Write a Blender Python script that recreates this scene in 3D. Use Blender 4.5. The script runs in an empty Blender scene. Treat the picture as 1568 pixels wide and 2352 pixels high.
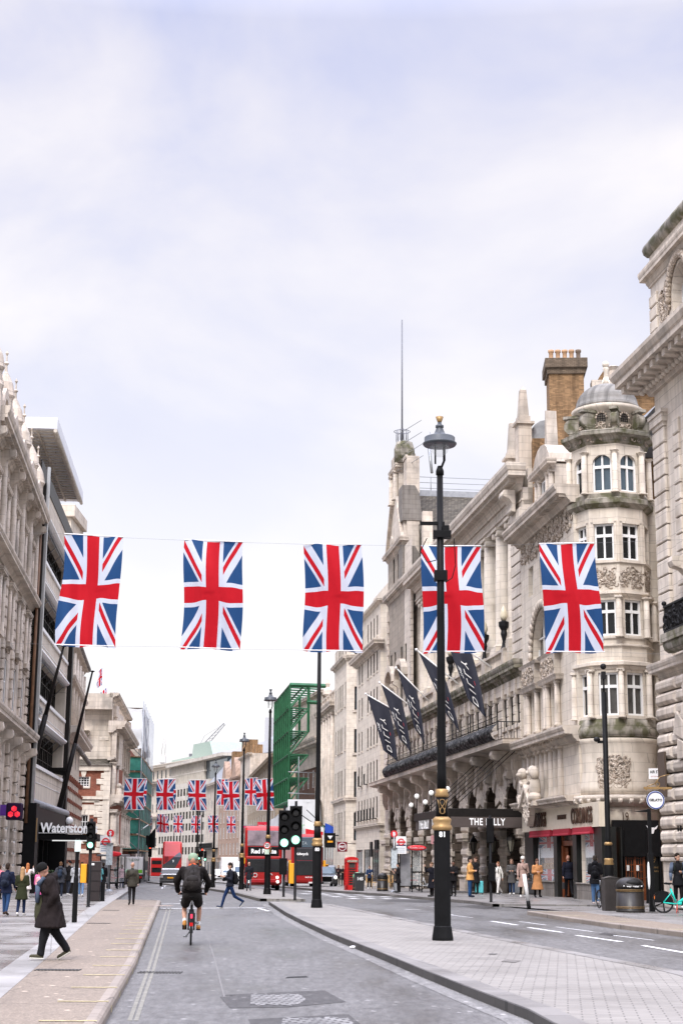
import bpy, bmesh, math, random
from mathutils import Vector, Matrix, Euler
from math import sin, cos, pi, radians, atan2, sqrt
random.seed(7)
S = bpy.context.scene
F, PX, PY, HOR, CAMH = 3600.0,784.0,1176.0,1980.0,1.72
PIT = math.atan((HOR - PY)/F); SP, CP = sin(PIT), cos(PIT)
cd = bpy.data.cameras.new('camera'); cam = bpy.data.objects.new('camera', cd); S.collection.objects.link(cam)
cd.sensor_fit = 'VERTICAL'; cd.sensor_height = 36; cd.lens = 36*F/2352; cd.clip_start = .1; cd.clip_end = 3000
ROLL = .008
cam.matrix_world = Matrix.Translation((0,0, CAMH)) @ Matrix.Rotation(pi/2 + PIT,4, 'X') @ Matrix.Rotation(ROLL,4, 'Z'); S.camera = cam
W = bpy.data.worlds.new('World'); S.world = W; W.use_nodes = True
nt = W.node_tree; nt.nodes.clear()
def N(nt, t,**k):
 n = nt.nodes.new(t)
 for a, b in k.items():
  if hasattr(n, a): setattr(n, a, b)
 return n
def ramp(n, stops):
 cr = n.color_ramp
 while len(cr.elements) > 1: cr.elements.remove(cr.elements[-1])
 cr.elements[0].position = stops[0][0]; cr.elements[0].color = tuple(stops[0][1]) + (1,)
 for p, c in stops[1:]:
  e = cr.elements.new(p); e.color = tuple(c) + (1,)
 return n
def g3(v): return (v, v, v)
L = nt.links
tc = N(nt, 'ShaderNodeTexCoord'); sep = N(nt, 'ShaderNodeSeparateXYZ'); L.new(tc.outputs['Generated'], sep.inputs[0])
zz_ = N(nt, 'ShaderNodeMath', operation='MAXIMUM'); L.new(sep.outputs[2], zz_.inputs[0]); zz_.inputs[1].default_value = 0.0
za = N(nt, 'ShaderNodeMath', operation='ADD'); L.new(zz_.outputs[0], za.inputs[0]); za.inputs[1].default_value = .42
dx = N(nt, 'ShaderNodeMath', operation='DIVIDE'); L.new(sep.outputs[0], dx.inputs[0]); L.new(za.outputs[0], dx.inputs[1])
dy = N(nt, 'ShaderNodeMath', operation='DIVIDE'); L.new(sep.outputs[1], dy.inputs[0]); L.new(za.outputs[0], dy.inputs[1])
cmb = N(nt, 'ShaderNodeCombineXYZ'); L.new(dx.outputs[0], cmb.inputs[0]); L.new(dy.outputs[0], cmb.inputs[1])
mp = N(nt, 'ShaderNodeMapping'); L.new(cmb.outputs[0], mp.inputs[0]); mp.inputs['Location'].default_value = (3.3,1.7,0); mp.inputs['Scale'].default_value = (.9,.9,1)
no = N(nt, 'ShaderNodeTexNoise'); L.new(mp.outputs[0], no.inputs['Vector']); no.inputs['Scale'].default_value = 3.1; no.inputs['Detail'].default_value = 6; no.inputs['Roughness'].default_value = .5; no.inputs['Distortion'].default_value = .35
cl = ramp(N(nt, 'ShaderNodeValToRGB'), [(.30, (.255,.275,.405)), (.43, (.295,.31,.42)), (.54, (.385,.38,.435)), (.66, (.475,.455,.465))]); L.new(no.outputs['Fac'], cl.inputs[0])
hz = ramp(N(nt, 'ShaderNodeValToRGB'), [(0.0, g3(1)), (.12, g3(.95)), (.30, g3(.40)), (.48, g3(.0))]); L.new(sep.outputs[2], hz.inputs[0])
mx = N(nt, 'ShaderNodeMixRGB'); L.new(hz.outputs[0], mx.inputs[0]); L.new(cl.outputs[0], mx.inputs[1]); mx.inputs[2].default_value = (.505,.497,.500,1)
ze = N(nt, 'ShaderNodeMapRange'); L.new(sep.outputs[2], ze.inputs[0]); ze.inputs[1].default_value = .50; ze.inputs[2].default_value = .95; ze.inputs[3].default_value = 1.0; ze.inputs[4].default_value = 6.6
EXPO = 1.05
b1 = N(nt, 'ShaderNodeBackground'); L.new(mx.outputs[0], b1.inputs[0]); L.new(ze.outputs[0], b1.inputs[1])
sky = N(nt, 'ShaderNodeTexSky'); sky.sky_type = 'NISHITA'; sky.sun_disc = False; sky.sun_elevation = radians(48); sky.sun_rotation = radians(196); sky.dust_density = 4
b2 = N(nt, 'ShaderNodeBackground'); L.new(sky.outputs[0], b2.inputs[0]); b2.inputs[1].default_value = .006
ad = N(nt, 'ShaderNodeAddShader'); L.new(b1.outputs[0], ad.inputs[0]); L.new(b2.outputs[0], ad.inputs[1])
wo = N(nt, 'ShaderNodeOutputWorld'); L.new(ad.outputs[0], wo.inputs[0])
sd = bpy.data.lights.new('sun', 'SUN'); sd.energy = 1.5; sd.angle = radians(24); sd.color = (1,.96,.9)
so = bpy.data.objects.new('sun', sd); S.collection.objects.link(so)
_az = radians(196); _el = radians(48)
_d = Vector((sin(_az)*cos(_el), cos(_az)*cos(_el), sin(_el))); so.rotation_euler = _d.to_track_quat('Z', 'Y').to_euler(); so.location = (0,0,60)
S.view_settings.view_transform = 'Standard'; S.view_settings.look = 'None'; S.view_settings.exposure = EXPO; S.view_settings.gamma = 1
S.cycles.max_bounces = 6; S.cycles.diffuse_bounces = 3; S.cycles.glossy_bounces = 3; S.cycles.transparent_max_bounces = 8; S.cycles.transmission_bounces = 4
S.cycles.caustics_reflective = False; S.cycles.caustics_refractive = False
S.cycles.use_denoising = True
def gz(Y): return 0.0 if Y < 85 else -0.008*(min(Y,330) - 85)
def unroll(x, y):
 a, b = x - PX, y - PY; return PX + a*cos(ROLL) + b*sin(ROLL), PY - a*sin(ROLL) + b*cos(ROLL)
def un(x, y, Y):
 x, y = unroll(x, y); k = (PY - y)/F; dZ = Y*(SP + k*CP)/(CP - k*SP)
 return Vector(((x - PX)/F*(Y*CP + dZ*SP), Y, CAMH + dZ))
def gp(x, y, h=0.0):
 Y = 30.0
 k = (PY - unroll(x, y)[1])/F
 m = (SP + k*CP)/(CP - k*SP)
 for _ in range(40):
  Y = (CAMH - gz(Y) - h)/-m
 p = un(x, y, Y); p.z = gz(Y) + h
 return p
def gx(x, Y, z=0.0):
 zc = Y*CP + (z - CAMH)*SP; yd = -F*((z - CAMH)*CP - Y*SP)/zc
 return ((x - PX)/cos(ROLL) + yd*math.tan(ROLL))/F*zc
def zz(y, Y, x=PX): return un(x, y, Y).z
def tag(o, label=None, cat=None, group=None, kind=None):
 if label: o['label'] = label
 if cat: o['category'] = cat
 if group: o['group'] = group
 if kind: o['kind'] = kind
 return o
def empty(name, loc=(0,0,0), rz=0.0, label=None, cat=None, group=None):
 o = bpy.data.objects.new(name, None); S.collection.objects.link(o)
 o.location = loc; o.rotation_euler = (0,0, rz); o.empty_display_size = .3
 return tag(o, label, cat, group)
def copy_tree(o, parent=None):
 c = o.copy(); S.collection.objects.link(c)
 c.parent = parent
 for ch in list(o.children): copy_tree(ch, c)
 return c
def dup(o, loc, rz=None, label=None, group=None):
 c = copy_tree(o); c.location = loc
 if rz is not None: c.rotation_euler = (0,0, rz)
 if label: c['label'] = label
 if group: c['group'] = group
 return c
def T(x=0, y=0, z=0, rx=0, ry=0, rz=0, s=None):
 m = Matrix.Translation((x, y, z)) @ Euler((rx, ry, rz)).to_matrix().to_4x4()
 if s: m = m @ Matrix.Diagonal((s[0], s[1], s[2],1))
 return m
def aim(p0, p1):
 d = Vector(p1) - Vector(p0); return Matrix.Translation(p0) @ d.to_track_quat('Z', 'Y').to_matrix().to_4x4(), d.length
class MB:
 def __init__(s): s.v = []; s.f = []; s.m = []; s.sm = []; s.uv = {}; s.M = Matrix.Identity(4); s.mi = 0; s.smooth = False
 def P(s, pts):
  n = len(s.v); M = s.M
  for p in pts: s.v.append(tuple(M @ Vector(p)))
  return n
 def face(s, idx):
  s.f.append(tuple(idx)); s.m.append(s.mi); s.sm.append(s.smooth)
 def poly(s, pts): n = s.P(pts); s.face(range(n, n + len(pts)))
 def box(s, x0, x1, y0, y1, z0, z1):
  if x0 > x1: x0, x1 = x1, x0
  if y0 > y1: y0, y1 = y1, y0
  if z0 > z1: z0, z1 = z1, z0
  n = s.P([(x0, y0, z0), (x1, y0, z0), (x1, y1, z0), (x0, y1, z0), (x0, y0, z1), (x1, y0, z1), (x1, y1, z1), (x0, y1, z1)])
  for q in ((0,3,2,1), (4,5,6,7), (0,1,5,4), (1,2,6,5), (2,3,7,6), (3,0,4,7)): s.face([n + i for i in q])
  return s
 def bbox(s, x0, x1, y0, y1, z0, z1, b=.03):
  n = s.P([(x0, y1, z0), (x1, y1, z0), (x1, y1, z1), (x0, y1, z1), (x0, y0 + b, z0), (x1, y0 + b, z0), (x1, y0 + b, z1), (x0, y0 + b, z1),(x0 + b, y0, z0 + b), (x1 - b, y0, z0 + b), (x1 - b, y0, z1 - b), (x0 + b, y0, z1 - b)])
  for q in ((0,1,5,4), (1,2,6,5), (2,3,7,6), (3,0,4,7), (4,5,9,8), (5,6,10,9), (6,7,11,10), (7,4,8,11), (8,9,10,11), (0,3,2,1)): s.face([n + i for i in q])
  return s
 def prism(s, pts, h0, h1, axis='z'):
  def mk(a, b, h): return (a, b, h) if axis == 'z' else ((h, a, b) if axis == 'x' else (a, h, b))
  k = len(pts); n = s.P([mk(a, b, h0) for a, b in pts] + [mk(a, b, h1) for a, b in pts])
  s.face([n + i for i in range(k)][::-1]); s.face([n + k + i for i in range(k)])
  for i in range(k): j = (i + 1)%k; s.face([n + i, n + j, n + k + j, n + k + i])
  return s
 def lathe(s, prof, n=16, a0=0, a1=2*pi, cx=0, cy=0):
  full = abs(a1 - a0 - 2*pi) < 1e-6; k = n if full else n + 1
  b = s.P([(cx + r*cos(a0 + (a1 - a0)*i/n), cy + r*sin(a0 + (a1 - a0)*i/n), z) for r, z in prof for i in range(k)])
  sm = s.smooth
  for j in range(len(prof) - 1):
   for i in range(n):
    i2 = (i + 1)%k if full else i + 1
    s.face([b + j*k + i, b + j*k + i2, b + (j + 1)*k + i2, b + (j + 1)*k + i])
  s.smooth = False
  if full and prof[0][0] > 1e-4: s.face([b + i for i in range(n)][::-1])
  if full and prof[-1][0] > 1e-4: s.face([b + (len(prof) - 1)*k + i for i in range(n)])
  s.smooth = sm
  return s
 def tube(s, p0, p1, r0, r1=None, n=8, smooth=True):
  if r1 is None: r1 = r0
  A, l = aim(p0, p1); M = s.M; s.M = M @ A; sm = s.smooth; s.smooth = smooth; s.lathe([(r0,0), (r1, l)], n); s.smooth = sm; s.M = M; return s
 def path(s, pts, r, n=6):
  for a, b in zip(pts, pts[1:]): s.tube(a, b, r, r, n)
  return s
 def ball(s, c, r, n=12, rings=7):
  if not isinstance(r, (tuple, list)): r = (r, r, r)
  M = s.M; s.M = M @ T(*c, s=r); sm = s.smooth; s.smooth = True
  s.lathe([(max(1e-5, cos(-pi/2 + pi*i/rings)), sin(-pi/2 + pi*i/rings)) for i in range(rings + 1)], n); s.smooth = sm; s.M = M; return s
 def grid(s, fn, nu, nv, uv=True, smooth=True):
  b = s.P([fn(i/nu, j/nv) for j in range(nv + 1) for i in range(nu + 1)]); sm = s.smooth; s.smooth = smooth
  if uv:
   for j in range(nv + 1):
    for i in range(nu + 1): s.uv[b + j*(nu + 1) + i] = (i/nu, j/nv)
  for j in range(nv):
   for i in range(nu):
    a = b + j*(nu + 1) + i; s.face([a, a + 1, a + nu + 2, a + nu + 1])
  s.smooth = sm; return s
 def torus(s, R, r, n=24, k=8, a0=0, a1=2*pi):
  full = abs(a1 - a0 - 2*pi) < 1e-6
  def fn(u, v):
   a = a0 + (a1 - a0)*u; b = 2*pi*v; return ((R + r*cos(b))*cos(a), (R + r*cos(b))*sin(a), r*sin(b))
  return s.grid(fn, n, k, uv=False)
 def build(s, name, mats, parent=None, label=None, cat=None, group=None, kind=None, bevel=0, loc=None, rz=None):
  me = bpy.data.meshes.new(name); me.from_pydata(s.v, [], s.f)
  if not isinstance(mats, (list, tuple)): mats = [mats]
  for m in mats: me.materials.append(m)
  me.polygons.foreach_set('material_index', s.m); me.polygons.foreach_set('use_smooth', s.sm)
  if s.uv:
   ul = me.uv_layers.new(name='UVMap')
   for lp in me.loops: ul.data[lp.index].uv = s.uv.get(lp.vertex_index, (0,0))
  me.update(); me.validate()
  o = bpy.data.objects.new(name, me); S.collection.objects.link(o)
  if parent: o.parent = parent
  if loc is not None: o.location = loc
  if rz is not None: o.rotation_euler = (0,0, rz)
  if bevel:
   b = o.modifiers.new('bevel', 'BEVEL'); b.width = bevel; b.segments = 2; b.limit_method = 'ANGLE'; b.angle_limit = radians(40)
  return tag(o, label, cat, group, kind)
_dg = [None]
def text(name, s, size, mat, parent=None, M=None, ext=.01, bold=0.0, sx=1.0, align='CENTER',**k):
 c = bpy.data.curves.new('txt', 'FONT'); c.body = s; c.size = size; c.extrude = ext; c.offset = bold; c.align_x = align; c.align_y = 'CENTER'; c.resolution_u = 3
 c.space_character = k.pop('sp',1.0)
 t = bpy.data.objects.new('txt', c); S.collection.objects.link(t)
 dg = bpy.context.evaluated_depsgraph_get(); me = bpy.data.meshes.new_from_object(t.evaluated_get(dg)); me.name = name
 bpy.data.objects.remove(t); bpy.data.curves.remove(c)
 me.transform((M or Matrix.Identity(4)) @ Matrix.Rotation(pi/2,4, 'X') @ Matrix.Diagonal((sx,1,1,1)))
 me.materials.clear(); me.materials.append(mat)
 o = bpy.data.objects.new(name, me); S.collection.objects.link(o)
 if parent: o.parent = parent
 return tag(o,**k)
def text_mesh(mb, s, size, M, ext=.01, bold=0.0, sx=1.0, mi=0, align='CENTER', sp=1.0):
 o = text('t', s, size, None, None, M, ext, bold, sx, align, sp=sp); me = o.data
 n = mb.P([v.co for v in me.vertices]); old = mb.mi; mb.mi = mi
 for p in me.polygons: mb.face([n + i for i in p.vertices])
 mb.mi = old; bpy.data.objects.remove(o); bpy.data.meshes.remove(me)
MAT = {}
def pm(name, col, rough=.6, metal=0, spec=.3, emit=None, es=1.0, var=.12, vscale=3.0, bump=0.0, bscale=30, alpha=1, trans=0, coat=0, dirt=0.0):
 m = bpy.data.materials.new(name); m.use_nodes = True; nt = m.node_tree; L = nt.links; b = nt.nodes['Principled BSDF']
 b.inputs['Base Color'].default_value = (*col,1); b.inputs['Roughness'].default_value = rough; b.inputs['Metallic'].default_value = metal
 b.inputs['Specular IOR Level'].default_value = spec; b.inputs['Coat Weight'].default_value = coat; b.inputs['Transmission Weight'].default_value = trans; b.inputs['Alpha'].default_value = alpha
 if emit: b.inputs['Emission Color'].default_value = (*emit,1); b.inputs['Emission Strength'].default_value = es
 tc = N(nt, 'ShaderNodeTexCoord')
 if var > 0:
  n = N(nt, 'ShaderNodeTexNoise'); n.inputs['Scale'].default_value = vscale; n.inputs['Detail'].default_value = 5; n.inputs['Roughness'].default_value = .65
  L.new(tc.outputs['Object'], n.inputs['Vector'])
  r = ramp(N(nt, 'ShaderNodeValToRGB'), [(.3, tuple(c*(1 - var) for c in col)), (.7, tuple(min(1, c*(1 + var)) for c in col))])
  L.new(n.outputs['Fac'], r.inputs[0]); out = r.outputs[0]
  if dirt:
   n2 = N(nt, 'ShaderNodeTexNoise'); n2.inputs['Scale'].default_value = vscale*.23; n2.inputs['Detail'].default_value = 7; L.new(tc.outputs['Object'], n2.inputs['Vector'])
   r2 = ramp(N(nt, 'ShaderNodeValToRGB'), [(.45, g3(1)), (.75, g3(1 - dirt))]); L.new(n2.outputs['Fac'], r2.inputs[0])
   mm = N(nt, 'ShaderNodeMixRGB', blend_type='MULTIPLY'); mm.inputs[0].default_value = 1; L.new(out, mm.inputs[1]); L.new(r2.outputs[0], mm.inputs[2]); out = mm.outputs[0]
  L.new(out, b.inputs['Base Color'])
 if bump:
  n = N(nt, 'ShaderNodeTexNoise'); n.inputs['Scale'].default_value = bscale; n.inputs['Detail'].default_value = 4; L.new(tc.outputs['Object'], n.inputs['Vector'])
  bp = N(nt, 'ShaderNodeBump'); bp.inputs['Strength'].default_value = bump; bp.inputs['Distance'].default_value = .02; L.new(n.outputs['Fac'], bp.inputs['Height']); L.new(bp.outputs[0], b.inputs['Normal'])
 return m
def wallcoords(nt):
 L = nt.links; tc = N(nt, 'ShaderNodeTexCoord'); sp = N(nt, 'ShaderNodeSeparateXYZ'); L.new(tc.outputs['Object'], sp.inputs[0])
 a = N(nt, 'ShaderNodeMath', operation='ADD'); L.new(sp.outputs[0], a.inputs[0]); L.new(sp.outputs[1], a.inputs[1])
 c = N(nt, 'ShaderNodeCombineXYZ'); L.new(a.outputs[0], c.inputs[0]); L.new(sp.outputs[2], c.inputs[1]); return tc, c
def stone(name, col, dark=None, bw=1.1, bh=.42, mortar=.012, joint=.55, streak=.35, rough=.8, bump=.25, blockvar=.06, moss=0.0, carve=0.0, carvescale=2.2):
 m = bpy.data.materials.new(name); m.use_nodes = True; nt = m.node_tree; L = nt.links; b = nt.nodes['Principled BSDF']; b.inputs['Roughness'].default_value = rough
 b.inputs['Specular IOR Level'].default_value = .25
 tc, wc = wallcoords(nt)
 br = N(nt, 'ShaderNodeTexBrick'); L.new(wc.outputs[0], br.inputs['Vector']); br.inputs['Scale'].default_value = 1; br.inputs['Brick Width'].default_value = bw; br.inputs['Row Height'].default_value = bh
 br.inputs['Mortar Size'].default_value = mortar; br.inputs['Mortar Smooth'].default_value = .3; br.inputs['Bias'].default_value = 0
 c1 = tuple(c*(1 - blockvar) for c in col); c2 = tuple(min(1, c*(1 + blockvar)) for c in col)
 br.inputs['Color1'].default_value = (*c1,1); br.inputs['Color2'].default_value = (*c2,1); br.inputs['Mortar'].default_value = (*[c*joint for c in col],1)
 n = N(nt, 'ShaderNodeTexNoise'); n.inputs['Scale'].default_value = .9; n.inputs['Detail'].default_value = 8; n.inputs['Roughness'].default_value = .6; L.new(tc.outputs['Object'], n.inputs['Vector'])
 r = ramp(N(nt, 'ShaderNodeValToRGB'), [(.3, (.80,.77,.74)), (.52, (1,1,1)), (.75, (1.06,1.04,1.01))]); L.new(n.outputs['Fac'], r.inputs[0])
 m1 = N(nt, 'ShaderNodeMixRGB', blend_type='MULTIPLY'); m1.inputs[0].default_value = 1; L.new(br.outputs['Color'], m1.inputs[1]); L.new(r.outputs[0], m1.inputs[2])
 mp = N(nt, 'ShaderNodeMapping'); L.new(wc.outputs[0], mp.inputs[0]); mp.inputs['Scale'].default_value = (2.2,.16,1)
 n2 = N(nt, 'ShaderNodeTexNoise'); n2.inputs['Scale'].default_value = 1.4; n2.inputs['Detail'].default_value = 7; L.new(mp.outputs[0], n2.inputs['Vector'])
 r2 = ramp(N(nt, 'ShaderNodeValToRGB'), [(.36, g3(1 - streak)), (.56, g3(1))]); L.new(n2.outputs['Fac'], r2.inputs[0])
 m2 = N(nt, 'ShaderNodeMixRGB', blend_type='MULTIPLY'); m2.inputs[0].default_value = .9; L.new(m1.outputs[0], m2.inputs[1]); L.new(r2.outputs[0], m2.inputs[2]); out = m2.outputs[0]
 if dark:
  n4 = N(nt, 'ShaderNodeTexNoise'); n4.inputs['Scale'].default_value = .5; n4.inputs['Detail'].default_value = 9; L.new(tc.outputs['Object'], n4.inputs['Vector'])
  r4 = ramp(N(nt, 'ShaderNodeValToRGB'), [(.5, g3(0)), (.68, g3(.8))]); L.new(n4.outputs['Fac'], r4.inputs[0])
  m4 = N(nt, 'ShaderNodeMixRGB'); L.new(r4.outputs[0], m4.inputs[0]); L.new(out, m4.inputs[1]); m4.inputs[2].default_value = (*dark,1); out = m4.outputs[0]
 if moss:
  n3 = N(nt, 'ShaderNodeTexNoise'); n3.inputs['Scale'].default_value = 1.7; n3.inputs['Detail'].default_value = 8; L.new(tc.outputs['Object'], n3.inputs['Vector'])
  r3 = ramp(N(nt, 'ShaderNodeValToRGB'), [(.42, g3(0)), (.6, g3(moss))]); L.new(n3.outputs['Fac'], r3.inputs[0])
  m3 = N(nt, 'ShaderNodeMixRGB'); L.new(r3.outputs[0], m3.inputs[0]); L.new(out, m3.inputs[1]); m3.inputs[2].default_value = (.075,.075,.03,1); out = m3.outputs[0]
 hgt = br.outputs['Fac'];
 nb = N(nt, 'ShaderNodeTexNoise'); nb.inputs['Scale'].default_value = 18; nb.inputs['Detail'].default_value = 5; L.new(tc.outputs['Object'], nb.inputs['Vector'])
 s1 = N(nt, 'ShaderNodeMath', operation='MULTIPLY'); L.new(hgt, s1.inputs[0]); s1.inputs[1].default_value = -1.2
 s2 = N(nt, 'ShaderNodeMath', operation='MULTIPLY_ADD'); L.new(nb.outputs['Fac'], s2.inputs[0]); s2.inputs[1].default_value = .5; L.new(s1.outputs[0], s2.inputs[2]); hh = s2.outputs[0]
 if carve:
  vo = N(nt, 'ShaderNodeTexNoise'); vo.inputs['Scale'].default_value = carvescale; vo.inputs['Detail'].default_value = 2; vo.inputs['Distortion'].default_value = 2.2; L.new(tc.outputs['Object'], vo.inputs['Vector'])
  rr = ramp(N(nt, 'ShaderNodeValToRGB'), [(.43, g3(0)), (.5, g3(1)), (.57, g3(0))]); L.new(vo.outputs['Fac'], rr.inputs[0])
  s3 = N(nt, 'ShaderNodeMath', operation='MULTIPLY_ADD'); L.new(rr.outputs[0], s3.inputs[0]); s3.inputs[1].default_value = carve*3; L.new(hh, s3.inputs[2]); hh = s3.outputs[0]
  mcv = N(nt, 'ShaderNodeMixRGB', blend_type='MULTIPLY'); mcv.inputs[0].default_value = .7; L.new(out, mcv.inputs[1])
  rc = ramp(N(nt, 'ShaderNodeValToRGB'), [(0, (.42,.37,.32)), (.6, g3(1))]); L.new(rr.outputs[0], rc.inputs[0]); L.new(rc.outputs[0], mcv.inputs[2]); out = mcv.outputs[0]
 L.new(out, b.inputs['Base Color'])
 bp = N(nt, 'ShaderNodeBump'); bp.inputs['Strength'].default_value = min(1, bump*2); bp.inputs['Distance'].default_value = .04; L.new(hh, bp.inputs['Height']); L.new(bp.outputs[0], b.inputs['Normal'])
 return m
M = MAT
M['stone'] = stone('portland_stone', (.62,.555,.48), bw=1.3, bh=.5, joint=.62, streak=.2, blockvar=.08)
M['stone2'] = stone('cream_stone', (.64,.575,.49), bw=1.0, bh=.45, joint=.72, streak=.14)
M['stoneW'] = stone('weathered_stone', (.58,.51,.435), dark=(.26,.235,.205), bw=1.1, bh=.45, joint=.7, streak=.25)
M['stoneM'] = stone('mossy_stone', (.36,.33,.28), dark=(.1,.095,.08), moss=.85, streak=.5)
M['stoneC'] = stone('carved_stone', (.60,.52,.44), carve=.5, joint=.9, streak=.25)
M['stoneD'] = stone('dark_stone', (.22,.2,.18), joint=.6, streak=.4)
M['conc'] = stone('pale_cladding', (.56,.52,.46), bw=3.2, bh=3.0, mortar=.02, joint=.35, streak=.2, bump=.1)
M['brick'] = stone('yellow_brick', (.27,.165,.085), bw=.23, bh=.078, mortar=.008, joint=1.15, streak=.5, blockvar=.35, bump=.3)
M['redbrick'] = stone('red_brick', (.23,.085,.055), bw=.23, bh=.08, mortar=.008, joint=1.4, streak=.2, blockvar=.2)
M['terra'] = stone('terracotta_front', (.37,.265,.205), bw=.6, bh=.25, mortar=.012, joint=1.15, streak=.3, blockvar=.1)
M['tile'] = stone('roof_tiles', (.10,.088,.07), bw=.28, bh=.16, mortar=.012, joint=.35, streak=.3, blockvar=.3, bump=.5)
M['slate'] = pm('lead_roof', (.22,.235,.26),.45, var=.25, vscale=2)
M['green_roof'] = pm('copper_roof', (.30,.38,.33),.6, var=.2)
M['lead'] = pm('lead_grey', (.3,.31,.33),.5, var=.2)
M['white'] = pm('white_paint', (.78,.78,.77),.4, var=.04)
M['wframe'] = pm('white_window_frame', (.75,.75,.74),.4, var=.04)
M['black'] = pm('black_paint', (.007,.007,.0075),.5, spec=.10, var=.3)
M['dframe'] = pm('dark_bronze_frame', (.014,.012,.011),.45, spec=.15, var=.2)
M['iron'] = pm('wrought_iron', (.012,.012,.013),.5, spec=.15, var=.3)
M['gold'] = pm('gold_paint', (.33,.21,.09),.45, metal=.45, var=.15, vscale=12)
M['glass'] = pm('window_glass', (.010,.011,.012),.08, spec=.35, var=.5, vscale=.7)
M['glassw'] = pm('window_glass_curtained', (.07,.065,.06),.12, spec=.4, var=.5, vscale=1.3)
M['glassb'] = pm('sky_reflecting_glass', (.07,.10,.125),.05, spec=.6, metal=.3, var=.35, vscale=.5)
M['clear'] = pm('clear_glass', (.9,.95,.95),.03, trans=0, alpha=.16, var=0)
M['red'] = pm('bus_red', (.36,.011,.010),.3, coat=.25, var=.05, dirt=.15)
M['redl'] = pm('signal_red', (.62,.02,.03),.35, var=.05)
M['tyre'] = pm('rubber', (.015,.015,.015),.8, var=.2)
M['chrome'] = pm('metal_grey', (.45,.46,.47),.3, metal=.8, var=.1)
M['steel'] = pm('dull_steel', (.25,.26,.27),.4, metal=.6, var=.15)
M['silver'] = pm('pale_reflection_paint', (.62,.63,.64),.25, metal=.3, coat=.5, var=.03)  # pale colour paints in sky reflection on the dark saloon, not silver paint
M['yellow'] = pm('yellow_plastic', (.75,.33,.02),.4, var=.05)
M['yellowline'] = pm('worn_yellow_paint', (.55,.49,.27),.7, var=.3, vscale=9)
M['line'] = pm('worn_white_paint', (.6,.6,.59),.7, var=.25, vscale=7)
M['crimson'] = pm('crimson_awning', (.30,.015,.03),.7, var=.1)
M['wood'] = pm('polished_wood', (.17,.05,.018),.3, var=.4, vscale=2)
M['cream'] = pm('cream_paint', (.60,.53,.42),.6, var=.08)
M['brown'] = pm('sign_brown', (.085,.06,.045),.6, var=.1)
M['led'] = pm('led_green', (.3,.9,.7),.3, emit=(.38,1.0,.72), es=1.1, var=0)
M['ledr'] = pm('led_red', (.9,.1,.05),.3, emit=(1,.08,.04), es=1.2, var=0)
M['lamp'] = pm('headlamp_lit', (.9,.9,.85),.3, emit=(1,.96,.85), es=.9, var=0)
M['tail'] = pm('tail_lamp', (.5,.01,.01),.25, var=.05)
M['wrap'] = pm('white_sheeting', (.62,.635,.65),.55, var=.12, vscale=.9, bump=.9, bscale=1.2)
M['net'] = pm('green_netting', (.045,.21,.16),.8, var=.35, vscale=1.4, bump=.5, bscale=3)
M['gsteel'] = pm('green_steel', (.018,.095,.04),.65, var=.3, vscale=1.0)
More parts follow.
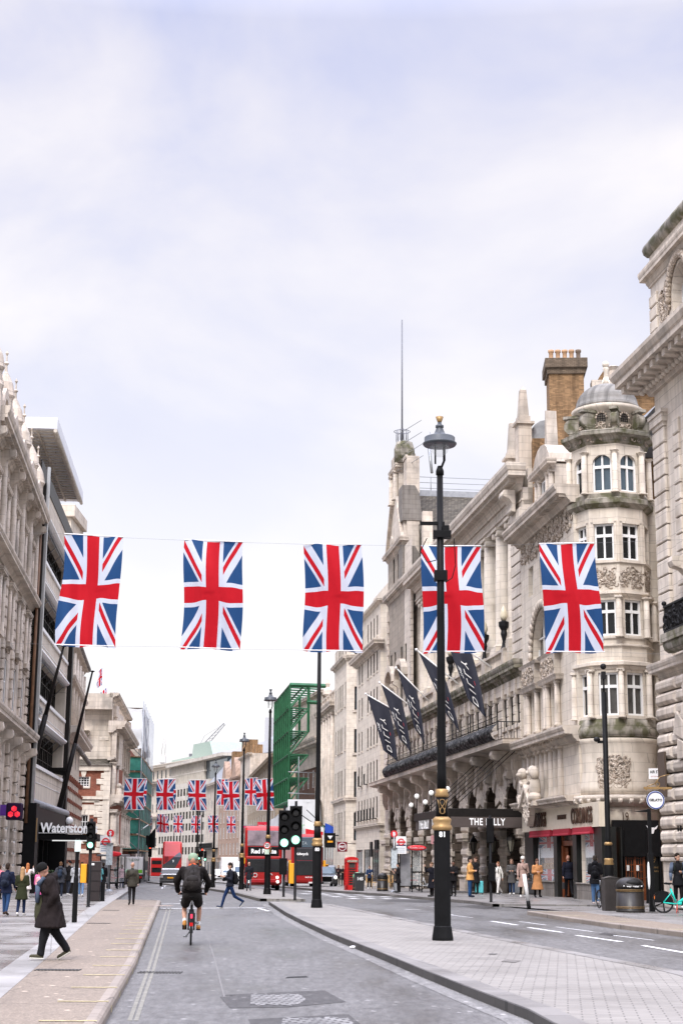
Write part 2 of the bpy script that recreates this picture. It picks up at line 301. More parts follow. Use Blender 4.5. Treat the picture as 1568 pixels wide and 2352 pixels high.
def asphalt(name, col, wet=.0, patch=.3, sc=1.0, mot=1.0):
 m = bpy.data.materials.new(name); m.use_nodes = True; nt = m.node_tree; L = nt.links; b = nt.nodes['Principled BSDF']
 tc = N(nt, 'ShaderNodeTexCoord')
 n = N(nt, 'ShaderNodeTexNoise'); n.inputs['Scale'].default_value = 38*sc; n.inputs['Detail'].default_value = 4; L.new(tc.outputs['Object'], n.inputs['Vector'])
 r = ramp(N(nt, 'ShaderNodeValToRGB'), [(.3, tuple(c*.72 for c in col)), (.55, col), (.72, tuple(c*1.5 for c in col))]); L.new(n.outputs['Fac'], r.inputs[0])
 mp = N(nt, 'ShaderNodeMapping'); mp.inputs['Scale'].default_value = (1,.25,1); mp.inputs['Rotation'].default_value = (0,0, radians(-6)); L.new(tc.outputs['Object'], mp.inputs[0])
 n2 = N(nt, 'ShaderNodeTexNoise'); n2.inputs['Scale'].default_value = .55; n2.inputs['Detail'].default_value = 7; n2.inputs['Roughness'].default_value = .6; L.new(mp.outputs[0], n2.inputs['Vector'])
 r2 = ramp(N(nt, 'ShaderNodeValToRGB'), [(.3, g3(1 - patch)), (.5, g3(1)), (.7, g3(1 + patch*.7))]); L.new(n2.outputs['Fac'], r2.inputs[0])
 mm = N(nt, 'ShaderNodeMixRGB', blend_type='MULTIPLY'); mm.inputs[0].default_value = 1; L.new(r.outputs[0], mm.inputs[1]); L.new(r2.outputs[0], mm.inputs[2])
 vo = N(nt, 'ShaderNodeTexVoronoi'); vo.inputs['Scale'].default_value = 2.6; L.new(tc.outputs['Object'], vo.inputs['Vector'])
 r3 = ramp(N(nt, 'ShaderNodeValToRGB'), [(.07, g3(1)), (.12, g3(0))]); L.new(vo.outputs['Distance'], r3.inputs[0])
 m3 = N(nt, 'ShaderNodeMixRGB'); L.new(r3.outputs[0], m3.inputs[0]); L.new(mm.outputs[0], m3.inputs[1]); m3.inputs[2].default_value = (*[min(.7, c*2.8) for c in col],1)
 b.inputs['Specular IOR Level'].default_value = .3
 vc = N(nt, 'ShaderNodeTexVoronoi'); vc.feature = 'DISTANCE_TO_EDGE'; vc.inputs['Scale'].default_value = .38; nd = N(nt, 'ShaderNodeTexNoise'); nd.inputs['Scale'].default_value = 1.2; nd.inputs['Detail'].default_value = 6; L.new(tc.outputs['Object'], nd.inputs['Vector'])
 vm = N(nt, 'ShaderNodeMixRGB'); vm.inputs[0].default_value = .35; L.new(tc.outputs['Object'], vm.inputs[1]); L.new(nd.outputs['Color'], vm.inputs[2]); L.new(vm.outputs[0], vc.inputs['Vector'])
 rc = ramp(N(nt, 'ShaderNodeValToRGB'), [(.0, g3(.62)), (.006, g3(1))]); L.new(vc.outputs['Distance'], rc.inputs[0])
 m5 = N(nt, 'ShaderNodeMixRGB', blend_type='MULTIPLY'); m5.inputs[0].default_value = .8; L.new(m3.outputs[0], m5.inputs[1]); L.new(rc.outputs[0], m5.inputs[2])
 n6 = N(nt, 'ShaderNodeTexNoise'); n6.inputs['Scale'].default_value = 9; n6.inputs['Detail'].default_value = 8; n6.inputs['Roughness'].default_value = .75; L.new(mp.outputs[0], n6.inputs['Vector'])
 r6 = ramp(N(nt, 'ShaderNodeValToRGB'), [(.34, g3(1 - .34*mot)), (.5, g3(1)), (.68, g3(1 + .45*mot))]); L.new(n6.outputs['Fac'], r6.inputs[0])
 m6 = N(nt, 'ShaderNodeMixRGB', blend_type='MULTIPLY'); m6.inputs[0].default_value = 1; L.new(m5.outputs[0], m6.inputs[1]); L.new(r6.outputs[0], m6.inputs[2])
 L.new(m6.outputs[0], b.inputs['Base Color'])
 r4 = ramp(N(nt, 'ShaderNodeValToRGB'), [(.35, g3(max(.12,.62 - wet))), (.6, g3(.72 - wet*.3))]); L.new(n2.outputs['Fac'], r4.inputs[0]); L.new(r4.outputs[0], b.inputs['Roughness'])
 bp = N(nt, 'ShaderNodeBump'); bp.inputs['Strength'].default_value = .35; bp.inputs['Distance'].default_value = .01; L.new(n.outputs['Fac'], bp.inputs['Height']); L.new(bp.outputs[0], b.inputs['Normal'])
 return m
def paving(name, col, bw, bh, rot=0.0, mortar=.01, joint=.5, wet=0.0, var=.1, off=.5, patch=.2):
 m = bpy.data.materials.new(name); m.use_nodes = True; nt = m.node_tree; L = nt.links; b = nt.nodes['Principled BSDF']
 tc = N(nt, 'ShaderNodeTexCoord'); mp = N(nt, 'ShaderNodeMapping'); mp.inputs['Rotation'].default_value = (0,0, rot); L.new(tc.outputs['Object'], mp.inputs[0])
 br = N(nt, 'ShaderNodeTexBrick'); L.new(mp.outputs[0], br.inputs['Vector']); br.offset = off; br.inputs['Scale'].default_value = 1; br.inputs['Brick Width'].default_value = bw; br.inputs['Row Height'].default_value = bh
 br.inputs['Mortar Size'].default_value = mortar; br.inputs['Mortar Smooth'].default_value = .2
 br.inputs['Color1'].default_value = (*[c*(1 - var) for c in col],1); br.inputs['Color2'].default_value = (*[c*(1 + var) for c in col],1); br.inputs['Mortar'].default_value = (*[c*joint for c in col],1)
 n2 = N(nt, 'ShaderNodeTexNoise'); n2.inputs['Scale'].default_value = .5; n2.inputs['Detail'].default_value = 8; n2.inputs['Roughness'].default_value = .6; L.new(tc.outputs['Object'], n2.inputs['Vector'])
 r2 = ramp(N(nt, 'ShaderNodeValToRGB'), [(.3, g3(1 - patch)), (.5, g3(1)), (.7, g3(1 + patch*.6))]); L.new(n2.outputs['Fac'], r2.inputs[0])
 mm = N(nt, 'ShaderNodeMixRGB', blend_type='MULTIPLY'); mm.inputs[0].default_value = 1; L.new(br.outputs['Color'], mm.inputs[1]); L.new(r2.outputs[0], mm.inputs[2]); L.new(mm.outputs[0], b.inputs['Base Color'])
 r4 = ramp(N(nt, 'ShaderNodeValToRGB'), [(.40, g3(max(.05,.6 - wet))), (.62, g3(.7 - wet*.4))]); L.new(n2.outputs['Fac'], r4.inputs[0]); L.new(r4.outputs[0], b.inputs['Roughness'])
 mu = N(nt, 'ShaderNodeMath', operation='MULTIPLY'); L.new(br.outputs['Fac'], mu.inputs[0]); mu.inputs[1].default_value = -1
 bp = N(nt, 'ShaderNodeBump'); bp.inputs['Strength'].default_value = .5; bp.inputs['Distance'].default_value = .012; L.new(mu.outputs[0], bp.inputs['Height']); L.new(bp.outputs[0], b.inputs['Normal'])
 return m
M['road'] = asphalt('road_asphalt', (.100,.097,.094), wet=.34, patch=.5)
M['patch'] = asphalt('patched_asphalt', (.048,.046,.045), wet=.2)
M['patch2'] = paving('exposed_setts', (.19,.185,.18),.16,.11, rot=.1, joint=.25, var=.35, patch=.4, mortar=.02)
M['resin'] = asphalt('tan_resin', (.185,.15,.118), mot=.35, wet=.05, patch=.2)
M['setts'] = paving('wet_setts', (.21,.197,.183),.22,.11, rot=0, wet=.42, joint=.5, var=.16, patch=.16)
M['island'] = paving('grey_block_paving', (.215,.20,.18),.30,.15, rot=radians(8), joint=.5, var=.10, mortar=.010, patch=.2, wet=.1)
M['granite'] = paving('granite_kerb', (.25,.242,.232),2.0,1.0, rot=radians(80), joint=.6, var=.08, wet=.25)
M['kerbD'] = paving('dirty_granite_kerb', (.13,.12,.11),1.0,1.0, joint=.5, var=.1, patch=.3)
M['york'] = paving('york_slabs', (.19,.18,.17),.9,.6, rot=radians(10), joint=.55, var=.12, wet=.35, patch=.25)
M['tank'] = paving('tan_kerb', (.22,.185,.155),.9,.9, joint=.6, var=.1, patch=.25)
def sheet(name, left, right, h, mat, skirt=0.0, kind='structure', sub=3.0):
 """strip of ground between two polylines [(Y, X)...] following the ground"""
 def interp(pl, Y):
  for (a, b), (c, d) in zip(pl, pl[1:]):
   if a <= Y <= c: return b + (d - b)*(Y - a)/(c - a if c > a else 1)
  return pl[-1][1] if Y > pl[-1][0] else pl[0][1]
 Y0 = max(left[0][0], right[0][0]); Y1 = min(left[-1][0], right[-1][0])
 ys = sorted(set([Y0, Y1] + [y for y, _ in left + right if Y0 < y < Y1] + [Y0 + (Y1 - Y0)*i/max(1, int((Y1 - Y0)/sub)) for i in range(int((Y1 - Y0)/sub) + 1)]))
 mb = MB()
 for a, b in zip(ys, ys[1:]):
  if b - a < 1e-4: continue
  la, ra, lb, rb = interp(left, a), interp(right, a), interp(left, b), interp(right, b); za, zb = gz(a) + h, gz(b) + h
  mb.poly([(la, a, za), (ra, a, za), (rb, b, zb), (lb, b, zb)])
  if skirt:
   mb.poly([(la, a, za - skirt), (la, a, za), (lb, b, zb), (lb, b, zb - skirt)]); mb.poly([(ra, a, za), (ra, a, za - skirt), (rb, b, zb - skirt), (rb, b, zb)])
 if skirt:
  for a in (ys[0], ys[-1]):
   la, ra, z = interp(left, a), interp(right, a), gz(a) + h; mb.poly([(la, a, z), (la, a, z - skirt), (ra, a, z - skirt), (ra, a, z)])
 return mb.build(name, mat, kind=kind)
def D(pts, h=0.12):
 o = [gp(x, y, h) for x, y in pts]; return sorted([(p.y, p.x) for p in o])
mb = MB()
for a, b in [(-60,0), (0,85), (85,200), (200,330), (330,2500)]:
 mb.poly([(-1500, a, gz(a) - .03), (1500, a, gz(a) - .03), (1500, b, gz(b) - .03), (-1500, b, gz(b) - .03)])
mb.build('ground', pm('far_ground', (.12,.12,.12),.9), kind='structure')
sheet('road', [(-10, -30), (600, -160)], [(-10,40), (600,60)],0, M['road'])
shift = lambda pl, d: [(a, b + d) for a, b in pl]
strip_r = D([(0,2294), (74.5,2230), (231,2089), (293,2047.5)]); strip_r = [(-8, strip_r[0][1] + .115*(strip_r[0][0] + 8))] + strip_r
strip_r.append((150, strip_r[-1][1] - .115*(150 - strip_r[-1][0]) )); strip_r.append((420, strip_r[-1][1] - .17*270))
kerb_l = D([(227,2352), (311,2209), (364,2081), (363.5,2067)]); kerb_l = [(-8, kerb_l[0][1] + .098*(kerb_l[0][0] + 8))] + kerb_l
YE = kerb_l[-1][0]
kerb_l = kerb_l[:-2] + [(YE - 1.2, kerb_l[-2][1] - .098*(YE - 1.2 - kerb_l[-2][0])), (YE, kerb_l[-2][1] - .098*(YE - kerb_l[-2][0]) - .3)]
sheet('pavement', [(-8, -60), (420, -140)], shift(strip_r, -.46),.12, M['setts'])
sheet('granite_strip', shift(strip_r, -.46), strip_r,.124, M['granite'], skirt=.13)
sr2 = [p for p in strip_r if p[0] < YE] + [(YE, [b for a, b in strip_r if a < YE][-1] - .115*(YE - [a for a, b in strip_r if a < YE][-1]))]
sheet('cycle_path', sr2, shift(kerb_l, -.15),.12, M['resin'], skirt=.12)
mb = MB()
for (a, xa), (b, xb) in zip(kerb_l, kerb_l[1:]):
 n = max(1, int((b - a)/.92))
 for i in range(n):
  y0 = a + (b - a)*i/n; y1 = a + (b - a)*(i + 1)/n - .012; x0 = xa + (xb - xa)*(y0 - a)/(b - a); x1 = xa + (xb - xa)*(y1 - a)/(b - a)
  pr = [(-.15, -.02), (0, -.02), (0,.07), (-.02,.105), (-.055,.128), (-.15,.128)]
  q = mb.P([(x0 + p, y0, gz(y0) + z) for p, z in pr] + [(x1 + p, y1, gz(y1) + z) for p, z in pr])
  for j in range(5): mb.face([q + j, q + j + 1, q + 6 + j + 1, q + 6 + j])
  mb.face([q + j for j in range(6)]); mb.face([q + 11 - j for j in range(6)])
mb.build('kerb', M['tank'], kind='structure')
mb = MB(); _y = 13.0
for i in range(19):
 Yk = 16.6 + i*2.15 + (i%2)*.1
 if Yk > YE - 3: break
 xk = None
 for (a, xa), (b, xb) in zip(kerb_l, kerb_l[1:]):
  if a <= Yk <= b: xk = xa + (xb - xa)*(Yk - a)/(b - a)
 mb.box(xk - .62, xk - .17, Yk, Yk + .05,.128,.132); mb.box(xk - .17, xk - .03, Yk, Yk + .05,.131,.135); mb.poly([(xk + .004, Yk,.09), (xk + .004, Yk + .05,.09), (xk + .004, Yk + .05,.01), (xk + .004, Yk,.01)])
mb.build('road_marking', pm('thin_yellow_tick', (.42,.36,.2),.7, var=.4, vscale=8), kind='structure')
mb = MB()
def slots(x, y, n, dx, w, l, h):
 p = gp(x, y, h)
 for i in range(n): mb.box(p.x + i*dx, p.x + i*dx + w, p.y, p.y + l, p.z, p.z + .006)
slots(78,2229,13,.052,.034,.32,.124); slots(200,2121,10,.06,.035,.3,.124); slots(236,2091,9,.06,.035,.3,.124)
slots(315,2235,14,.05,.03,.4,.004); slots(1175,2130,0,.1,.05,.5,.004)
mb.build('drain_grate', pm('cast_iron_drain', (.05,.048,.045),.6), kind='structure')
mb = MB()
p = gp(318,2081,.124)
for i in range(14):
 for j in range(4): mb.box(p.x + i*.085, p.x + i*.085 + .045, p.y + j*.35, p.y + j*.35 + .25,.124,.134)
mb.build('tactile_paving', pm('pale_tactile', (.36,.3,.26),.7), kind='structure')
curve = D([(1352,2385), (1269,2349), (1214,2319), (1088,2272), (969,2226), (876,2188), (766,2146), (690,2112), (656,2095), (618,2071)])
isl_r = D([(1568,2232), (1249,2173.5), (1000,2124), (765,2078), (640,2069)])
c0 = curve[0]; r0 = isl_r[0]
curve = [(6, c0[1] + .2)] + curve; isl_r = [(6, r0[1] + 1.2)] + isl_r
sheet('traffic_island', shift(curve,.0), shift(isl_r,0),.12, M['island'], skirt=.12)
sheet('island_kerb', curve, [(a, b + .34) for a, b in curve],.125, paving('worn_kerb_top', (.17,.16,.15),1.0,1.0, rot=radians(80), joint=.5, var=.12, wet=.2))
sheet('island_edge', [(a, b - .3) for a, b in isl_r], isl_r,.125, M['york'])
mb = MB()
for (a, xa), (b, xb) in zip(curve, curve[1:]):
 mb.poly([(xa - .012, a,.0), (xb - .012, b,.0), (xb - .012, b,.118), (xa - .012, a,.118)])
 mb.poly([(xa - .012, a,.118), (xb - .012, b,.118), (xb + .01, b,.127), (xa + .01, a,.127)])
mb.build('kerb_face', paving('dark_kerb_face', (.035,.032,.03),1.0,1.0, joint=.4, var=.3), kind='structure')  # kerb face coloured darker than the kerb top
sheet('gutter', [(a, b - .3) for a, b in curve], [(a, b - .012) for a, b in curve],.004, asphalt('gutter_tarmac', (.16,.155,.15), wet=.2, patch=.25))
c2 = D([(597,2064), (560,2055), (525,2047.5), (483,2041), (440,2036)],.12)
r2 = D([(706,2066), (690,2062), (640,2047), (560,2037)],.12)
c2 = c2 + [(190, c2[-1][1] - .17*(190 - c2[-1][0]))]; r2 = r2 + [(190, c2[-1][1] + 2.2)]
sheet('traffic_island', c2, r2,.12, M['island'], skirt=.12)
sheet('island_kerb', [(a, b - .01) for a, b in c2], [(a, b + .3) for a, b in c2],.125, M['kerbD'], skirt=.12)
kr = D([(1568,2141), (1400,2121), (1300,2107), (1210,2093)])
krA = [(-8, kr[0][1] + 1.6)] + kr + [(kr[-1][0] + 2.5, kr[-1][1] + 2.6)]
sheet('pavement', krA, [(-8,60), (200,60)],.12, M['york'], skirt=.12)
sheet('loading_bay', shift([p for p in krA[:-1]],.16), shift([p for p in krA[:-1]],1.75),.125, M['resin'])
mb = MB()
for (a, xa), (b, xb) in zip(krA[:-1], krA[1:-1]):
 n = max(1, int((b - a)/.9))
 for i in range(n):
  y0 = a + (b - a)*i/n; y1 = a + (b - a)*(i + 1)/n - .015; x0 = xa + (xb - xa)*(y0 - a)/(b - a); x1 = xa + (xb - xa)*(y1 - a)/(b - a)
  q = mb.P([(x0 - .01, y0,0), (x0 - .01, y0,.11), (x0 + .02, y0,.13), (x0 + .16, y0,.13), (x1 - .01, y1,0), (x1 - .01, y1,.11), (x1 + .02, y1,.13), (x1 + .16, y1,.13)])
  for j in range(3): mb.face([q + j + 4, q + j, q + j + 1, q + j + 5][::-1])
  if i%4 == 1:
   mb.mi = 1; mb.poly([(x0 - .014, y0 + .2,.01), (x0 - .014, y0 + .3,.01), (x0 - .014, y0 + .3,.11), (x0 - .014, y0 + .2,.11)][::-1]); mb.poly([(x0, y0 + .2,.134), (x0 + .9, y0 + .2,.134), (x0 + .9, y0 + .28,.134), (x0, y0 + .28,.134)])
   mb.poly([(x0 - .014, y0 + .42,.01), (x0 - .014, y0 + .52,.01), (x0 - .014, y0 + .52,.11), (x0 - .014, y0 + .42,.11)][::-1]); mb.mi = 0
mb.build('kerb', [M['tank'], M['yellowline']], kind='structure')
kr2 = D([(1130,2076), (1089,2070), (965,2060), (850,2051), (765,2045.5)])
kr2 = kr2 + [(125, kr2[-1][1] - .13*(125 - kr2[-1][0])), (230, kr2[-1][1] - .13*(125 - kr2[-1][0]) - .16*105), (420, -45)]
sheet('pavement', kr2, [(kr2[0][0],60), (420,60)],.12, M['york'], skirt=.12)
sheet('kerb', shift(kr2, -.02), shift(kr2,.28),.126, M['kerbD'], skirt=.12)
sheet('side_road', [(kr[-1][0] + 2.6, kr[-1][1] + 2), (kr2[0][0] - .05, kr2[0][1] + .4)], [(kr[-1][0] + 2.6,60), (kr2[0][0] - .05,60)],.05, M['york'])
mb = MB()
def stripe(pts, w=.1, h=.004, n=2):
 P = [gp(x, y) for x, y in pts]
 for a, b in zip(P, P[1:]):
  d = (b - a); d.z = 0; d.normalize(); s = Vector((d.y, -d.x,0))*w/2
  mb.poly([(a.x - s.x, a.y - s.y, a.z + h), (a.x + s.x, a.y + s.y, a.z + h), (b.x + s.x, b.y + s.y, b.z + h), (b.x - s.x, b.y - s.y, b.z + h)])
for q in [((1128,2116), (1187,2125)), ((1212,2130.4), (1291,2142)), ((1323,2148.6), (1427,2163.4)), ((1476,2172), (1580,2190))]: stripe(q,.14)
for q in [((1191,2117), (1254,2125)), ((1275,2129), (1360,2140)), ((1395,2147), (1500,2160)), ((1035,2102), (1085,2108)), ((1000,2095), (1040,2101))]: stripe(q,.07)
stripe([(372,2087), (605,2085)],.3)
stripe([(372,2076), (470,2075)],.25)
for q in [((585,2093), (618,2093)), ((618,2093), (592,2086)), ((592,2086), (625,2085))]: stripe(q,.12)
for yy, xa, xb in [(2052,690,780), (2055,740,860), (2059,760,900), (2063,800,950), (2047,700,745)]:
 x = xa
 while x < xb: stripe([(x, yy), (x + 22, yy + 1.5)],.35); x += 38
for q in [((950,2081), (1010,2082)), ((1190,2084), (1260,2082)), ((930,2089), (965,2090)), ((1290,2085), (1350,2078)), ((1240,2090), (1330,2082))]: stripe(q,.18)
for i in range(5): stripe([(372 + i*6,2041 - i*4), (374 + i*6,2038 - i*4)],.12)
for i in range(5): stripe([(432,2047 + i*7), (436,2048 + i*7)],.8)
mb.build('road_marking', M['line'], kind='structure')
mb = MB()
stripe([(384,2086), (377,2110), (362,2160), (340,2230), (318,2290), (298,2345)],.05); stripe([(392,2086), (386,2110), (372,2160), (352,2230), (331,2290), (313,2345)],.05)
mb.build('road_marking', pm('faded_yellow_paint', (.17,.163,.14),.7, var=.3, vscale=6), kind='structure')
def blob(name, pts, mat, h, j=.0):
 m_ = MB(); P = [gp(x, y) for x, y in pts]; m_.poly([(p.x + random.uniform(-j, j), p.y + random.uniform(-j, j), p.z + h) for p in P]); return m_.build(name, mat, kind='structure')
blob('road_patch', [(508,2286), (790,2300), (745,2275), (560,2283)][::-1], M['patch'],.003)
blob('road_patch', [(505,2290), (528,2316), (660,2314), (795,2302), (742,2276), (640,2281)], M['patch'],.0035)
def ragged(name, x0, x1, y0, y1, mat, h):
 pts = []; n = 16
 for i in range(n): pts.append((x0 + (x1 - x0)*i/n + random.uniform(-3,3), y1 + random.uniform(-3,3)))
 pts.append((x1 + 14, (y0 + y1)/2))
 for i in range(n): pts.append((x1 - (x1 - x0)*i/n + random.uniform(-3,3), y0 + random.uniform(-3,3)))
 return blob(name, pts, mat, h)
ragged('worn_patch',572,690,2284,2310, M['patch2'],.007); ragged('worn_patch',640,800,2338,2370, M['patch2'],.007)
blob('road_patch', [(570,2342), (590,2380), (860,2380), (800,2330)], M['patch'],.0035)
blob('road_patch', [(655,2247), (708,2245), (703,2242), (660,2244)], M['tyre'],.004)
mb = MB(); stripe([(475,2150), (492,2200), (515,2290)],.025,.004); stripe([(372,2126), (430,2126)],.08,.003)
mb.build('tar_seam', pm('pale_seam', (.14,.135,.13),.7), kind='structure')
mb = MB()
random.seed(3)
for i in range(26):
 x = random.uniform(300,420); y = random.uniform(2100,2300)
sd_ = [(812,2178), ]
blob('access_cover', [(1372,2146), (1402,2150), (1418,2146), (1388,2142)], M['patch'],.004)
blob('access_cover', [(1150,2226), (1182,2229), (1196,2224), (1164,2221)], pm('worn_cover', (.13,.12,.11),.6),.127)
blob('access_cover', [(1120,2208), (1136,2209.5), (1143,2207), (1127,2205.5)], pm('worn_cover', (.1,.095,.09),.6),.127)
blob('road_patch', [(1050,2082), (1110,2087), (1145,2083), (1088,2079)], M['patch'],.004)
blob('road_patch', [(870,2070), (980,2074), (1010,2069), (900,2066)], M['patch'],.003)
blob('road_patch', [(390,2042), (440,2045), (445,2036), (402,2034)], M['patch'],.003)
p = gp(812,2179); mb.ball((p.x, p.y,.03), (.09,.06,.03)); mb.build('litter', M['white'], label='crumpled white litter lying in the gutter by the island kerb', cat='litter')
M['blind'] = pm('pale_blind', (.22,.21,.19),.4, var=.3)
class Bld:
 def __init__(s, name, label, P0, P1, cat='building', group=None):
  s.P0, s.P1 = P0, P1; dx, dy = P1[0] - P0[0], P1[1] - P0[1]; s.L = sqrt(dx*dx + dy*dy); s.rz = atan2(dy, dx)
  s.z0 = min(gz(P0[1]), gz(P1[1])) + .1
  s.xh = 1500 if P0[0] > 12 else (1300 if P0[0] > 9 else 1050 if P0[0] > 2 else 700 if P0[0] > -15 and P0[1] > 150 else 100)
  s.root = empty(name, (P0[0], P0[1], s.z0), s.rz, label, cat, group)
 def h(s, y, Y): return zz(y, Y, s.xh) - s.z0
 def u(s, x, z=2.0):
  dx, dy = (s.P1[0] - s.P0[0])/s.L, (s.P1[1] - s.P0[1])/s.L; a, b = 0.0,0.0
  t = 0.0
  for _ in range(30):
   Yt = s.P0[1] + dy*t; t += ((gx(x, Yt, z) - s.P0[0] - dx*t))/(dx - (x - PX)/F*dy*CP)
  return t
 def part(s, name, mb, mat, bevel=0, label=None): return mb.build(name, mat, s.root, bevel=bevel, label=label)
def wall(mb, u0, u1, v0, v1, holes, depth=.3, w=0.0, thick=None):
 """front skin at y=-w with real holes (a,b,c,d[,arch]) and reveals going in by depth"""
 hs = [h for h in holes if h[0] >= u0 - 1e-6 and h[1] <= u1 + 1e-6]
 us = sorted(set([u0, u1] + [h[0] for h in hs] + [h[1] for h in hs])); vs = sorted(set([v0, v1] + [h[2] for h in hs] + [h[3] for h in hs]))
 y = -w
 for i in range(len(us) - 1):
  j = 0
  while j < len(vs) - 1:
   cu = (us[i] + us[i + 1])/2
   def solid(j): cv = (vs[j] + vs[j + 1])/2; return not any(h[0] < cu < h[1] and h[2] < cv < h[3] for h in hs)
   if not solid(j): j += 1; continue
   k = j
   while k + 1 < len(vs) - 1 and solid(k + 1): k += 1
   mb.poly([(us[i], y, vs[j]), (us[i + 1], y, vs[j]), (us[i + 1], y, vs[k + 1]), (us[i], y, vs[k + 1])]); j = k + 1
 for h in hs:
  a, b, c, d = h[:4]; yb = y + depth
  if len(h) > 4 and h[4]:
   r = (b - a)/2; ry = min(r, (d - c)*.8)*(h[4] if h[4] is not True else 1); cx = (a + b)/2; sp = d - ry; n = 8
   arc = [(cx - r*cos(pi*i/n), sp + ry*sin(pi*i/n)) for i in range(n + 1)]
   for i in range(n):
    (p, q), (p2, q2) = arc[i], arc[i + 1]
    cnr = (a, d) if i < n/2 else (b, d)
    mb.poly([(cnr[0], y, cnr[1]), (p, y, q), (p2, y, q2)][::1])
    mb.poly([(p, y, q), (p, yb, q), (p2, yb, q2), (p2, y, q2)])
   m = arc[n//2]; mb.poly([(a, y, d), (m[0], y, m[1]), (b, y, d)])
   top = sp
  else:
   top = d; mb.poly([(a, y, d), (a, yb, d), (b, yb, d), (b, y, d)])
  mb.poly([(a, y, c), (a, yb, c), (a, yb, top), (a, y, top)]); mb.poly([(b, yb, c), (b, y, c), (b, y, top), (b, yb, top)])
  mb.poly([(a, yb, c), (a, y, c), (b, y, c), (b, yb, c)])
def body(B, ztop, depth, mat, u0=0.0, u1=None, back=.6, roof=None):
 """the mass behind the facade skin"""
 u1 = B.L if u1 is None else u1; mb = MB()
 mb.box(u0, u1, back, depth,0, ztop)
 mb.poly([(u0,0,0), (u0,0, ztop), (u0, back, ztop), (u0, back,0)]); mb.poly([(u1,0,0), (u1, back,0), (u1, back, ztop), (u1,0, ztop)]); mb.poly([(u0,0, ztop), (u1,0, ztop), (u1, back, ztop), (u0, back, ztop)])
 return mb
def window(parent, a, b, c, d, y=.3, fm=None, gm=None, nx=2, ny=1, trans=None, fr=.07, bar=.05, arch=False, name='window', dpt=.09):
 """one window: frame with bars, its glass a sub-part"""
 fm = fm or M['wframe']; gm = gm or (M['glassw'] if (int(a*37 + c*53))%5 == 0 else M['blind'] if (int(a*41 + c*29))%11 == 0 else M['glass']); mb = MB(); y0, y1 = y - dpt, y
 mb.box(a, a + fr, y0, y1, c, d); mb.box(b - fr, b, y0, y1, c, d); mb.box(a + fr, b - fr, y0, y1, c, c + fr*1.2)
 if not arch: mb.box(a + fr, b - fr, y0, y1, d - fr, d)
 for i in range(1, nx): x = a + (b - a)*i/nx; mb.box(x - bar/2, x + bar/2, y0 + .01, y1, c + fr, d - (fr if not arch else 0))
 for j in range(1, ny): z = c + (d - c)*j/ny; mb.box(a + fr, b - fr, y0 + .015, y1, z - bar/2, z + bar/2)
 if trans: z = c + (d - c)*trans; mb.box(a + fr, b - fr, y0, y1 + .001, z - bar*.8, z + bar*.8)
 o = mb.build(name, fm, parent); g = MB(); g.poly([(a, y + .01, c), (b, y + .01, c), (b, y + .01, d), (a, y + .01, d)]); g.build('pane', gm, o); return o
def molding(mb, u0, u1, prof, e0=0, e1=0):
 """profile [(w, z)] swept along x; returns to the wall at the ends by e0/e1"""
 k = len(prof)
 n = mb.P([(u0 - (p if e0 else 0), -p, z) for p, z in prof] + [(u1 + (p if e1 else 0), -p, z) for p, z in prof])
 for i in range(k - 1): mb.face([n + i, n + k + i, n + k + i + 1, n + i + 1])
 for (ux, e, s_) in ((u0, e0, -1), (u1, e1,1)):
  q = mb.P([(ux + s_*(p if e else 0), -p, z) for p, z in prof] + [(ux + s_*(p if e else 0),.3, z) for p, z in prof])
  if e:
   for i in range(k - 1): mb.face([q + i, q + k + i, q + k + i + 1, q + i + 1])
  else: mb.face([q + i for i in range(k)] + [q + k + k - 1, q + k])
 for (w, z) in (prof[0], prof[-1]):
  mb.poly([(u0 - (w if e0 else 0), -w, z), (u1 + (w if e1 else 0), -w, z), (u1 + (w if e1 else 0),.3, z), (u0 - (w if e0 else 0),.3, z)])
def cornice(mb, u0, u1, z, out=.8, hgt=.9, e0=0, e1=0, w=0.0, dent=None):
 pr = [(0,0), (.12,0), (.16,.10), (.30,.22), (.36,.34), (.40,.45), (.88,.47), (.88,.66), (.93,.70), (1,.86), (1,1)]
 molding(mb, u0, u1, [(w + p*out, z + q*hgt) for p, q in pr], e0, e1)
 if dent:
  x = u0
  while x < u1 - dent/2: mb.box(x, x + dent*.55, -w - out*.72, -w - out*.30, z + hgt*.30, z + hgt*.462); x += dent
def quoins(mb, u, v0, v1, w=.06, wide=.55, narrow=.38, ch=.45, side=1, gap=.03):
 z = v0; i = 0
 while z + ch <= v1 + .01:
  ww = wide if i%2 else narrow; mb.bbox(min(u, u + side*ww), max(u, u + side*ww), -w,.1, z + gap/2, z + ch - gap/2,.02); z += ch; i += 1
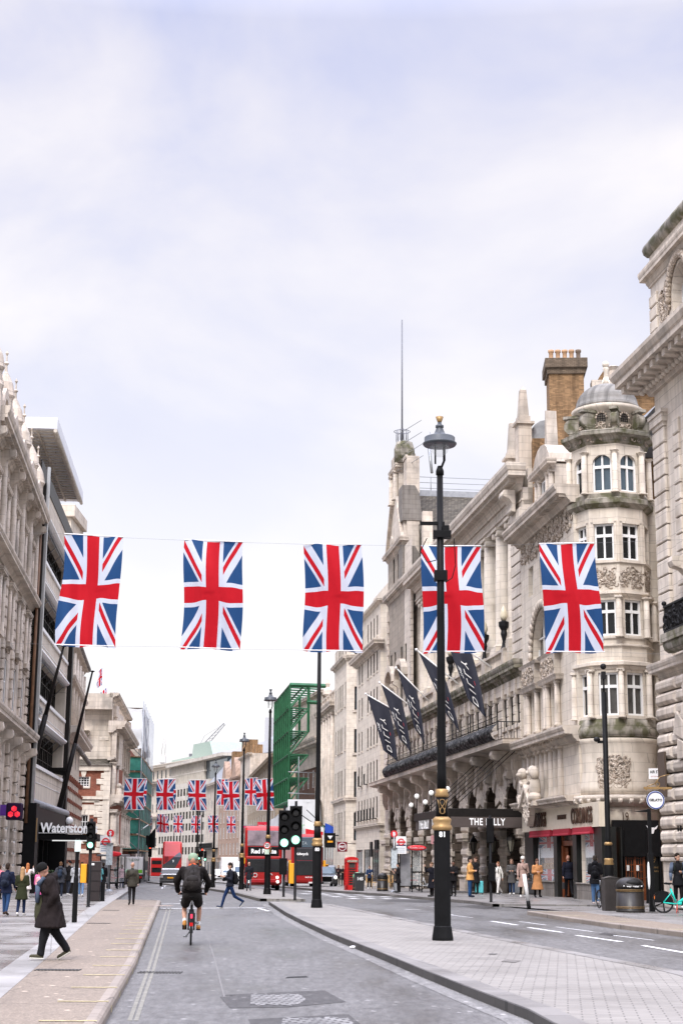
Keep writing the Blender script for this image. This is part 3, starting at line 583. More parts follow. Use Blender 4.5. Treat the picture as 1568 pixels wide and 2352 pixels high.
def column(mb, cx, y, z0, z1, r=.45, cap='ionic', n=14, ped=.0):
 M0 = mb.M; mb.M = M0 @ T(cx, y,0)
 if ped: mb.box(-r*1.35, r*1.35, -r*1.35, r*1.35, z0, z0 + ped); z0 += ped
 b = r*.45
 mb.box(-r*1.3, r*1.3, -r*1.3, r*1.3, z0, z0 + b*.6)
 mb.smooth = True; mb.lathe([(r*1.25, z0 + b*.6), (r*1.25, z0 + b), (r*1.05, z0 + b*1.3), (r*1.1, z0 + b*1.6), (r, z0 + b*2), (r, z0 + (z1 - z0)*.4), (r*.86, z1 - r*.9)], n); mb.smooth = False
 zc = z1 - r*.9
 mb.lathe([(r*.86, zc), (r*1.0, zc + r*.2), (r*.9, zc + r*.4)], n)
 if cap == 'ionic':
  for sx in (-1,1): mb.tube((sx*r*.95, -r*1.0, zc + r*.3), (sx*r*.95, r*1.0, zc + r*.3), r*.36, n=10)
  mb.box(-r*1.2, r*1.2, -r*1.1, r*1.1, zc + r*.6, z1)
 elif cap == 'cor':
  mb.lathe([(r*.9, zc), (r*1.0, zc + r*.3), (r*1.35, zc + r*.75)],8); mb.box(-r*1.3, r*1.3, -r*1.3, r*1.3, zc + r*.7, z1)
 else: mb.box(-r*1.2, r*1.2, -r*1.2, r*1.2, zc + r*.35, z1)
 mb.M = M0
def balustrade(mb, u0, u1, z, h=1.0, y=0.0, sp=.34, ped=2.6, pedw=.5):
 n = max(1, round((u1 - u0)/ped)); stp = (u1 - u0)/n
 mb.box(u0, u1, y - .14, y + .14, z, z + .16); mb.box(u0, u1, y - .17, y + .17, z + h - .16, z + h)
 for i in range(n + 1): c = u0 + i*stp; a = max(u0, c - pedw/2); b = min(u1, c + pedw/2); mb.box(a, b, y - .19, y + .19, z - .002, z + h + .03)
 for i in range(n):
  a = u0 + i*stp + pedw/2 + .15; b = u0 + (i + 1)*stp - pedw/2 - .1
  while a < b:
   M0 = mb.M; mb.M = M0 @ T(a, y,0); mb.lathe([(.06, z + .16), (.10, z + .3), (.05, z + h*.55), (.05, z + h*.62), (.09, z + h - .16)],6); mb.M = M0; a += sp
def scroll(mb, x, z, w, hgt, out, y=0.0):
 """console bracket: S-profile slab"""
 pr = [(0,0), (.22,.0), (.34,.12), (.26,.3), (.3,.45), (.55,.62), (.92,.7), (1,.84), (.95,1), (0,1)]
 mb.prism([(y - p*out, z + q*hgt) for p, q in pr], x - w/2, x + w/2, axis='x')
 mb.tube((x - w/2 - .02, y - out*.78, z + hgt*.82), (x + w/2 + .02, y - out*.78, z + hgt*.82), hgt*.14, n=10)
 mb.tube((x - w/2 - .02, y - out*.2, z + hgt*.1), (x + w/2 + .02, y - out*.2, z + hgt*.1), hgt*.09, n=8)
def ornaments(mb, x0, x1, z0, z1, y, dens=10, r=.07, seed=1):
 """low carved relief: small lumps and curls standing off a panel"""
 rnd = random.Random(seed); n = int((x1 - x0)*(z1 - z0)*dens)
 for _ in range(n):
  x = rnd.uniform(x0 + r, x1 - r); z = rnd.uniform(z0 + r, z1 - r); a = rnd.uniform(0, pi); rr = r*rnd.uniform(.6,1.3)
  M0 = mb.M; mb.M = M0 @ T(x, y, z, rx=pi/2, rz=0) @ T(rz=a)
  if rnd.random() < .5: mb.torus(rr*1.5, rr*.4,8,4,0, pi*1.3)
  else: mb.ball((0,0,0), (rr*1.4, rr*.7, rr*.6),6,4)
  mb.M = M0
def winset(B, holes,**k):
 for h in holes:
  kk = dict(k); kk['arch'] = len(h) > 4 and bool(h[4])
  window(B.root,*h[:4],**kk)
YF = 63.0
P0 = (gx(1541, YF,2), YF); P1 = (P0[0] + .132*11, YF - 11)
R0 = Bld('corner_building', 'tall pale stone corner building with bulging rusticated base at far right', P0, P1)
h = lambda y: R0.h(y, YF)
zc1, zc2, ztop = h(908), h(662), h(575)
zb = h(1565)
sh = [(3.3,7.8,0,7.8, True)]
up = [(3.9,6.0, h(1480), h(1130), True)]
at = [(2.6,4.6, h(795), h(672), True)]
mb = body(R0, ztop - .3,12,0, back=.65)
wall(mb,0, R0.L,0, ztop - .3, sh + up + at,.6)
R0.part('wall', mb, M['stone'])
mb = MB()
z = .0
mb.box(-.05,3.1, -.34,0,0,1.75); mb.box(-.1,3.2, -.42,0,1.75,1.9); i = 0
zb0 = 1.9
nC = 13; chh = (zb - zb0)/nC
for i in range(nC):
 z = zb0 + i*chh
 if i < 9:
  wdt = 3.0 - (0 if i < 6 else 0)
  mb.bbox(-.04,1.6, -.45,.2, z + .03, z + chh - .03,.12); mb.bbox(1.64, wdt + .1, -.42,.2, z + .03, z + chh - .03,.12)
 else: mb.bbox(-.04,2.2, -.45,.2, z + .03, z + chh - .03,.12); mb.bbox(2.24, R0.L, -.42,.2, z + .03, z + chh - .03,.12)
cx, sp_ = 5.55,7.8 - 2.25
for k in range(11):
 a = pi*k/11; b = pi*(k + 1)/11 - .03; r0_, r1_ = 2.27,3.1 + (.5 if k%2 else 0)
 mb.prism([(cx - r0_*cos(a), sp_ + r0_*sin(a)), (cx - r1_*cos(a), sp_ + r1_*sin(a)), (cx - r1_*cos(b), sp_ + r1_*sin(b)), (cx - r0_*cos(b), sp_ + r0_*sin(b))], -.5, -.1, axis='y')
cornice(mb, -.1, R0.L, zb,.55,.7, e0=1)
R0.part('rusticated_base', mb, M['stoneW'], bevel=.03)
mb = MB()
z = zb + .8; i = 0
while z < zc1 - 1.6:
 mb.bbox(-.02,1.35, -.16,.1, z, z + .62,.03); z += .68; i += 1
z = zb + .8
while z < zc1 - 2.2:
 mb.bbox(2.2,2.9, -.1,.1, z, z + .62,.03); z += .68
mb.box(-.08,1.45, -.24,.1, zc1 - 1.5, zc1 - 1.15); mb.box(-.14,1.55, -.3,.1, zc1 - 1.15, zc1 - 1.0)
z = zc1 + 1.0
while z < zc2 - .6: mb.bbox(-.02,.9, -.09,.1, z, z + .5,.03); z += .56
scroll(mb,3.6, h(1390),.5,1.3,.9);
R0.part('quoins', mb, M['stone'])
mb = MB()
cornice(mb, -.05, R0.L, zc1,1.45,1.25, e0=1)
x = -1.0
while x < R0.L: mb.box(x, x + .34, -1.1, -.4, zc1 + .28, zc1 + .56); x += .74
mb.box(-1.1, -.2, -.5, -.3, zc1 + .3, zc1 + .5)
for i in range(28): mb.ball((-.3 + i*.4, -.42, zc1 + .16), (.16,.14,.12),6,4)
cornice(mb, -.05, R0.L, zc2,.4,.75, e0=1)
R0.part('cornice', mb, M['stoneW'])
mb = MB(); mb.box(.15, R0.L,.12,.5, zc2 + .75, ztop)
mb.tube((-.15,.05, ztop), (R0.L,.05, ztop),.32, n=10)
R0.part('parapet', mb, M['stoneM'])
mb = MB(); ornaments(mb,1.2,2.5, h(800), h(690), -.06,26,.12,3); ornaments(mb,3.3,3.8, h(1450), h(1400), -.1,20,.1,4)
for k in range(22):
 a = pi*k/21; mb.ball((3.6 - 1.25*cos(a), -.1, h(735) + 1.5*sin(a)), (.2,.14,.2),6,4)
R0.part('carved_garland', mb, M['stoneC'])
winset(R0, at, y=.5, fm=M['wframe'], nx=3, ny=4, gm=M['glassb']); winset(R0, up, y=.5, nx=2, ny=3)
mb = MB()
for i in range(40): x = 3.1 + i*.1; mb.box(x, x + .02, -1.0, -.97, h(1480), h(1425));
mb.box(3.0,7.2, -1.03, -.95, h(1425), h(1421)); mb.box(3.0,7.2, -1.03, -.95, h(1480), h(1476)); ornaments(mb,3.0,7, h(1478), h(1427), -1.0,22,.1,5)
for i in range(9): mb.box(3.0,3.03, -1.0 + i*.11, -.98 + i*.11, h(1480), h(1425))
mb.ball((3.02, -.98, h(1415)),.1)
o = R0.part('balcony_railing', mb, M['iron']); mb = MB(); mb.box(2.8,7.4, -1.1,.1, h(1500), h(1482)); mb.tube((2.8, -.7, h(1505)), (7.4, -.7, h(1505)),.32, n=10); R0.part('balcony', mb, M['stoneM'])
g = MB(); g.box(3.3,7.8,.55,.62,0,7.8); R0.part('shop_window', g, M['glass'])
text('number_sign', '16-18',.34, M['black'], R0.root, T(2.35, -.47,2.95),.01, sx=.62)
mb = MB(); mb.box(.3,1.1, -.53, -.46, zb0 + 4*chh + .2, zb0 + 7.6*chh); R0.part('sign_panel', mb, M['brown'])
gs = empty('hanging_sign', un(1504,1838,58.6),0, 'round white GELATO hanging sign with blue ring on brass bracket', 'sign')
mb = MB(); mb.M = T(rx=pi/2); mb.lathe([(.335, -.05), (.335,.05)],32); mb.build('sign_face', M['white'], gs)
mb = MB(); mb.M = T(y=-.052, rx=pi/2); mb.torus(.30,.022,32,6); mb.build('blue_ring', pm('sign_blue', (.02,.05,.25),.4, var=0), gs)
mb = MB(); mb.M = T(y=0, rx=pi/2); mb.torus(.342,.022,32,6); mb.build('rim', M['black'], gs)
text('lettering', 'GELATO',.125, M['black'], gs, T(0, -.056,0),.003,.004)
mb = MB(); mb.box(-.42,.62, -.04,.04,.40,.48); mb.box(-.36, -.3, -.03,.03,.36,.4); mb.box(.3,.36, -.03,.03,.36,.4); mb.path([(-.3,0,.5), (0,0,.6), (.2,0,.85), (.55,0,.95)],.018)
mb.M = T(.1,0,.58, rx=pi/2); mb.torus(.08,.015,14,5); mb.build('bracket', M['gold'], gs)
sg = empty('street_sign', un(1508,1777,66), -.4, 'small white AIR STREET name plate high on the side wall', 'sign'); mb = MB(); mb.box(-.35,.45, -.02,.02, -.22,.22); mb.box(-.35,.45,.02,2.0, -.05,.05); mb.build('plate', M['white'], sg)
text('lettering', 'AIR STREET',.17, M['black'], sg, T(.05, -.025,.07),.003,.003, sx=.8); text('lettering', 'CITY OF WESTMINSTER',.06, M['red'], sg, T(.05, -.025, -.12),.003)
YH, YT = 87.0,75.1
hotP = lambda Y: (gx(330 + 77000.0/Y, Y,2), Y)
P0 = (gx(1207, YH,2), YH); P1 = (gx(1335,75.4,2),75.4)
C = Bld('tower_building', 'cream stone shop building with round domed corner tower and carved friezes', P0, P1)
ct = (gx(1424, YT + .6,2), YT + .6)
_dx, _dy = cos(C.rz), sin(C.rz); rel = (ct[0] - P0[0], ct[1] - P0[1]); tx, ty = rel[0]*_dx + rel[1]*_dy, -rel[0]*_dy + rel[1]*_dx
h = lambda y, Y=73.5: C.h(y, Y)
zf0, zf1 = h(1900), h(1862)
zc = h(1848)
zm1 = h(1700)
zs = h(1640)
holes = []
def levels(y0, y1, n, w): return [(C.L*(i + .5)/n - w/2, C.L*(i + .5)/n + w/2, h(y0,80), h(y1,80)) for i in range(n)]
L1 = [(2.2,3.6, h(1640), h(1540)), (6.6,8.0, h(1640), h(1540))]
L2 = [(2.6,7.2, h(1500), h(1330), True)]
L3 = [(1.8,3.0, h(1280), h(1205)), (4.4,5.6, h(1280), h(1205)), (7.0,8.2, h(1280), h(1205))]
zcor = h(1120)
mb = body(C, zcor,9,0, back=.8)
mb.box(C.L, tx,.9,9,0, zcor)
wall(mb,0, C.L, zf0, zcor, L1 + L2 + L3,.4)
C.part('wall', mb, M['stone2'])
winset(C, L1, y=.35, trans=.72); winset(C, L3, y=.35, trans=.72); winset(C, L2, y=.38, nx=4, trans=.6, gm=M['glassw'])
mb = MB()
cornice(mb, -.1, C.L + .3, zc,.75,.5, w=.1, dent=.3); cornice(mb, -.1, C.L + .2, zm1 + .1,.8,.75, w=.05)
cornice(mb, -.3, C.L + .2, zcor - .3,.95,.9, w=.05, dent=.35)
for (a, b, c, d) in L1:
 for x in (a - .75, a - .35, b + .3): column(mb, x, -.15, c - .1, d + .15,.16, 'ionic',10)
 molding(mb, a - 1.1, b + .6, [(.35, d + .15), (.4, d + .3), (.45, d + .4), (.3, d + .42)],1,1); molding(mb, a - 1.1, b + .6, [(.35, d + 1.5), (.42, d + 1.65), (.3, d + 1.7)],1,1)
 mb.box(a - 1.0, b + .5, -.34,0, d + .42, d + 1.5); mb.box(a - 1.0, b + .5, -.3,0, c - .35, c - .1)
for k in range(20):
 a = pi*k/19; mb.ball((4.9 - 2.5*cos(a), -.12, L2[0][3] - 2.3 + 2.5*sin(a)), (.26,.14,.26),6,4)
for i in range(9): column(mb,.55 + i*.98, -.05, zc + .55, zm1 + .1,.2, 'tus',10)
C.part('stone_trim', mb, M['stoneW'])
mb = MB(); ornaments(mb,.2, C.L, L3[0][3] + .25, zcor - .3, -.05,14,.11,11); ornaments(mb,.2, C.L, zm1 + .3, zm1 + .65, -.5,16,.08,12)
for (a, b, c, d) in L1: ornaments(mb, a - 1, b + .5, d + .5, d + 1.45, -.36,16,.09,13)
ornaments(mb, -.1, C.L + .2, zc + .2, zc + .42, -.75,18,.07,14)
C.part('carved_frieze', mb, M['stoneC'])
mb = MB()
for sx in (-1,1):
 bx = 4.4 + sx*1.25
 mb.ball((bx, -.75, zc + 1.15), (.34,.3,.62)); mb.ball((bx - sx*.05, -.85, zc + 1.95), (.27,.27,.3)); mb.ball((bx - sx*.16, -1.05, zc + 1.88), (.13,.16,.12)); mb.ball((bx + sx*.12, -.8, zc + 1.85), (.3,.26,.36))
 mb.tube((bx - sx*.1, -.95, zc + 1.5), (bx - sx*.5, -1.0, zc + 1.35),.12,.08); mb.ball((bx + sx*.05, -.8, zc + .65), (.42,.34,.28)); mb.tube((bx, -1.0, zc + .7), (bx - sx*.2, -1.05, zc + .35),.13,.1)
 mb.prism([(4.4, zc + 1.35), (4.4, zc + 1.1), (4.4 + sx*1.1, zc + .1), (4.4 + sx*1.25, zc + .3)], -1.1, -.5, axis='y'); mb.box(bx - .5, bx + .5, -1.0, -.2, zc + .2, zc + .45)
mb.prism([(4.0, zc + .2), (4.8, zc + .2), (4.85, zc - .3), (4.4, zc - .8), (3.95, zc - .3)], -.95, -.6, axis='y'); ornaments(mb,3.7,5.1, zc - .6, zc + 1.3, -.95,30,.08,16)
C.part('heraldic_crest', mb, M['stoneW'], bevel=.04)
US = C.u(1388); mb = MB(); mb.box(.2, US, -.22,.1, zf0, zf1 + .35); C.part('fascia', mb, M['cream'])
dkb = pm('dark_green_shopfront', (.012,.013,.012),.35, spec=.25, var=.2)
mb = MB(); mb.box(.3, US,.75,.8,0, zf0)
bays = [(C.u(1229), C.u(1276)), (C.u(1284), C.u(1320)), (C.u(1329), C.u(1370))]; prev = .3
for a, b in bays: mb.box(prev, a, -.12,.55,0, zf0); prev = b
mb.box(prev, US, -.12,.55,0, zf0)
C.part('shopfront', mb, dkb)
def union_nodes(m, aspect=1.0, uvmap=True, gen=False):
 """Union flag drawn with node arithmetic; u, v in 0..1, long side vertical"""
 nt = m.node_tree; L = nt.links; tc = N(nt, 'ShaderNodeTexCoord'); sp = N(nt, 'ShaderNodeSeparateXYZ'); L.new(tc.outputs['UV'], sp.inputs[0])
 def mth(op, a, b=None, c=None):
  n = N(nt, 'ShaderNodeMath', operation=op)
  for i, v in enumerate((a, b, c)):
   if v is None: continue
   if isinstance(v, (int, float)): n.inputs[i].default_value = v
   else: L.new(v, n.inputs[i])
  return n.outputs[0]
 S_, L_ = 1.0,1.8
 x = mth('MULTIPLY', mth('SUBTRACT', sp.outputs[0],.5), S_); y = mth('MULTIPLY', mth('SUBTRACT', sp.outputs[1],.5), L_)
 ax, ay = mth('ABSOLUTE', x), mth('ABSOLUTE', y); a, b = S_/2, L_/2; nn = sqrt(a*a + b*b)
 s = mth('MULTIPLY', mth('SIGN', mth('MULTIPLY', x, y)), mth('DIVIDE', mth('SUBTRACT', mth('MULTIPLY', ay, a), mth('MULTIPLY', ax, b)), nn))
 wd = mth('LESS_THAN', mth('ABSOLUTE', s),.105)
 rd = mth('MULTIPLY', mth('GREATER_THAN', s,0.002), mth('LESS_THAN', s,.066))
 wc_ = mth('MAXIMUM', mth('LESS_THAN', ax,.175), mth('LESS_THAN', ay,.19)); rc_ = mth('MAXIMUM', mth('LESS_THAN', ax,.108), mth('LESS_THAN', ay,.118))
 col = None
 def mix(base, f, c):
  n = N(nt, 'ShaderNodeMixRGB'); L.new(f, n.inputs[0])
  if isinstance(base, tuple): n.inputs[1].default_value = (*base,1)
  else: L.new(base, n.inputs[1])
  n.inputs[2].default_value = (*c,1); return n.outputs[0]
 blue, wht, rdc = (.022,.075,.20), (.64,.68,.76), (.54,.012,.022)
 c1 = mix(mix(mix(mix(blue, wd, wht), rd, rdc), wc_, wht), rc_, rdc)
 return c1
def flagmat(name):
 m = pm(name, (.5,.5,.5),.75, var=0, spec=.2); b = m.node_tree.nodes['Principled BSDF']; c = union_nodes(m); nt = m.node_tree
 nt.links.new(c, b.inputs['Base Color'])
 tr = N(nt, 'ShaderNodeBsdfTranslucent'); nt.links.new(c, tr.inputs[0]); mx = N(nt, 'ShaderNodeMixShader'); mx.inputs[0].default_value = .38
 nt.links.new(b.outputs[0], mx.inputs[1]); nt.links.new(tr.outputs[0], mx.inputs[2]); nt.links.new(mx.outputs[0], nt.nodes['Material Output'].inputs[0])
 n = N(nt, 'ShaderNodeTexNoise'); n.inputs['Scale'].default_value = 2.0; tc = N(nt, 'ShaderNodeTexCoord'); nt.links.new(tc.outputs['Object'], n.inputs['Vector'])
 bp = N(nt, 'ShaderNodeBump'); bp.inputs['Strength'].default_value = .35; bp.inputs['Distance'].default_value = .08; nt.links.new(n.outputs['Fac'], bp.inputs['Height']); nt.links.new(bp.outputs[0], b.inputs['Normal'])
 return m
M['union'] = flagmat('union_flag_cloth')
for k, (a, b) in enumerate(bays):
 if k == 1:
  mb = MB(); mb.box(a + .1, b - .1,.2,.26,2.75, zf0 - .2); C.part('transom_pane', mb, M['glassw'])
  mb = MB()
  mb.box(a, a + .3,.1,.5,0, zf0 - .1); mb.box(b - .3, b,.1,.5,0, zf0 - .1); mb.box(a, b,.1,.5,2.5,2.75); mb.box(a + .3, a + .42,.05,.45,0,2.5); mb.box(b - .42, b - .3,.05,.45,0,2.5)
  mb.box(a + .4, a + .9,.18,.24,.1,2.4); mb.box(b - .6, b - .42,.18,.24,.1,2.4)
  C.part('shop_door', mb, M['wood'], bevel=.02)
 else:
  mb = MB(); mb.box(a, b,.16,.18,.75, zf0 - .15); C.part('shop_window', mb, M['clear'])
  mb = MB(); mb.box(a, b, -.16,.3,.0,.72); mb.box(a - .05, b + .05, -.22,.3,.72,.78); C.part('stall_riser', mb, M['stoneD'], bevel=.02)
  for nm, z0_, z1_ in (('pelmet_bunting', zf0 - 1.0, zf0 - .2), ('window_flag',.8,1.35)):
   mb = MB(); mb.grid(lambda u, v: (a + .1 + u*(b - a - .2),.2 + .02*sin(u*30), z0_ + v*(z1_ - z0_)),12,1); C.part(nm, mb, M['union'])
  mb = MB(); mb.box(a + .25, b - .2,.185,.2, zf0 - 1.35, zf0 - .85); C.part('window_placard', mb, M['white'])
  mb = MB(); mb.box(a + .1, b - .1,.45,.5,.8, zf0 - .2); C.part('display_backing', mb, pm('display_backing_' + str(k), (.22,.08,.04) if k else (.26,.2,.17),.7, var=.7, vscale=1.6, emit=(.35,.12,.05) if k else (.3,.2,.15), es=.25))  # backing glows to stand in for lamps inside the shop
  mb = MB()
  for i in range(9): x = a + .25 + i*(b - a - .4)/9; mb.lathe([(.06,1.36), (.06,1.6), (.02,1.7), (.02,1.8)],8, cx=x, cy=.32)
  C.part('display_bottles', mb, M['gold'])
  mb = MB(); mb.M = T(a + .28,.13,1.95, rx=pi/2); mb.ball((0,0,0), (.15,.52,.02),16,6); C.part('oval_sticker', mb, M['white'])
 mb = MB(); mb.box(a - .05, b + .05, -.3, -.1, zf0 - .28, zf0 + .02); mb.prism([(-.1, zf0 + .05), (-.34, zf0 - .25), (-.34, zf0 - .3), (-.1, zf0 - .3)], a, b, axis='x'); C.part('awning', mb, M['crimson'])
mn = empty('mannequin', (0,0,0),0, 'pale bald mannequin in a cream jacket behind the shop window glass', 'mannequin'); mn.location = (C.root.matrix_world if False else Matrix.Translation(C.root.location) @ Matrix.Rotation(C.rz,4, 'Z')) @ Vector((C.u(1362),.4,.8)); mn.rotation_euler = (0,0, C.rz)
mb = MB(); mb.ball((0,0,1.62), (.1,.12,.14)); mb.tube((0,0,1.3), (0,0,1.5),.05,.05); mb.build('head', pm('mannequin_skin', (.6,.45,.36),.6), mn)
mb = MB(); mb.smooth = True; mb.lathe([(.14,.3), (.2,.6), (.17,.95), (.22,1.25), (.07,1.42)],12); mb.smooth = False; mb.tube((-.2,0,1.25), (-.26,0,.75),.06,.05); mb.tube((.2,0,1.25), (.26,0,.75),.06,.05); mb.build('jacket', pm('cream_jacket', (.55,.5,.42),.8), mn)
lt = pm('gilt_letters', (.05,.022,.010),.5, var=.1)
text('lettering', 'CORDINGS',1.0, lt, C.root, T(C.u(1246), -.27, (zf0 + zf1)/2 + .15),.02,.02, sx=.74)
text('lettering', 'CORDINGS',1.0, lt, C.root, T(C.u(1349), -.27, (zf0 + zf1)/2 + .15),.02,.02, sx=.74)
text('lettering', 'BY APPOINTMENT',.3, lt, C.root, T(C.u(1302), -.24, (zf0 + zf1)/2 + .2),.02,.006, sx=.7)
tw = empty('tower_shaft', (tx, ty,0),0); tw.parent = C.root
face0 = -pi/2
def octf(mb, k, r):
 ang = -pi/2 - C.rz + k*pi/4 - .37
 return Matrix.Rotation(ang + pi/2,4, 'Z') @ Matrix.Translation((0, -r*cos(pi/8),0))
RO = 1.84; HW = RO*sin(pi/8)
def oct_ring(mb, z0, z1, r0, r1=None):
 r1 = r1 or r0
 for k in range(8):
  q = []
  M0 = mb.M
  A0 = octf(mb, k, r0); A1 = octf(mb, k, r1); w0, w1 = r0*sin(pi/8), r1*sin(pi/8)
  pts = [A0 @ Vector((-w0,0, z0)), A0 @ Vector((w0,0, z0)), A1 @ Vector((w1,0, z1)), A1 @ Vector((-w1,0, z1))]; mb.poly(pts)
def oct_mold(mb, prof):
 for (r0, z0), (r1, z1) in zip(prof, prof[1:]): oct_ring(mb, z0, z1, r0, r1)
stor = [(h(1640), h(1540),0, M['glassw']), (h(1455), h(1372),0, M['glass']), (h(1280), h(1196),0, M['glass']), (h(1122), h(1036),1, M['glassb'])]
mb = MB()
zlo, zhi = h(1650), h(1012)
segs = [zlo, h(1500), h(1340), h(1160), zhi]
for k in range(8):
 A = octf(mb, k, RO); mb.M = A; hs = []
 if k in (0,1,7,6,2):
  for (a, b, ar, gm) in stor: hs.append((-.47,.47, a, b, bool(ar)))
 wall(mb, -HW, HW, zlo, zhi, hs,.22)
 if hs: mb.box(-HW + .02, HW - .02,.3,.34, zlo, zhi)
mb.M = Matrix.Identity(4); mb.lathe([(RO*.8, zlo), (RO*.8, zhi)],8)
o = mb.build('tower_wall', M['stone2'], tw);
for k in (0,1,7,6):
 for (a, b, ar, gm) in stor:
  w_ = window(tw, -.47,.47, a, b, y=.2, trans=.68, gm=(gm if k < 2 else M['glass']), arch=bool(ar), fr=.09, bar=.09); A = octf(mb, k, RO); w_.matrix_local = A
mb = MB()
for k in (0,1,2,6,7):
 A = octf(mb, k, RO); mb.M = A
 for (a, b, ar, gm), nm in zip(stor, ('ionic', 'tus', None, 'cor')):
  if nm:
   column(mb, HW - .05, -.16, a - .1, b + .15,.15, nm,10)
  mb.box(-.6,.6, -.08,0, a - .14, a)
 mb.box(-.62, -.5, -.05,0, stor[2][0], stor[2][1] + .1); mb.box(.5,.62, -.05,0, stor[2][0], stor[2][1] + .1); mb.box(-.62,.62, -.05,0, stor[2][1], stor[2][1] + .12)
mb.M = Matrix.Identity(4)
def band(z, o, hh): oct_mold(mb, [(RO, z), (RO + o*.3, z + hh*.1), (RO + o*.45, z + hh*.4), (RO + o, z + hh*.5), (RO + o, z + hh*.85), (RO, z + hh)])
band(h(1534),.25,.42); band(h(1484),.12,.2); band(h(1366),.2,.3); band(h(1290),.1,.14); band(h(1158),.15,.2)
tp = mb.build('tower_trim', M['stone2'], tw)
mb = MB(); oct_mold(mb, [(RO, h(1160)), (RO + .3, h(1150)), (RO + .32, h(1140)), (RO + .12, h(1136)), (RO + .12, h(1126)), (RO + .02, h(1125))])
zt = h(1012)
oct_mold(mb, [(RO, zt), (RO + .12, zt + .1), (RO + .2, zt + .32), (RO + .5, zt + .42), (RO + .52, zt + .62), (RO + .15, zt + .75), (.6, zt + .78)])
mb.smooth = True; mb.lathe([(RO - .05, h(1690)), (RO + .12, h(1688)), (RO + .16, h(1672)), (RO + .05, h(1660)), (RO + .02, h(1648)), (RO - .3, h(1646))],32); mb.smooth = False
for k in range(8):
 A = octf(mb, k, RO); mb.M = A @ T(HW, -.05,0)
 mb.box(-.14,.14, -.02,.5, zt + .78, zt + 1.75); mb.tube((-.16,.1, zt + 1.25), (.16,.1, zt + 1.25),.38, n=14); mb.box(-.2,.2, -.3,.55, zt + 1.66, zt + 1.8)
mb.M = Matrix.Identity(4)
mb.build('mossy_cornice', M['stoneM'], tw)
zd = zt + .78
mb = MB(); mb.smooth = True
mb.lathe([(1.45, zd), (1.45, zd + .95), (1.55, zd + 1.02), (1.72, zd + 1.15), (1.78, zd + 1.3), (1.55, zd + 1.38)],32); mb.smooth = False
ornm = MB()
for k in range(8):
 A = octf(mb, k,1.46/cos(pi/8)); ornm.M = A; ornaments(ornm, -.5,.5, zd + .08, zd + .4, -.02,34,.08,40 + k)
 for i in range(7): a = pi*i/6; ornm.ball((-.26*cos(a), -.03, zd + .65 + .26*sin(a)), (.07,.06,.07),5,4)
 ornm.box(-.6, -.46, -.06,.1, zd + .1, zd + .92)
mb.build('drum', M['stone2'], tw); ornm.build('drum_carving', M['stoneC'], tw)
mb = MB()
for k in range(8):
 mb.M = octf(mb, k,1.47/cos(pi/8))
 for i in range(4): mb.box(-.2 + i*.12, -.165 + i*.12, -.03,.02, zd + .42, zd + .85)
 for i in range(4): mb.box(-.2,.2, -.032,.02, zd + .45 + i*.12, zd + .48 + i*.12)
mb.build('lattice_window', M['dframe'], tw)
mb = MB(); mb.smooth = True; zk = zd + 1.36
mb.lathe([(1.58, zk), (1.58, zk + .18)] + [(1.54*cos(a), zk + .18 + 1.2*sin(a)) for a in [i*pi/2/9 for i in range(9)]] + [(.12, zk + 1.38)],32)
mb.build('dome', stone('dome_stone', (.25,.24,.225), dark=(.12,.115,.105), bw=.8, bh=.4, joint=.7, streak=.5), tw)
mb = MB(); mb.smooth = True; mb.lathe([(.22, zk + 1.3), (.16, zk + 1.6), (.10, zk + 2.0), (.16, zk + 2.2), (.13, zk + 2.3)],12); mb.ball((0,0, zk + 2.45),.18)
for k in range(4): a = k*pi/2 + .4; mb.tube((.32*cos(a),.32*sin(a), zk + 1.25), (.1*cos(a),.1*sin(a), zk + 1.75),.07,.04)
mb.build('finial', M['stone2'], tw)
mb = MB(); mb.smooth = True
mb.lathe([(RO + .02, zc + .5), (RO + .05, zc + .9), (RO - .08, zc + 1.6), (RO - .02, h(1712)), (RO + .05, h(1700)), (RO + .14, h(1692))],40)
mb.lathe([(RO - .02, zf0), (RO - .02, zf1 + .3)],40); mb.build('round_corner', M['stone2'], tw)
mb = MB(); mb.smooth = True; mb.lathe([(RO + .1, zc - .05), (RO + .3, zc + .1), (RO + .5, zc + .3), (RO + .5, zc + .42), (RO, zc + .5)],40); mb.smooth = False
for k in range(16):
 a = -pi/2 - C.rz - 1.9 + k*.22; mb.M = Matrix.Rotation(a,4, 'Z'); mb.tube((RO + .42, -.1, zc + .2), (RO + .42,.1, zc + .2),.13)
mb.M = Matrix.Identity(4)
mb.build('corner_cornice', M['stoneW'], tw)
mb = MB(); A = Matrix.Rotation(-C.rz - .3,4, 'Z'); mb.M = A
def onr(x, z): t = x/(RO + .0); return ((RO + .02)*sin(t), -(RO + .02)*cos(t), z)
rnd = random.Random(5)
for _ in range(150):
 x = rnd.uniform(-.7,.7); z = rnd.uniform(h(1805), h(1738)); p = onr(x, z); mb.M = A @ T(*p, rz=x/RO) @ T(rx=pi/2) @ T(rz=rnd.uniform(0,3))
 if rnd.random() < .55: mb.torus(.13,.035,9,4,0,4.2)
 else: mb.ball((0,0,0), (.12,.06,.05),6,4)
mb.build('carved_panel', M['stoneC'], tw)
for k in (0,1,2,7): mb = MB(); mb.M = octf(mb, k, RO); ornaments(mb, -HW, HW, h(1345), h(1296), -.02,34,.09,120 + k); ornaments(mb, -HW, HW, zt + .12, zt + .3, -.2,20,.06,130 + k); mb.build('carved_band', M['stoneC'], tw)
mb = MB(); mb.lathe([(RO - .15,0), (RO - .15, zf0)],24); mb.build('dark_shopfront', dkb, tw)
ang = -C.rz
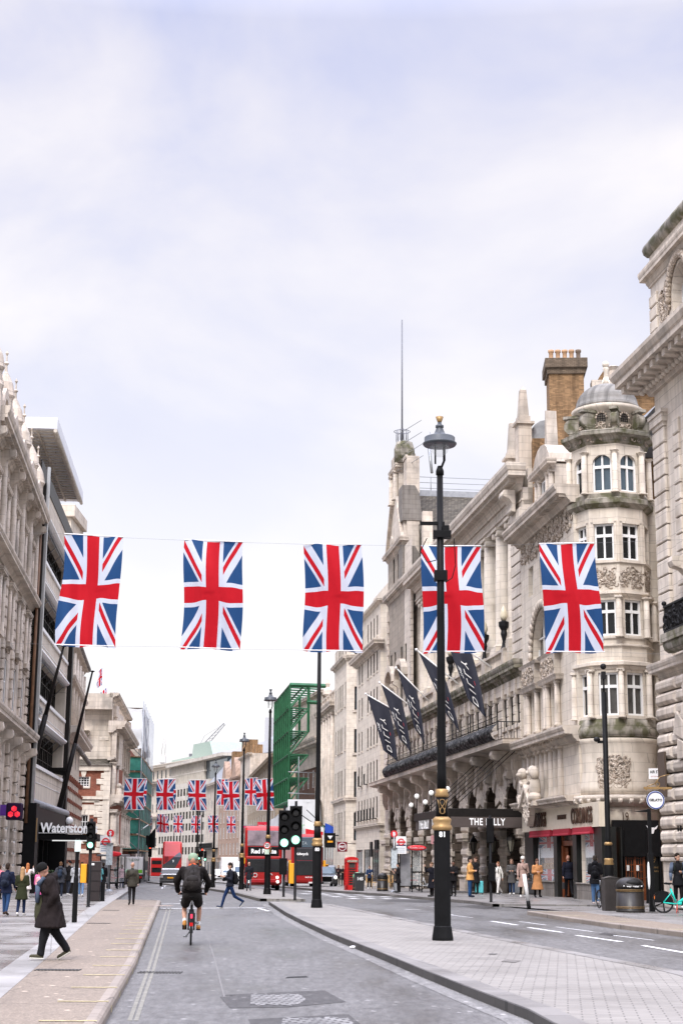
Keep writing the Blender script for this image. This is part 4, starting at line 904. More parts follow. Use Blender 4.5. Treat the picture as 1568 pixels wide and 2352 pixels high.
mb = MB(); mb.M = Matrix.Rotation(ang,4, 'Z'); mb.box(-.7,1.6, -RO + .05, -1,0, zf0 - .2); mb.build('tiled_shopfront', dkb, tw)
mb = MB(); mb.M = Matrix.Rotation(ang,4, 'Z')
mb.box(-.68,1.45, -RO - .2, -1.0, zf0 - 1.3, zf0 + .35)
for x in (-.72, -.22,.82,1.42): mb.box(x, x + .07, -RO - .26, -1.2,0, zf0 - .05)
mb.build('canopy_box', M['black'], tw, bevel=.03)
mb = MB(); mb.M = Matrix.Rotation(ang,4, 'Z')
mb.box(-.15,.8, -RO - .02, -1.6,2.35,2.5); mb.box(-.15, -.07, -RO - .02, -1.6,0,2.35); mb.box(.72,.8, -RO - .02, -1.6,0,2.35); mb.box(.29,.36, -RO - .03, -1.6,0,2.35)
for x0 in (-.07,.36):
 mb.box(x0, x0 + .36, -RO + .0, -1.6,0,.7)
 for i in range(4): mb.box(x0 + i*.11, x0 + i*.11 + .025, -RO + .0, -1.6,.7,1.95)
 for i in range(5): mb.box(x0, x0 + .36, -RO + .001, -1.6,.7 + i*.3,.73 + i*.3)
 for i in range(6): a = pi*i/6; mb.box(x0 + .18 - .18*cos(a) - .05, x0 + .18 - .18*cos(a) + .05, -RO - .001, -1.6,1.95 + .15*sin(a),2.2)
mb.build('double_door', M['wood'], tw)
mb = MB(); mb.M = Matrix.Rotation(ang,4, 'Z'); mb.box(-.06,.06, -RO - .05, -RO - .03,1.35,1.6); mb.box(.38,.5, -RO - .05, -RO - .03,1.35,1.6); mb.build('door_notice', M['white'], tw)
A = Matrix.Rotation(ang,4, 'Z')
bl = MB(); bl.M = A @ T(1.14, -RO - .205, zf0 - .1)
bl.prism([(-.09,.12), (.09,.12), (.1,0), (.05, -.16), (-.05, -.16), (-.1,0)], -.01,0, axis='y'); bl.prism([(-.09,.1), (-.27,.22), (-.2,.06), (-.1,.02)], -.01,0, axis='y'); bl.prism([(.09,.1), (.27,.22), (.2,.06), (.1,.02)], -.01,0, axis='y')
bl.build('bull_head_emblem', M['white'], tw)
text('lettering', '19',.42, M['gold'], tw, A @ T(-.48, -RO + .04,1.85),.01,.0, sx=.7); text('lettering', '19',.42, M['gold'], tw, A @ T(1.16, -RO + .04,1.85),.01,.0, sx=.7)
text('lettering', 'FINE WINES',.11, M['gold'], tw, A @ T(1.16, -RO + .04,1.5),.01); text('lettering', 'AND DINING',.11, M['gold'], tw, A @ T(1.16, -RO + .04,1.33),.01)
text('lettering', '19',.6, lt, tw, A @ T(-.08, -RO - .12, (zf0 + zf1)/2 + .1),.02, sx=.6)
mb = MB(); mb.grid(lambda u, v: (tx + 1.9 + u*2.5 + .15*sin(v*9), ty + 2.5 - .3 + .12*sin(u*20 + v*6), v*4.2),24,14); C.part('red_drapery', mb, pm('red_cloth', (.45,.012,.012),.5, var=.3))
mb = MB(); mb.box(tx, tx + 8, ty + 2.6, ty + 3.2,0, zcor); C.part('side_wall', mb, M['stoneW'])
mb = MB()
mb.box(3.4,7.0,.3,4, zcor, zcor + 2.9); cornice(mb,3.2,7.2, zcor + 2.6,.5,.5, e0=1, e1=1, w=-.25)
for k in range(8): a, b = pi*k/8, pi*(k + 1)/8; mb.prism([(5.2 - 1.9*cos(a), zcor + 3.0), (5.2 - 1.9*cos(a), zcor + 3.0 + 1.3*sin(a)), (5.2 - 1.9*cos(b), zcor + 3.0 + 1.3*sin(b)), (5.2 - 1.9*cos(b), zcor + 3.0)],.0,3.5, axis='y')
for x in (3.6,4.3,6.1,6.8): column(mb, x,.15, zcor + .3, zcor + 2.6,.16, 'ionic',10)
mb.prism([(4.9, zcor + 4.3), (5.5, zcor + 4.3), (5.25, zcor + 6.3), (5.15, zcor + 6.3)],.3,.9, axis='y')
C.part('dormer', mb, M['stoneW'])
window(C.root,4.6,5.8, zcor + .5, zcor + 2.4, y=.28, trans=.6)
mb = MB(); mb.poly([(0,.5, zcor + .5), (C.L + .5,.5, zcor + .5), (C.L + .5,4.5, zcor + 5.0), (0,4.5, zcor + 5.0)]); mb.poly([(0,.5, zcor + .5), (0,4.5, zcor + 5.0), (0,9, zcor + 5), (0,9, zcor)]); mb.poly([(0,4.5, zcor + 5), (C.L + .5,4.5, zcor + 5), (C.L + .5,9, zcor + 5), (0,9, zcor + 5)])
C.part('roof', mb, M['slate'])
YC = 86.0
c0_, c1_ = gx(1254, YC,33), gx(1338, YC,33)
ch = empty('chimney_stack', ((c0_ + c1_)/2, YC,0), -.06, 'tall yellow brick chimney stack with five clay pots beside the dome', 'chimney')
zt_ = zz(820, YC); wv = (c1_ - c0_)/2*.93
mb = MB(); mb.box(-wv, wv,0,2.2,12, zt_ - .9); mb.build('stack', M['brick'], ch)
mb = MB(); mb.box(-wv - .1, wv + .1, -.1,2.3, zt_ - .9, zt_ - .55); mb.box(-wv - .22, wv + .22, -.22,2.4, zt_ - .55, zt_); mb.build('stack_cap', stone('sooty_brick', (.16,.12,.085), bw=.23, bh=.08, joint=.6, blockvar=.25), ch)
for i in range(5): mb = MB(); mb.smooth = True; mb.lathe([(.15, zt_), (.15, zt_ + .2), (.125, zt_ + .25), (.125, zt_ + .6), (.17, zt_ + .65), (.17, zt_ + .78), (.12, zt_ + .79)],12, cx=-wv + .2 + i*(2*wv - .4)/4, cy=.8); mb.build('chimney_pot', pm('clay_pot' + str(i), (.42,.26,.15) if i < 4 else (.16,.12,.09),.8, var=.2), ch)
bk = empty('brick_wing', (gx(1338,87,30),87,0), -.06, 'yellow brick roof wing rising behind the domed tower', 'building')
z1_ = zz(860,87); zl = zz(845,87)
mb = MB(); mb.prism([(0,10), (0, z1_ - 1.5), (1.2, zl), (5.5, zl), (5.5,10)],0,4, axis='y'); mb.build('wall', M['brick'], bk)
mb = MB(); mb.box(.4,6, -.6,.2, zl - 1.2, zl - .8); mb.box(4.4,5.8, -.4,1.4, zl - .1, zl + 1.2);
for x in (1.7,2.6): mb.lathe([(.35, zl - .6), (.3, zl - .2), (.42, zl), (.2, zl + .1)],10, cx=x, cy=-.3)
mb.build('parapet', M['stoneW'], bk)
mb = MB(); mb.lathe([(.2, zl + 1.2), (.16, zl + 1.7), (.22, zl + 1.8)],10, cx=5.0, cy=.4); mb.build('chimney_pot', pm('clay_pot', (.42,.24,.15),.8), bk)
mb = MB(); mb.tube((7.0,1, zl), (7.0,1, zl + 3.2),.05); mb.tube((6.3,1, zl + 2.2), (7.7,1, zl + 2.2),.015); mb.build('mast', M['steel'], bk)
mb = MB(); mb.box(-2*wv - 1.0, -2*wv - .1,.6,3,12, zz(995,87)); mb.build('low_wall', M['brick'], bk)
mb = MB(); mb.M = T(-2*wv - .1,2, zz(995,87)); mb.prism([(1.1*cos(a),1.5*sin(a)) for a in [pi*i/10 for i in range(11)]],0,4, axis='y'); mb.build('barrel_roof', M['lead'], bk)
P0 = hotP(139.0); P1 = hotP(88.2)
H = Bld('grand_hotel', 'long pale stone hotel with arcade, black balcony, colonnade and gabled end wing', P0, P1, 'hotel')
h = lambda y, Y=90.0, x=1190: zz(y, Y, x) - H.z0
HL = H.L; SPC = HL/(139 - 88.2)*5.49; U0 = 4.45*HL/50.8; cen = [U0 + i*SPC for i in range(9)]
zB = h(1703,89)
zA = h(1795,90.7)
zw1 = h(1598); zcm = h(1562); zc = h(1545)
AW = 1.85
arches = [(c - AW, c + AW,0, zA, True) for c in cen]
wins = []
for c in cen:
 for d in (-1.62,0,1.62): wins.append((c + d - .56, c + d + .56, zB + 1.0, zw1))
mb = body(H, zc,14,0, back=1.5)
wall(mb,0, HL,0, zB, arches,.02)
wall(mb,0, HL, zB, zc, wins,.2)
H.part('wall', mb, M['stone'])
winset(H, wins, y=.18, fm=M['dframe'], nx=1, ny=2, fr=.05, dpt=.06)
mb = MB()
for c in cen: mb.box(c - AW - .05, c + AW + .05,1.0,1.04,0, zA)
H.part('arch_glazing', mb, M['glass'])
mb = MB()
for c in cen:
 mb.box(c - AW, c + AW,.9,.98,3.1,3.5); mb.box(c - .06, c + .06,.92,.98,0, zA - .2); mb.box(c - .7, c - .6,.92,.98,0,3.1); mb.box(c + .6, c + .7,.92,.98,0,3.1)
H.part('arch_frames', mb, M['dframe'])
rev = stone('grimy_shaded_reveal', (.13,.10,.078), joint=.5, streak=.3)  # dark base colour carries grime and the shade inside the deep arches
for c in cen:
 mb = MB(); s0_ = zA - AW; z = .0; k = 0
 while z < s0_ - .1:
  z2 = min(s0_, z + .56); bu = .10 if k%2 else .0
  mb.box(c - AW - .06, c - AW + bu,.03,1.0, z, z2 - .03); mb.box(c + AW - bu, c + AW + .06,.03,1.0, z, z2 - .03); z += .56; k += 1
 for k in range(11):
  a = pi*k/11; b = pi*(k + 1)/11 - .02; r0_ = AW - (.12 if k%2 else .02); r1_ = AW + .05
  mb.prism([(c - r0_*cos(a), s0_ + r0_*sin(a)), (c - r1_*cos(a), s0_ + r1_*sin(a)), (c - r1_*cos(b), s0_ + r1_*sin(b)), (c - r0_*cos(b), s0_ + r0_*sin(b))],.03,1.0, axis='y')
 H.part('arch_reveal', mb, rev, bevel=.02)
mb = MB(); sp0 = zA - AW
edges = [0] + cen + [HL]
ch_ = .56
for i in range(10):
 a = cen[i - 1] + AW if i > 0 else .05; b = cen[i] - AW if i < 9 else HL - .05
 mb.box(a - .02, b + .02, -.22,0,0,1.15); mb.box(a - .06, b + .06, -.3,0,1.15,1.3)
 z = 1.34; k = 0
 while z < sp0 - .3:
  o = .13 if k%2 == 0 else .05
  if abs(z - 3.6) < .3: mb.box(a - .16, b + .16, -.42,0, z, z + .34); mb.box(a - .1, b + .1, -.34,0, z - .16, z); z += .38; continue
  mb.bbox(a - (.10 if k%2 == 0 else 0), b + (.10 if k%2 == 0 else 0), -o,.2, z + .02, z + ch_ - .02,.13)
  z += ch_; k += 1
for c in cen:
 for k in range(11):
  a = pi*k/11 + .015; b = pi*(k + 1)/11 - .015; r0_ = AW - (.10 if k%2 else .02); r1_ = AW + .75 + (.35 if k%2 else 0); o = .18 if k%2 else .09
  mb.prism([(c - r0_*cos(a), sp0 + r0_*sin(a)), (c - r1_*cos(a), sp0 + r1_*sin(a)), (c - r1_*cos(b), sp0 + r1_*sin(b)), (c - r0_*cos(b), sp0 + r0_*sin(b))], -o,.02, axis='y')
H.part('rustication', mb, M['stoneW'], bevel=.03)
mb = MB()
for c in cen:
 scroll(mb, c, sp0 + AW + .1,.62, zB - sp0 - AW - .55,1.25, -.05)
for i in range(10):
 c = (cen[i - 1] + cen[i])/2 if 0 < i < 9 else (1.2 if i == 0 else HL - .9)
 for k in range(4): mb.prism([(c - .75 + k*.12, zB - .7 - k*.1), (c + .75 - k*.12, zB - .7 - k*.1), (c + .5 - k*.1, zB - 1.7 + k*.12), (c, zB - 2.3 + k*.16), (c - .5 + k*.1, zB - 1.7 + k*.12)], -.2 - k*.07,0, axis='y')
molding(mb,0, HL, [(.1, zB - .65), (.3, zB - .5), (1.1, zB - .35), (1.45, zB - .28), (1.45, zB - .02), (1.5, zB)],0,1)
H.part('balcony', mb, M['stoneW'])
ub0, ub1 = H.u(925,8), HL - .25
mb = MB()
nseg = 160
def bel(u, v):
 x = ub0 + (ub1 - ub0)*u; a = v*1.0
 return (x, -1.25 - .42*sin(pi*(.15 + .8*v)) - .05*sin(x*7.3 + v*5) - .09*abs(sin(x*2.3))*sin(pi*v), zB + .02 + .95*v)
mb.grid(bel,220,8, uv=False)
m_ = pm('festooned_black_ironwork', (.012,.012,.014),.5, spec=.12, var=0, bump=1.0, bscale=5)
nt_ = m_.node_tree; b_ = nt_.nodes['Principled BSDF']; tc_ = N(nt_, 'ShaderNodeTexCoord'); n_ = N(nt_, 'ShaderNodeTexNoise'); n_.inputs['Scale'].default_value = 6; n_.inputs['Detail'].default_value = 6; nt_.links.new(tc_.outputs['Object'], n_.inputs['Vector'])
r_ = ramp(N(nt_, 'ShaderNodeValToRGB'), [(.54, (.006,.006,.007)), (.64, (.13,.13,.13))]); nt_.links.new(n_.outputs['Fac'], r_.inputs[0]); nt_.links.new(r_.outputs[0], b_.inputs['Base Color'])  # grey noise patches paint highlights into the black ironwork
H.part('balcony_front', mb, m_)
mb = MB()
mb.path([(ub0, -1.3, zB + 1.05), (ub1, -1.3, zB + 1.05)],.03); mb.path([(ub0, -1.32, zB + 1.35), (ub1, -1.32, zB + 1.35)],.02); mb.path([(ub1, -1.3, zB + 1.05), (ub1,0, zB + 1.05)],.03); mb.path([(ub0, -1.3, zB + 1.05), (ub0,0, zB + 1.05)],.03)
x = ub0
while x < ub1: mb.tube((x, -1.3, zB + .95), (x, -1.32, zB + 1.36),.014, n=4); x += .42
for y in range(8): mb.tube((ub1, -1.3 + y*.18, zB), (ub1, -1.3 + y*.18, zB + 1.05),.018, n=4)
for c in cen[1:]:
 mb.tube((c, -1.3, zB + 1), (c, -1.3, zB + 2.1),.035); mb.path([(c - .3, -1.3, zB + 1.6), (c + .3, -1.3, zB + 1.6)],.025); mb.path([(c, -1.3, zB + 2.1), (c + .2, -1.5, zB + 2.2)],.02)
H.part('balcony_railing', mb, M['iron'])
mb = MB()
us = sorted([w[0] for w in wins] + [w[1] for w in wins]); prev = 0.02
gaps = []
for w in sorted(wins): gaps.append((prev, w[0])); prev = w[1]
gaps.append((prev, HL - .02))
for a, b in gaps:
 z = zB + .1
 while z < zw1 - .1: mb.bbox(a + .02, b - .02, -.07 if b - a < 1.2 else -.14,.05, z, z + .46,.02); z += .5
for w in wins:
 c = (w[0] + w[1])/2; mb.prism([(c - .18, zw1), (c + .18, zw1), (c + .3, zcm - .05), (c - .3, zcm - .05)], -.22,.05, axis='y'); mb.box(w[0] - .02, w[1] + .02, -.1,.3, w[2] - .2, w[2])
mb.box(0, HL, -.12,.05, zw1 + .25, zcm)
H.part('grooved_piers', mb, M['stone'])
mb = MB(); cornice(mb,0, HL + .1, zcm,.62, zc - zcm + .5, e1=1, dent=.42); H.part('storey_cornice', mb, M['stoneM'])
zt0 = zc + .45
mb = MB(); uC0 = cen[2] - 1.2
balustrade(mb, uC0, HL - 3.2, zt0,1.15, y=-.1, ped=SPC, pedw=1.0); H.part('balustrade', mb, M['stoneW'])
zct = h(1186,91.5,1170); zen0 = zct; zen1 = h(1068,88,1200)
yc = .75
mb = MB(); cols = []
x = HL - 3.6
while x > uC0 + 1.0: cols.append(x); x -= 3.4
for i, x in enumerate(cols): mb = MB(); column(mb, x, yc, zt0 + .2, zct,.6, 'ionic',16, ped=1.3); H.part('column', mb, M['stone2'])
mb = MB()
wall(mb, uC0, HL - 2.6, zt0, zct, [],.3, w=-3.4); bw_ = []
mb.box(uC0, HL,3.6,14, zc, zct + .5)
H.part('rear_wall', mb, M['stone'])
for i in range(len(cols) - 1):
 c = (cols[i] + cols[i + 1])/2
 for za, zb_ in ((zt0 + 1.3, zt0 + 3.6), (zt0 + 4.8, zt0 + 7)):
  window(H.root, c - .6, c + .6, za, zb_, y=3.38, nx=2, ny=3)
mb = MB()
for ua, ub in ((HL - 2.3, HL), ):
 mb.box(ua, ub,.25,4.5, zc, zct + .3)
 z = zt0
 while z < zct - .5: mb.bbox(ua - .03, ub + .02,.05,.4, z + .02, z + .6,.03); z += .64
scroll(mb, HL - 1.3, zct - .3,1.2,1.3,.7)
H.part('end_pier', mb, M['stone'])
mb = MB()
mb.box(uC0 - .2, HL,.3,2.6, zct, zct + (zen1 - zct)*.45)
mb.box(uC0 - .2, HL,.6,14, zct, zen1 - .1)
zk_ = zct + (zen1 - zct)*.4
cornice(mb, uC0 - .2, HL, zk_,1.15, zen1 - zk_, e1=1, w=-.3, dent=.34)
mb.box(uC0 - .2, HL + .02,.2,.35, zct + .25, zct + .35)
H.part('entablature', mb, M['stone'])
mb = MB()
for u_, yb, yt, x in ((HL - .9,968,896,1217), (HL - 3.7,1020,942,1181)):
 z0_ = zen1 - .1; z1_ = zz(yb,90, x) - H.z0; z2_ = zz(yt,90, x) - H.z0
 mb.box(u_ - .45, u_ + .45,.2,1.0, z0_, z1_ - .5); mb.box(u_ - .58, u_ + .58,.05,1.15, z1_ - .5, z1_ - .35); mb.box(u_ - .38, u_ + .38,.25,.95, z1_ - .35, z1_)
 mb.M = T(u_,.6,0, rz=pi/4); mb.lathe([(.42, z1_), (.26, z2_ - .3), (.01, z2_)],4); H.part('obelisk', mb, M['stoneW']); mb = MB()
W0, W1, WP = 1.5, H.u(928,30), cen[2] - 1.2
Yg = 128.0; hg = lambda y, Y=Yg, x=920: zz(y, Y, x) - H.z0
zg1, zg2, zg3, zg4, zg5 = hg(1338), hg(1240), hg(1125), hg(1042), hg(1015)
hol = []
for c in (cen[0], cen[1]):
 for (a, b) in ((zt0 + 1.2, zt0 + 3.4), (zt0 + 4.6, zt0 + 6.4)):
  for d in (-1.1,1.1): hol.append((c + d - .45, c + d + .45, a, b))
for d in (-2.4,0,2.4): hol.append(((cen[0] + cen[1])/2 + d - .45, (cen[0] + cen[1])/2 + d + .45, zg1 + 1, zg1 + 3.2))
hol = [q for q in hol if q[1] < (W1 if q[3] > zg1 else WP) and q[0] > W0]
mb = MB(); wall(mb, W0, WP, zc, zg1, hol,.12); wall(mb, W0, W1, zg1, zg2, hol,.12); mb.box(W0, WP,.5,9, zc, zg1); mb.box(W0, W1,.5,9, zg1, zg2)
wm = (W0 + W1)/2; wh = (W1 - W0)/2
mb.poly([(W0,0, zc), (W0,0, zg2), (W0,.5, zg2), (W0,.5, zc)]); mb.poly([(W1,0, zg1), (W1,.5, zg1), (W1,.5, zg2), (W1,0, zg2)])
pts = [(W0, zg2)]
for i in range(7): a = pi/2*i/6; pts.append((W0 + wh*.62*(1 - cos(a)) , zg2 + (zg3 - zg2)*sin(a)))
pts += [(wm - wh*.32, zg3), (wm - wh*.32, zg4), (wm + wh*.32, zg4), (wm + wh*.32, zg3)]
for i in range(6, -1, -1): a = pi/2*i/6; pts.append((W1 - wh*.62*(1 - cos(a)), zg2 + (zg3 - zg2)*sin(a)))
mb.prism(pts,0,1.3, axis='y')
H.part('gable', mb, M['stone'])
winset(H, hol, y=.11, nx=2, ny=2, fm=M['dframe'], dpt=.05)
mb = MB()
cornice(mb, W0, WP, zg1 - .5,.5,.8, e0=1, e1=1, dent=.4); cornice(mb, W0, W1, zg2 - .3,.5,.7, e0=1, e1=1); cornice(mb, wm - wh*.36, wm + wh*.36, zg4 - .6,.4,.6, e0=1, e1=1)
quoins(mb, W0, zt0, zg1 - .5,.1,.8,.55,.5); quoins(mb, WP, zt0, zg1 - .5,.1,.8,.55,.5, side=-1)
for s_ in (-1,1):
 mb.tube((wm + s_*wh*.5, -.1, zg2 + 1.2), (wm + s_*wh*.5,1.4, zg2 + 1.2),.6, n=12); column(mb, wm + s_*wh*.25, -.2, zg3, zg4 - .5,.25, 'ionic',10)
 mb.prism([(W0 + .1 if s_ < 0 else W1 - .1, zg2), (W0 + .1 if s_ < 0 else W1 - .1, zg2 + .5), (wm + s_*wh*.35, zg3 + .25), (wm + s_*wh*.35, zg3 - .25)], -.3,1.5, axis='y')
for c in (cen[0] + .1, cen[1] - .1):
 for k in range(8): a, b = pi*k/8, pi*(k + 1)/8; mb.prism([(c - 1.9*cos(a), zt0 + 3.6 + 1.2*sin(a)), (c - 2.1*cos(a), zt0 + 3.8 + 1.5*sin(a)), (c - 2.1*cos(b), zt0 + 3.8 + 1.5*sin(b)), (c - 1.9*cos(b), zt0 + 3.6 + 1.2*sin(b))], -.5,0, axis='y')
 scroll(mb, c - 1.7, zt0 + 2.2,.4,1.5,.5); scroll(mb, c + 1.7, zt0 + 2.2,.4,1.5,.5)
mb.box(wm - wh*.32, wm + wh*.32, -.2,1.5, zg4, zg5)
H.part('gable_trim', mb, M['stoneW'])
mb = MB(); mb.box(W1 - 1.6, W1 + .05,.2,1.3, zg2 - 4, zg4); cornice(mb, W1 - 1.7, W1 + .1, zg4 - .4,.2,.5, w=-.3, e0=1, e1=1)
H.part('gable_buttress', mb, M['stoneW'])
for za_, zb2_ in ((hg(1192), hg(1110)), (hg(1330), hg(1250))):
 mb = MB(); mb.prism([(-.2, zb2_), (.9, zb2_), (1.3, zb2_ - .7), (1.5, za_), (-.2, za_)], W1 - 1.9, W1 + .12, axis='x'); H.part('lead_scroll', mb, M['stoneD'], bevel=.05)
mb = MB(); mb.smooth = True; mb.lathe([(.9, zg4), (.9, zg5 + .3), (.7, zg5 + .9), (.1, zg5 + 1.1)],16, cx=wm + 1.5, cy=.5); H.part('chimney_cap', mb, M['stoneM'])
zm0 = zg5 + 1.0; zm1 = hg(702)
mb = MB(); mb.tube((wm + 1.5,.3, zm0), (wm + 1.5,.3, zm1),.085,.06,6)
for k in range(12): a = 2*pi*k/12; mb.tube((wm + 1.5 + .7*cos(a),.3 + .5*sin(a), zm0), (wm + 1.5 + .7*cos(a),.3 + .5*sin(a), zm0 + 1.0),.03, n=4)
mb.M = T(wm + 1.5,.3, zm0 + .9); mb.torus(.7,.03,16,4); mb.M = Matrix.Identity(4)
H.part('mast', mb, pm('mast_grey', (.16,.165,.19),.6))
mb = MB()
for k in range(4):
 z = zm0 + .6 - k*1.1; x = wm + 1.5; mb.tube((x, -.1, z), (x + 4.5 + k*.3,1.2, z + .1),.03, n=4)
mb.path([(W1 + .3,2.0, zg5 + .3), (W1 + 2.0,2.0, hg(1098) + .2)],.12); mb.path([(W1 + 1.2,2, zg5 + .8), (W1 + 2.2,2, zg5 - 3)],.03)
H.part('aerials', mb, M['steel'])
zr = hg(1103) ; ze_ = zct - 1.0
mb = MB()
Rm = W1 - 4.0; R1 = W1 + 1.5
mb.poly([(Rm,1.2, zr), (R1 + 8,1.2, ze_), (R1 + 8,32, ze_), (Rm,32, zr)]); mb.poly([(Rm,1.2, zr), (Rm,32, zr), (W0 - 3,32, ze_), (W0 - 3,1.2, ze_)]); mb.poly([(Rm,1.25, zr), (W0 - 3,1.25, ze_), (R1 + 8,1.25, ze_)])
H.part('tiled_roof', mb, M['tile'])
mb = MB(); mb.box(Rm - .2, Rm + .3,1.0,32, zr - .3, zr + .25); H.part('lead_ridge', mb, M['lead'])
mb = MB()
for y in range(6): mb.tube((Rm,3 + y*5.5, zr), (Rm,3 + y*5.5, zr + 1.6),.035, n=4)
for k in range(3): mb.tube((Rm,1.5, zr + .5 + k*.5), (Rm,31, zr + .5 + k*.5),.025, n=4)
H.part('roof_railing', mb, M['steel'])
mb = MB(); mb.M = T(HL - 22,3, zen1 - .5)
mb.prism([(5.5*cos(a),4.2*sin(a)) for a in [pi*i/12 for i in range(13)]],0,6, axis='y'); H.part('barrel_dormer', mb, M['stone2'])
for hx, hp in ((1,0),):
 mb = MB(); mb.prism([(uC0 + 1.5, zen1), (uC0 + 2.5, zen1), (uC0 + 2.2, zen1 + 5), (uC0 + 1.8, zen1 + 5)],.5,1.3, axis='y'); H.part('small_obelisk', mb, M['stoneW'])
std = empty('balustrade_lamp', (0,0,0),0, 'x', 'lamp', 'black lamp standards on the hotel balustrade')
mb = MB(); mb.lathe([(.22,0), (.14,.2), (.1,.5), (.2,.9), (.16,1.1), (.3,1.35), (.32,1.6), (.12,1.7)],10); mb.build('standard', M['iron'], std)
mb = MB(); mb.smooth = True; mb.lathe([(.14,1.7), (.24,1.95), (.16,2.3), (.03,2.6)],10); mb.build('flame_globe', pm('opal_globe', (.62,.56,.42),.3), std)
HM = Matrix.Translation(H.root.location) @ Matrix.Rotation(H.rz,4, 'Z')
lampu = [HL - 3.7, HL - 3.7 - SPC, HL - 3.7 - 2*SPC, HL - 3.7 - 3*SPC]
nml = ['nearest the tower building', 'second from the tower building', 'third from the tower building', 'farthest one, behind the street lamp']
for i, uu in enumerate(lampu):
 p = HM @ Vector((uu, -.1, zt0 + 1.15)); l_ = 'black urn-shaped lamp on the hotel balustrade, ' + nml[i]
 if i == 0: std.location = p; std.rotation_euler = (0,0, H.rz); std['label'] = l_
 else: dup(std, p, None, l_)
uc1 = HL - .1; uc0 = H.u(1146 - 110,5); zcan = h(1899,88); zcan1 = h(1858,88); yo = -4.1
cn = empty('entrance_canopy', H.root.location, H.rz, 'black iron hotel entrance canopy with taupe fascia and white lettering', 'canopy')
cw0 = uc1 - 11.0
mb = MB(); mb.box(cw0, uc1, yo,0, zcan1 - .35, zcan1 - .1); mb.box(cw0 - .1, uc1 + .1, yo - .12, yo + .1, zcan1 - .45, zcan1); mb.box(uc1 - .1, uc1 + .12, yo - .1,0, zcan1 - .45, zcan1); mb.box(cw0, uc1, yo, yo + .1, zcan1 - .7, zcan1 - .4)
mb.box(uc1 - .05, uc1 + .05, yo,0, zcan - .05, zcan1 - .4)
mb.build('canopy_frame', M['dframe'], cn, bevel=.02)
tp_ = pm('taupe_fabric', (.085,.068,.062),.85, var=.1, bump=.3, bscale=4)
mb = MB(); mb.box(cw0 + .05, uc1 - .05, yo - .05, yo + .02, zcan - .05, zcan1 - .45); mb.box(uc1 + .05, uc1 + .13, yo, -.05, zcan - .05, zcan1 - .45); mb.build('fabric_fascia', tp_, cn)
wl = pm('white_letters', (.8,.8,.8),.5, emit=(1,1,1), es=.1, var=0)
text('lettering', 'THE DILLY',.52, wl, cn, T(uc1 + .14, yo/2, (zcan + zcan1)/2 - .25, rz=pi/2),.01,.012, sx=.72, sp=1.15)
text('lettering', 'THE DILLY',.75, wl, cn, T(uc1 - 3.6, yo - .06, (zcan + zcan1)/2 - .25),.01,.012); text('lettering', 'THE DILLY',.75, wl, cn, T(uc1 - 8, yo - .06, (zcan + zcan1)/2 - .25),.01,.012)
mb = MB()
for k in range(6): u_ = cw0 + .5 + k*(uc1 - cw0 - 1)/5; mb.tube((u_, yo + .1, zcan1 - .1), (u_ + .8, -.2, zcan1 + 3.4),.022, n=4)
mb.build('tie_rods', M['dframe'], cn)
gm_ = pm('opal_lamp_globe', (.8,.8,.78),.25, emit=(1,.98,.93), es=.2, var=0)
for k, (u_, dz) in enumerate([(uc1 - .2 - 5.0*i,0) for i in range(3)]):
 mb = MB(); mb.tube((u_, yo - .1, zcan1), (u_, yo - .1, zcan1 + .9),.03); mb.path([(u_, yo - .1, zcan1 + .3), (u_ - .25, yo - .4, zcan1 + .35), (u_ + .25, yo - .4, zcan1 + .35)],.02); ob = mb.build('globe_bracket', M['dframe'], cn)
 mb = MB(); mb.ball((u_, yo - .1, zcan1 + 1.05),.15,14,8); mb.ball((u_ - .2, yo - .42, zcan1 + .52),.14,14,8); mb.build('globe', gm_, ob)
for i, (u_, nm) in enumerate([(HL - .6, 'beside the shop door bay'), (cen[8] - AW - .9, 'on the second pier from the shop'), (cen[7] - AW - .9, 'on the third pier from the shop')]):
 lt_ = empty('wall_lantern', HM @ Vector((u_, -.6,2.7)), H.rz, 'glazed black carriage lantern under the hotel canopy, ' + nm, 'lantern', 'lanterns under the hotel canopy')
 mb = MB(); mb.lathe([(.1,.0), (.22,.62)],6); mb.build('lantern_glass', pm('lantern_glass', (.16,.15,.12),.15), lt_)
 mb = MB()
 for k in range(6): a = k*pi/3; mb.tube((.11*cos(a),.11*sin(a),0), (.235*cos(a),.235*sin(a),.64),.018, n=4)
 mb.lathe([(.27,.62), (.2,.78), (.06,.95), (.03,1.1)],6); mb.lathe([(.02, -.15), (.1, -.05), (.1,.02)],6); mb.path([(0,0,.95), (0,.6,1.0)],.03); mb.build('lantern_frame', M['dframe'], lt_)
flg = pm('charcoal_flag_cloth', (.020,.022,.036),.6, var=.1, bump=.5, bscale=1.2, spec=.35)
